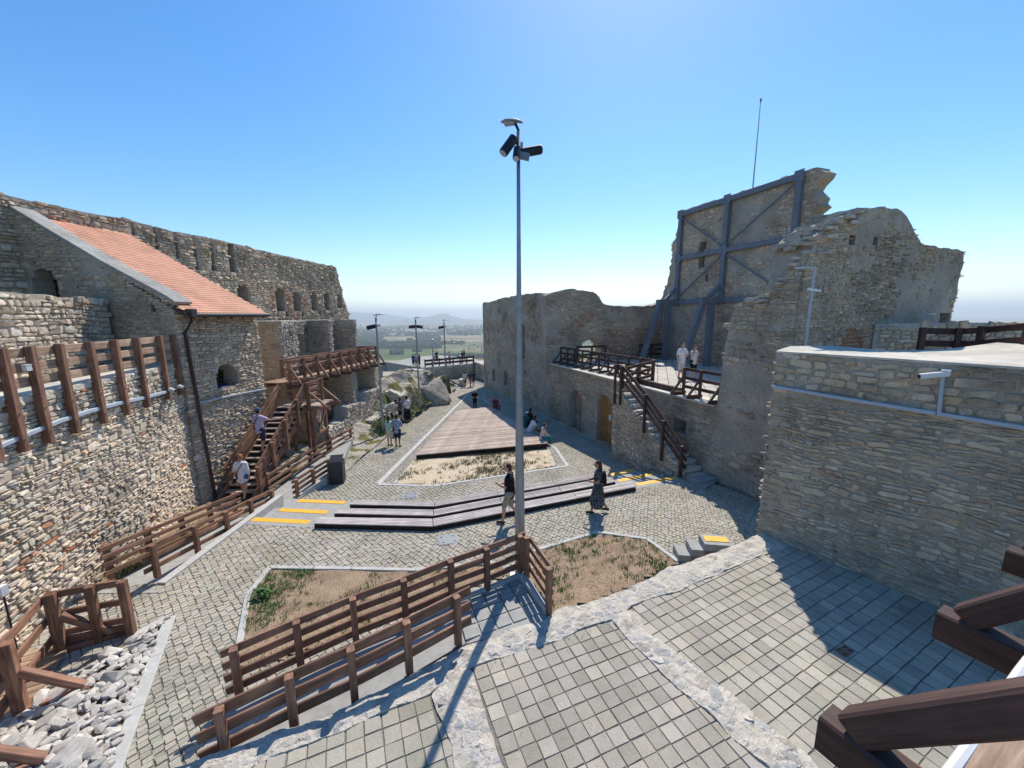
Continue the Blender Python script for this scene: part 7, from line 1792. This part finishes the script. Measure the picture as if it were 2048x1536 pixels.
    if hairlen: hr += [cn(headc+n(0, -.07, 0), headc+n(0, -.10, -.1-hairlen*.5), .075, .06), cn(headc+n(0, -.10, -.1), headc+n(0, -.11, -.12-hairlen), .06, .03)]
    blob('hair', hr, hair, t, .014, 2)
    for s in (-1, 1):
        v, f = ell_vf(S(headc+n(s*.032, .088, .012)), n(.013, .010, .008)*k, 8, 6); ob('eye', raw_mesh('eye', v, f, smooth=True), M_BLACK, t)
    v, f = ell_vf(S(headc+n(0, .096, -.062)), n(.024, .008, .007)*k, 8, 6); ob('mouth', raw_mesh('mouth', v, f, smooth=True), MOUTH, t)
    if hat:
        hm = cmat(f'hat_{hat[0]:.2f}_{hat[1]:.2f}_{hat[2]:.2f}', hat); blob('cap', [ell_vf(S(headc+n(0, -.015, .055)), n(.094, .11, .088)*k), cn(headc+n(-.04, .10, .05), headc+n(.04, .10, .05), .02, .02), cn(headc+n(0, .10, .05), headc+n(0, .17, .035), .03, .03)], hm, t, .014, 2)
    if pack:
        pm = cmat(f'pack_{pack[0]:.2f}_{pack[1]:.2f}_{pack[2]:.2f}', pack); blob('backpack', [cn(T(-.06, -.19, .16), T(-.06, -.17, .42), .075, .07), cn(T(.06, -.19, .16), T(.06, -.17, .42), .075, .07)], pm, t, .016, 3)
        for s in (-1, 1): v, f = tube_vf([S(T(s*.10, -.12, .44)), S(T(s*.11, 0, .565)), S(T(s*.11, .13, .42)), S(T(s*.12, .10, .24)), S(T(s*.12, -.10, .2))], .014*k, 6); ob('strap', raw_mesh('strap', v, f), pm, t)
    if strap:
        pm = cmat('strap_dark', (.02, .02, .03)); v, f = tube_vf([S(T(.10, .10, .50)), S(T(.12, 0, .575)), S(T(.06, -.135, .46)), S(T(-.09, -.165, .2)), S(T(-.16, -.10, .02))], .013*k, 6); ob('strap', raw_mesh('strap', v, f), pm, t)
    return t
WHT = (.72, .72, .74); BLK = (.012, .012, .015)
def yaw_to(dx, dy): return math.atan2(dx, dy)
Gz = lambda p: (p[0], p[1], G(p[0], p[1]))
# near two
p = W(1020, 1046, 0); person('man in black t-shirt and khaki shorts walking past the lamp post with a phone', p, R(-82), 1.80, 'walk', (BLK, 'tee'), ((.34, .30, .23), 'shorts'), SK1, HB, arms={'L': 'phone', 'R': 'bent'}, vox=.012)
p = W(1195, 1026, 0); person('woman in a dark patterned midi dress with a small black backpack', p, R(-80), 1.66, 'walk', ((.035, .037, .05), 'tee'), ((.035, .037, .05), 'dress'), SK2, HB, .25, arms={'L': 'bent', 'R': 'bent'}, vox=.012, pack=BLK, pat=(.20, .20, .19), bpat=(.20, .20, .19), female=True)
# staircase two
def stair_z(y): i = math.floor((y-SA[1])/(SB[1]-SA[1])*nstep); return SA[2]+(SB[2]-SA[2])*(i+1)/nstep
y_ = 15.15; person('man in a lilac t-shirt and blue cap climbing the wooden staircase', (-10.0, y_-.05, stair_z(y_)), R(12), 1.75, 'climb', ((.52, .44, .62), 'tee'), ((.04, .045, .08), 'shorts'), SK1, HD, hat=(.06, .10, .16), strap=True, arms={'R': 'rail', 'L': 'down'}, vox=.012)
p = W(490, 998, -.52); person('ginger-haired woman in a white top and denim shorts stepping to the wooden staircase', (p[0], p[1], -.53), R(-15), 1.68, 'walk', (WHT, 'long'), ((.08, .13, .22), 'brief'), SK1, HG, arms={'L': 'bent', 'R': 'down'}, strap=True, vox=.012, female=True)
# couple by the first lamp
p = WG(780, 892); person('woman in a mint top and cream shorts standing with her back turned', Gz(p), R(15), 1.64, 'stand', ((.42, .66, .56), 'tee'), ((.62, .54, .43), 'shorts'), SK1, HD, .28, female=True)
p = WG(796, 894); person('man in a blue floral shirt and navy shorts beside the woman in mint', Gz(p), R(8), 1.76, 'stand', ((.16, .22, .38), 'shirt'), ((.02, .025, .05), 'shorts'), SK2, HD, pat=(.55, .58, .62), arms={'L': 'bent', 'R': 'bent'})
# family group behind them
def mz(px, py):
    d = ray(px, py); t = 15.0                      # march along the ray until it meets the slope
    while t < 45:
        q = CAM+d*t
        if q[2] < max(mound(q[0], q[1]), G(q[0], q[1]))+.01: return q
        t += .04
    return WG(px, py)
p = mz(775, 845); person('adult in beige bending over a child beside the first court lamp', p, R(70), 1.72, 'stand', ((.55, .50, .42), 'tee'), ((.42, .37, .30), 'long'), SK2, HD, lean=R(62), arms={'L': 'reach', 'R': 'reach'})
p = mz(786, 845); person('small child in a cream top and black shorts facing the bending adult', p, R(-60), 1.12, 'stand', ((.62, .52, .42), 'tee'), (BLK, 'shorts'), SK2, HD, arms={'L': 'reach'}, vox=.013)
p = mz(793, 850); person('toddler in pale clothes between the children by the lamp', p, R(150), .95, 'stand', ((.60, .58, .52), 'tee'), ((.50, .45, .38), 'shorts'), SK1, HB, vox=.012)
p = mz(802, 842); person('boy in a dark waistcoat outfit standing in the family group', p, R(-60), 1.45, 'stand', ((.10, .10, .11), 'tank'), (BLK, 'shorts'), SK2, HD, vox=.015)
p = mz(808, 844); person('girl in a lilac-grey top beside the woman in the black skirt', p, R(-100), 1.2, 'stand', ((.42, .38, .46), 'tee'), ((.40, .36, .42), 'skirt'), SK2, HB, .1, vox=.014, female=True)
p = mz(816, 846); person('woman in a white blouse and long black skirt carrying a toddler', p, R(-50), 1.68, 'stand', ((.66, .62, .62), 'tee'), (BLK, 'skirt'), SK2, HD, arms={'L': 'bent', 'R': 'bent'}, female=True)
person('toddler in pale pink carried on the arm of the woman in the black skirt', (p[0]-.22, p[1]+.02, p[2]+.92), R(90), .85, 'sit_edge', ((.66, .48, .46), 'tee'), ((.60, .45, .44), 'shorts'), SK1, HD, vox=.011)
# door visitor
p = WG(1143, 849); person('man with a light grey backpack entering the dark door below the terrace', Gz(p), R(20), 1.76, 'walk', (BLK, 'tee'), ((.30, .27, .24), 'shorts'), SK1, HD, pack=(.48, .48, .50))
# seated on the stage
def ons(px, py): q = W(px, py, deckz); return (q[0], q[1], deckz)
person('person in a pink top and teal trousers sitting on the stage edge', ons(1084, 878), R(75), 1.66, 'sit_edge', ((.66, .46, .42), 'tee'), ((.02, .22, .22), 'long'), SK1, HB, lean=R(12), arms={'L': 'knee', 'R': 'knee'}, female=True)
person('person in a white t-shirt and pale shorts sitting on the stage edge', ons(1060, 862), R(70), 1.72, 'sit', (WHT, 'tee'), ((.55, .50, .42), 'shorts'), SK2, HD, lean=R(28), arms={'L': 'knee', 'R': 'knee'})
person('person in a white cap and dark green top sitting behind the lamp post', ons(1050, 853), R(30), 1.70, 'sit', ((.02, .10, .09), 'tee'), (BLK, 'long'), SK2, HD, hat=WHT, arms={'L': 'knee', 'R': 'knee'}, lean=R(20))
person('dark-clad person sitting on the stage edge in the shade', ons(1057, 846), R(60), 1.74, 'sit', (BLK, 'tee'), (BLK, 'long'), SK2, HD, lean=R(10), arms={'L': 'point', 'R': 'knee'})
person('person in red sitting with a dark backpack at the far tip of the stage', ons(991, 816), R(20), 1.70, 'sit_edge', ((.30, .035, .05), 'tee'), ((.05, .05, .07), 'long'), SK1, HG, pack=(.05, .06, .09))
p = WG(950, 818); person('boy in black with a white cap leaning at the far corner of the stage', Gz(p), R(160), 1.55, 'stand', (BLK, 'tee'), (BLK, 'long'), SK2, HD, hat=(.5, .5, .52), lean=R(8), arms={'L': 'bent', 'R': 'bent'})
# by the facade, behind the pole
p = WG(1024, 793); person('dark-clad person leaning by the facade wall window', Gz(p), R(140), 1.75, 'stand', ((.10, .08, .10), 'tee'), ((.03, .03, .04), 'long'), SK2, HD)
p = WG(1046, 806); person('person in a pink and white top with a black bag by the facade', Gz(p), R(-20), 1.70, 'stand', ((.60, .42, .38), 'tee'), ((.55, .40, .36), 'long'), SK1, HD, pack=BLK, female=True)
# terrace pair
for (a, lb, kw) in ((1361, 'man in a white t-shirt and pale shorts with hands on hips on the terrace', dict(top=(WHT, 'tee'), bottom=((.58, .54, .50), 'shorts'), hair=HB, arms={'L': 'hip', 'R': 'down'}, H=1.78)), (1385, 'woman in cream top and black shorts, hand at her face, on the terrace', dict(top=((.66, .60, .54), 'tee'), bottom=(BLK, 'shorts'), hair=HD, hairlen=.12, arms={'R': 'face'}, H=1.66, female=True))):
    q = W(a, 757, TZ); person(lb, (q[0], q[1], TZ), R(170), pose='stand', **kw)
# far trio and the bastion visitors
for i, (a, b, lb, tp, bt, hh, ya) in enumerate(((930, 774, 'person in a cream top and black shorts walking off at the court end', (.62, .52, .44), BLK, 1.66, 20), (941, 774, 'person in dark grey walking off at the court end', (.07, .07, .09), (.45, .30, .26), 1.72, 10), (947, 773, 'tall person in navy with a rucksack walking off at the court end', (.03, .045, .10), (.04, .05, .09), 1.80, 0))):
    p = WG(a, b); person(lb, Gz(p), R(ya), hh, 'walk', (tp, 'tee'), (bt, 'shorts'), SK1, HD, vox=.022, pack=(.03, .04, .08) if i == 2 else None, arms={'L': 'down'})
for i, (a, lb, tp, Yd) in enumerate(((827, 'person in dark blue at the left end of the bastion railing', (.03, .06, .16), 50), (832, 'person in pale blue beside the bastion railing end', (.45, .52, .66), 50.5), (839, 'person in black descending from the bastion platform', BLK, 49.5), (868, 'person in white looking out from the bastion parapet', WHT, 55), (874, 'person in brown looking out beside the one in white', (.12, .07, .05), 55), (900, 'person in a pink top at the middle of the bastion', (.60, .42, .45), 53), (925, 'person in black near the right end of the bastion railing', BLK, 54), (929, 'person in dark clothes sitting by the bastion parapet corner', (.05, .05, .06), 56))):
    d = ray(a, 730); q = CAM+d*(Yd/d[1]); person(lb, (q[0], q[1], bz0-.05), R(20+37*i), 1.68+.02*(i % 4), 'stand', (tp, 'tee'), ((.06, .08, .16) if i % 2 else BLK, 'shorts'), SK2, HD, vox=.026, arms={'L': 'bent'} if i % 2 else None)
bpy.data.scenes.remove(TMPS)
bpy.context.view_layer.update()
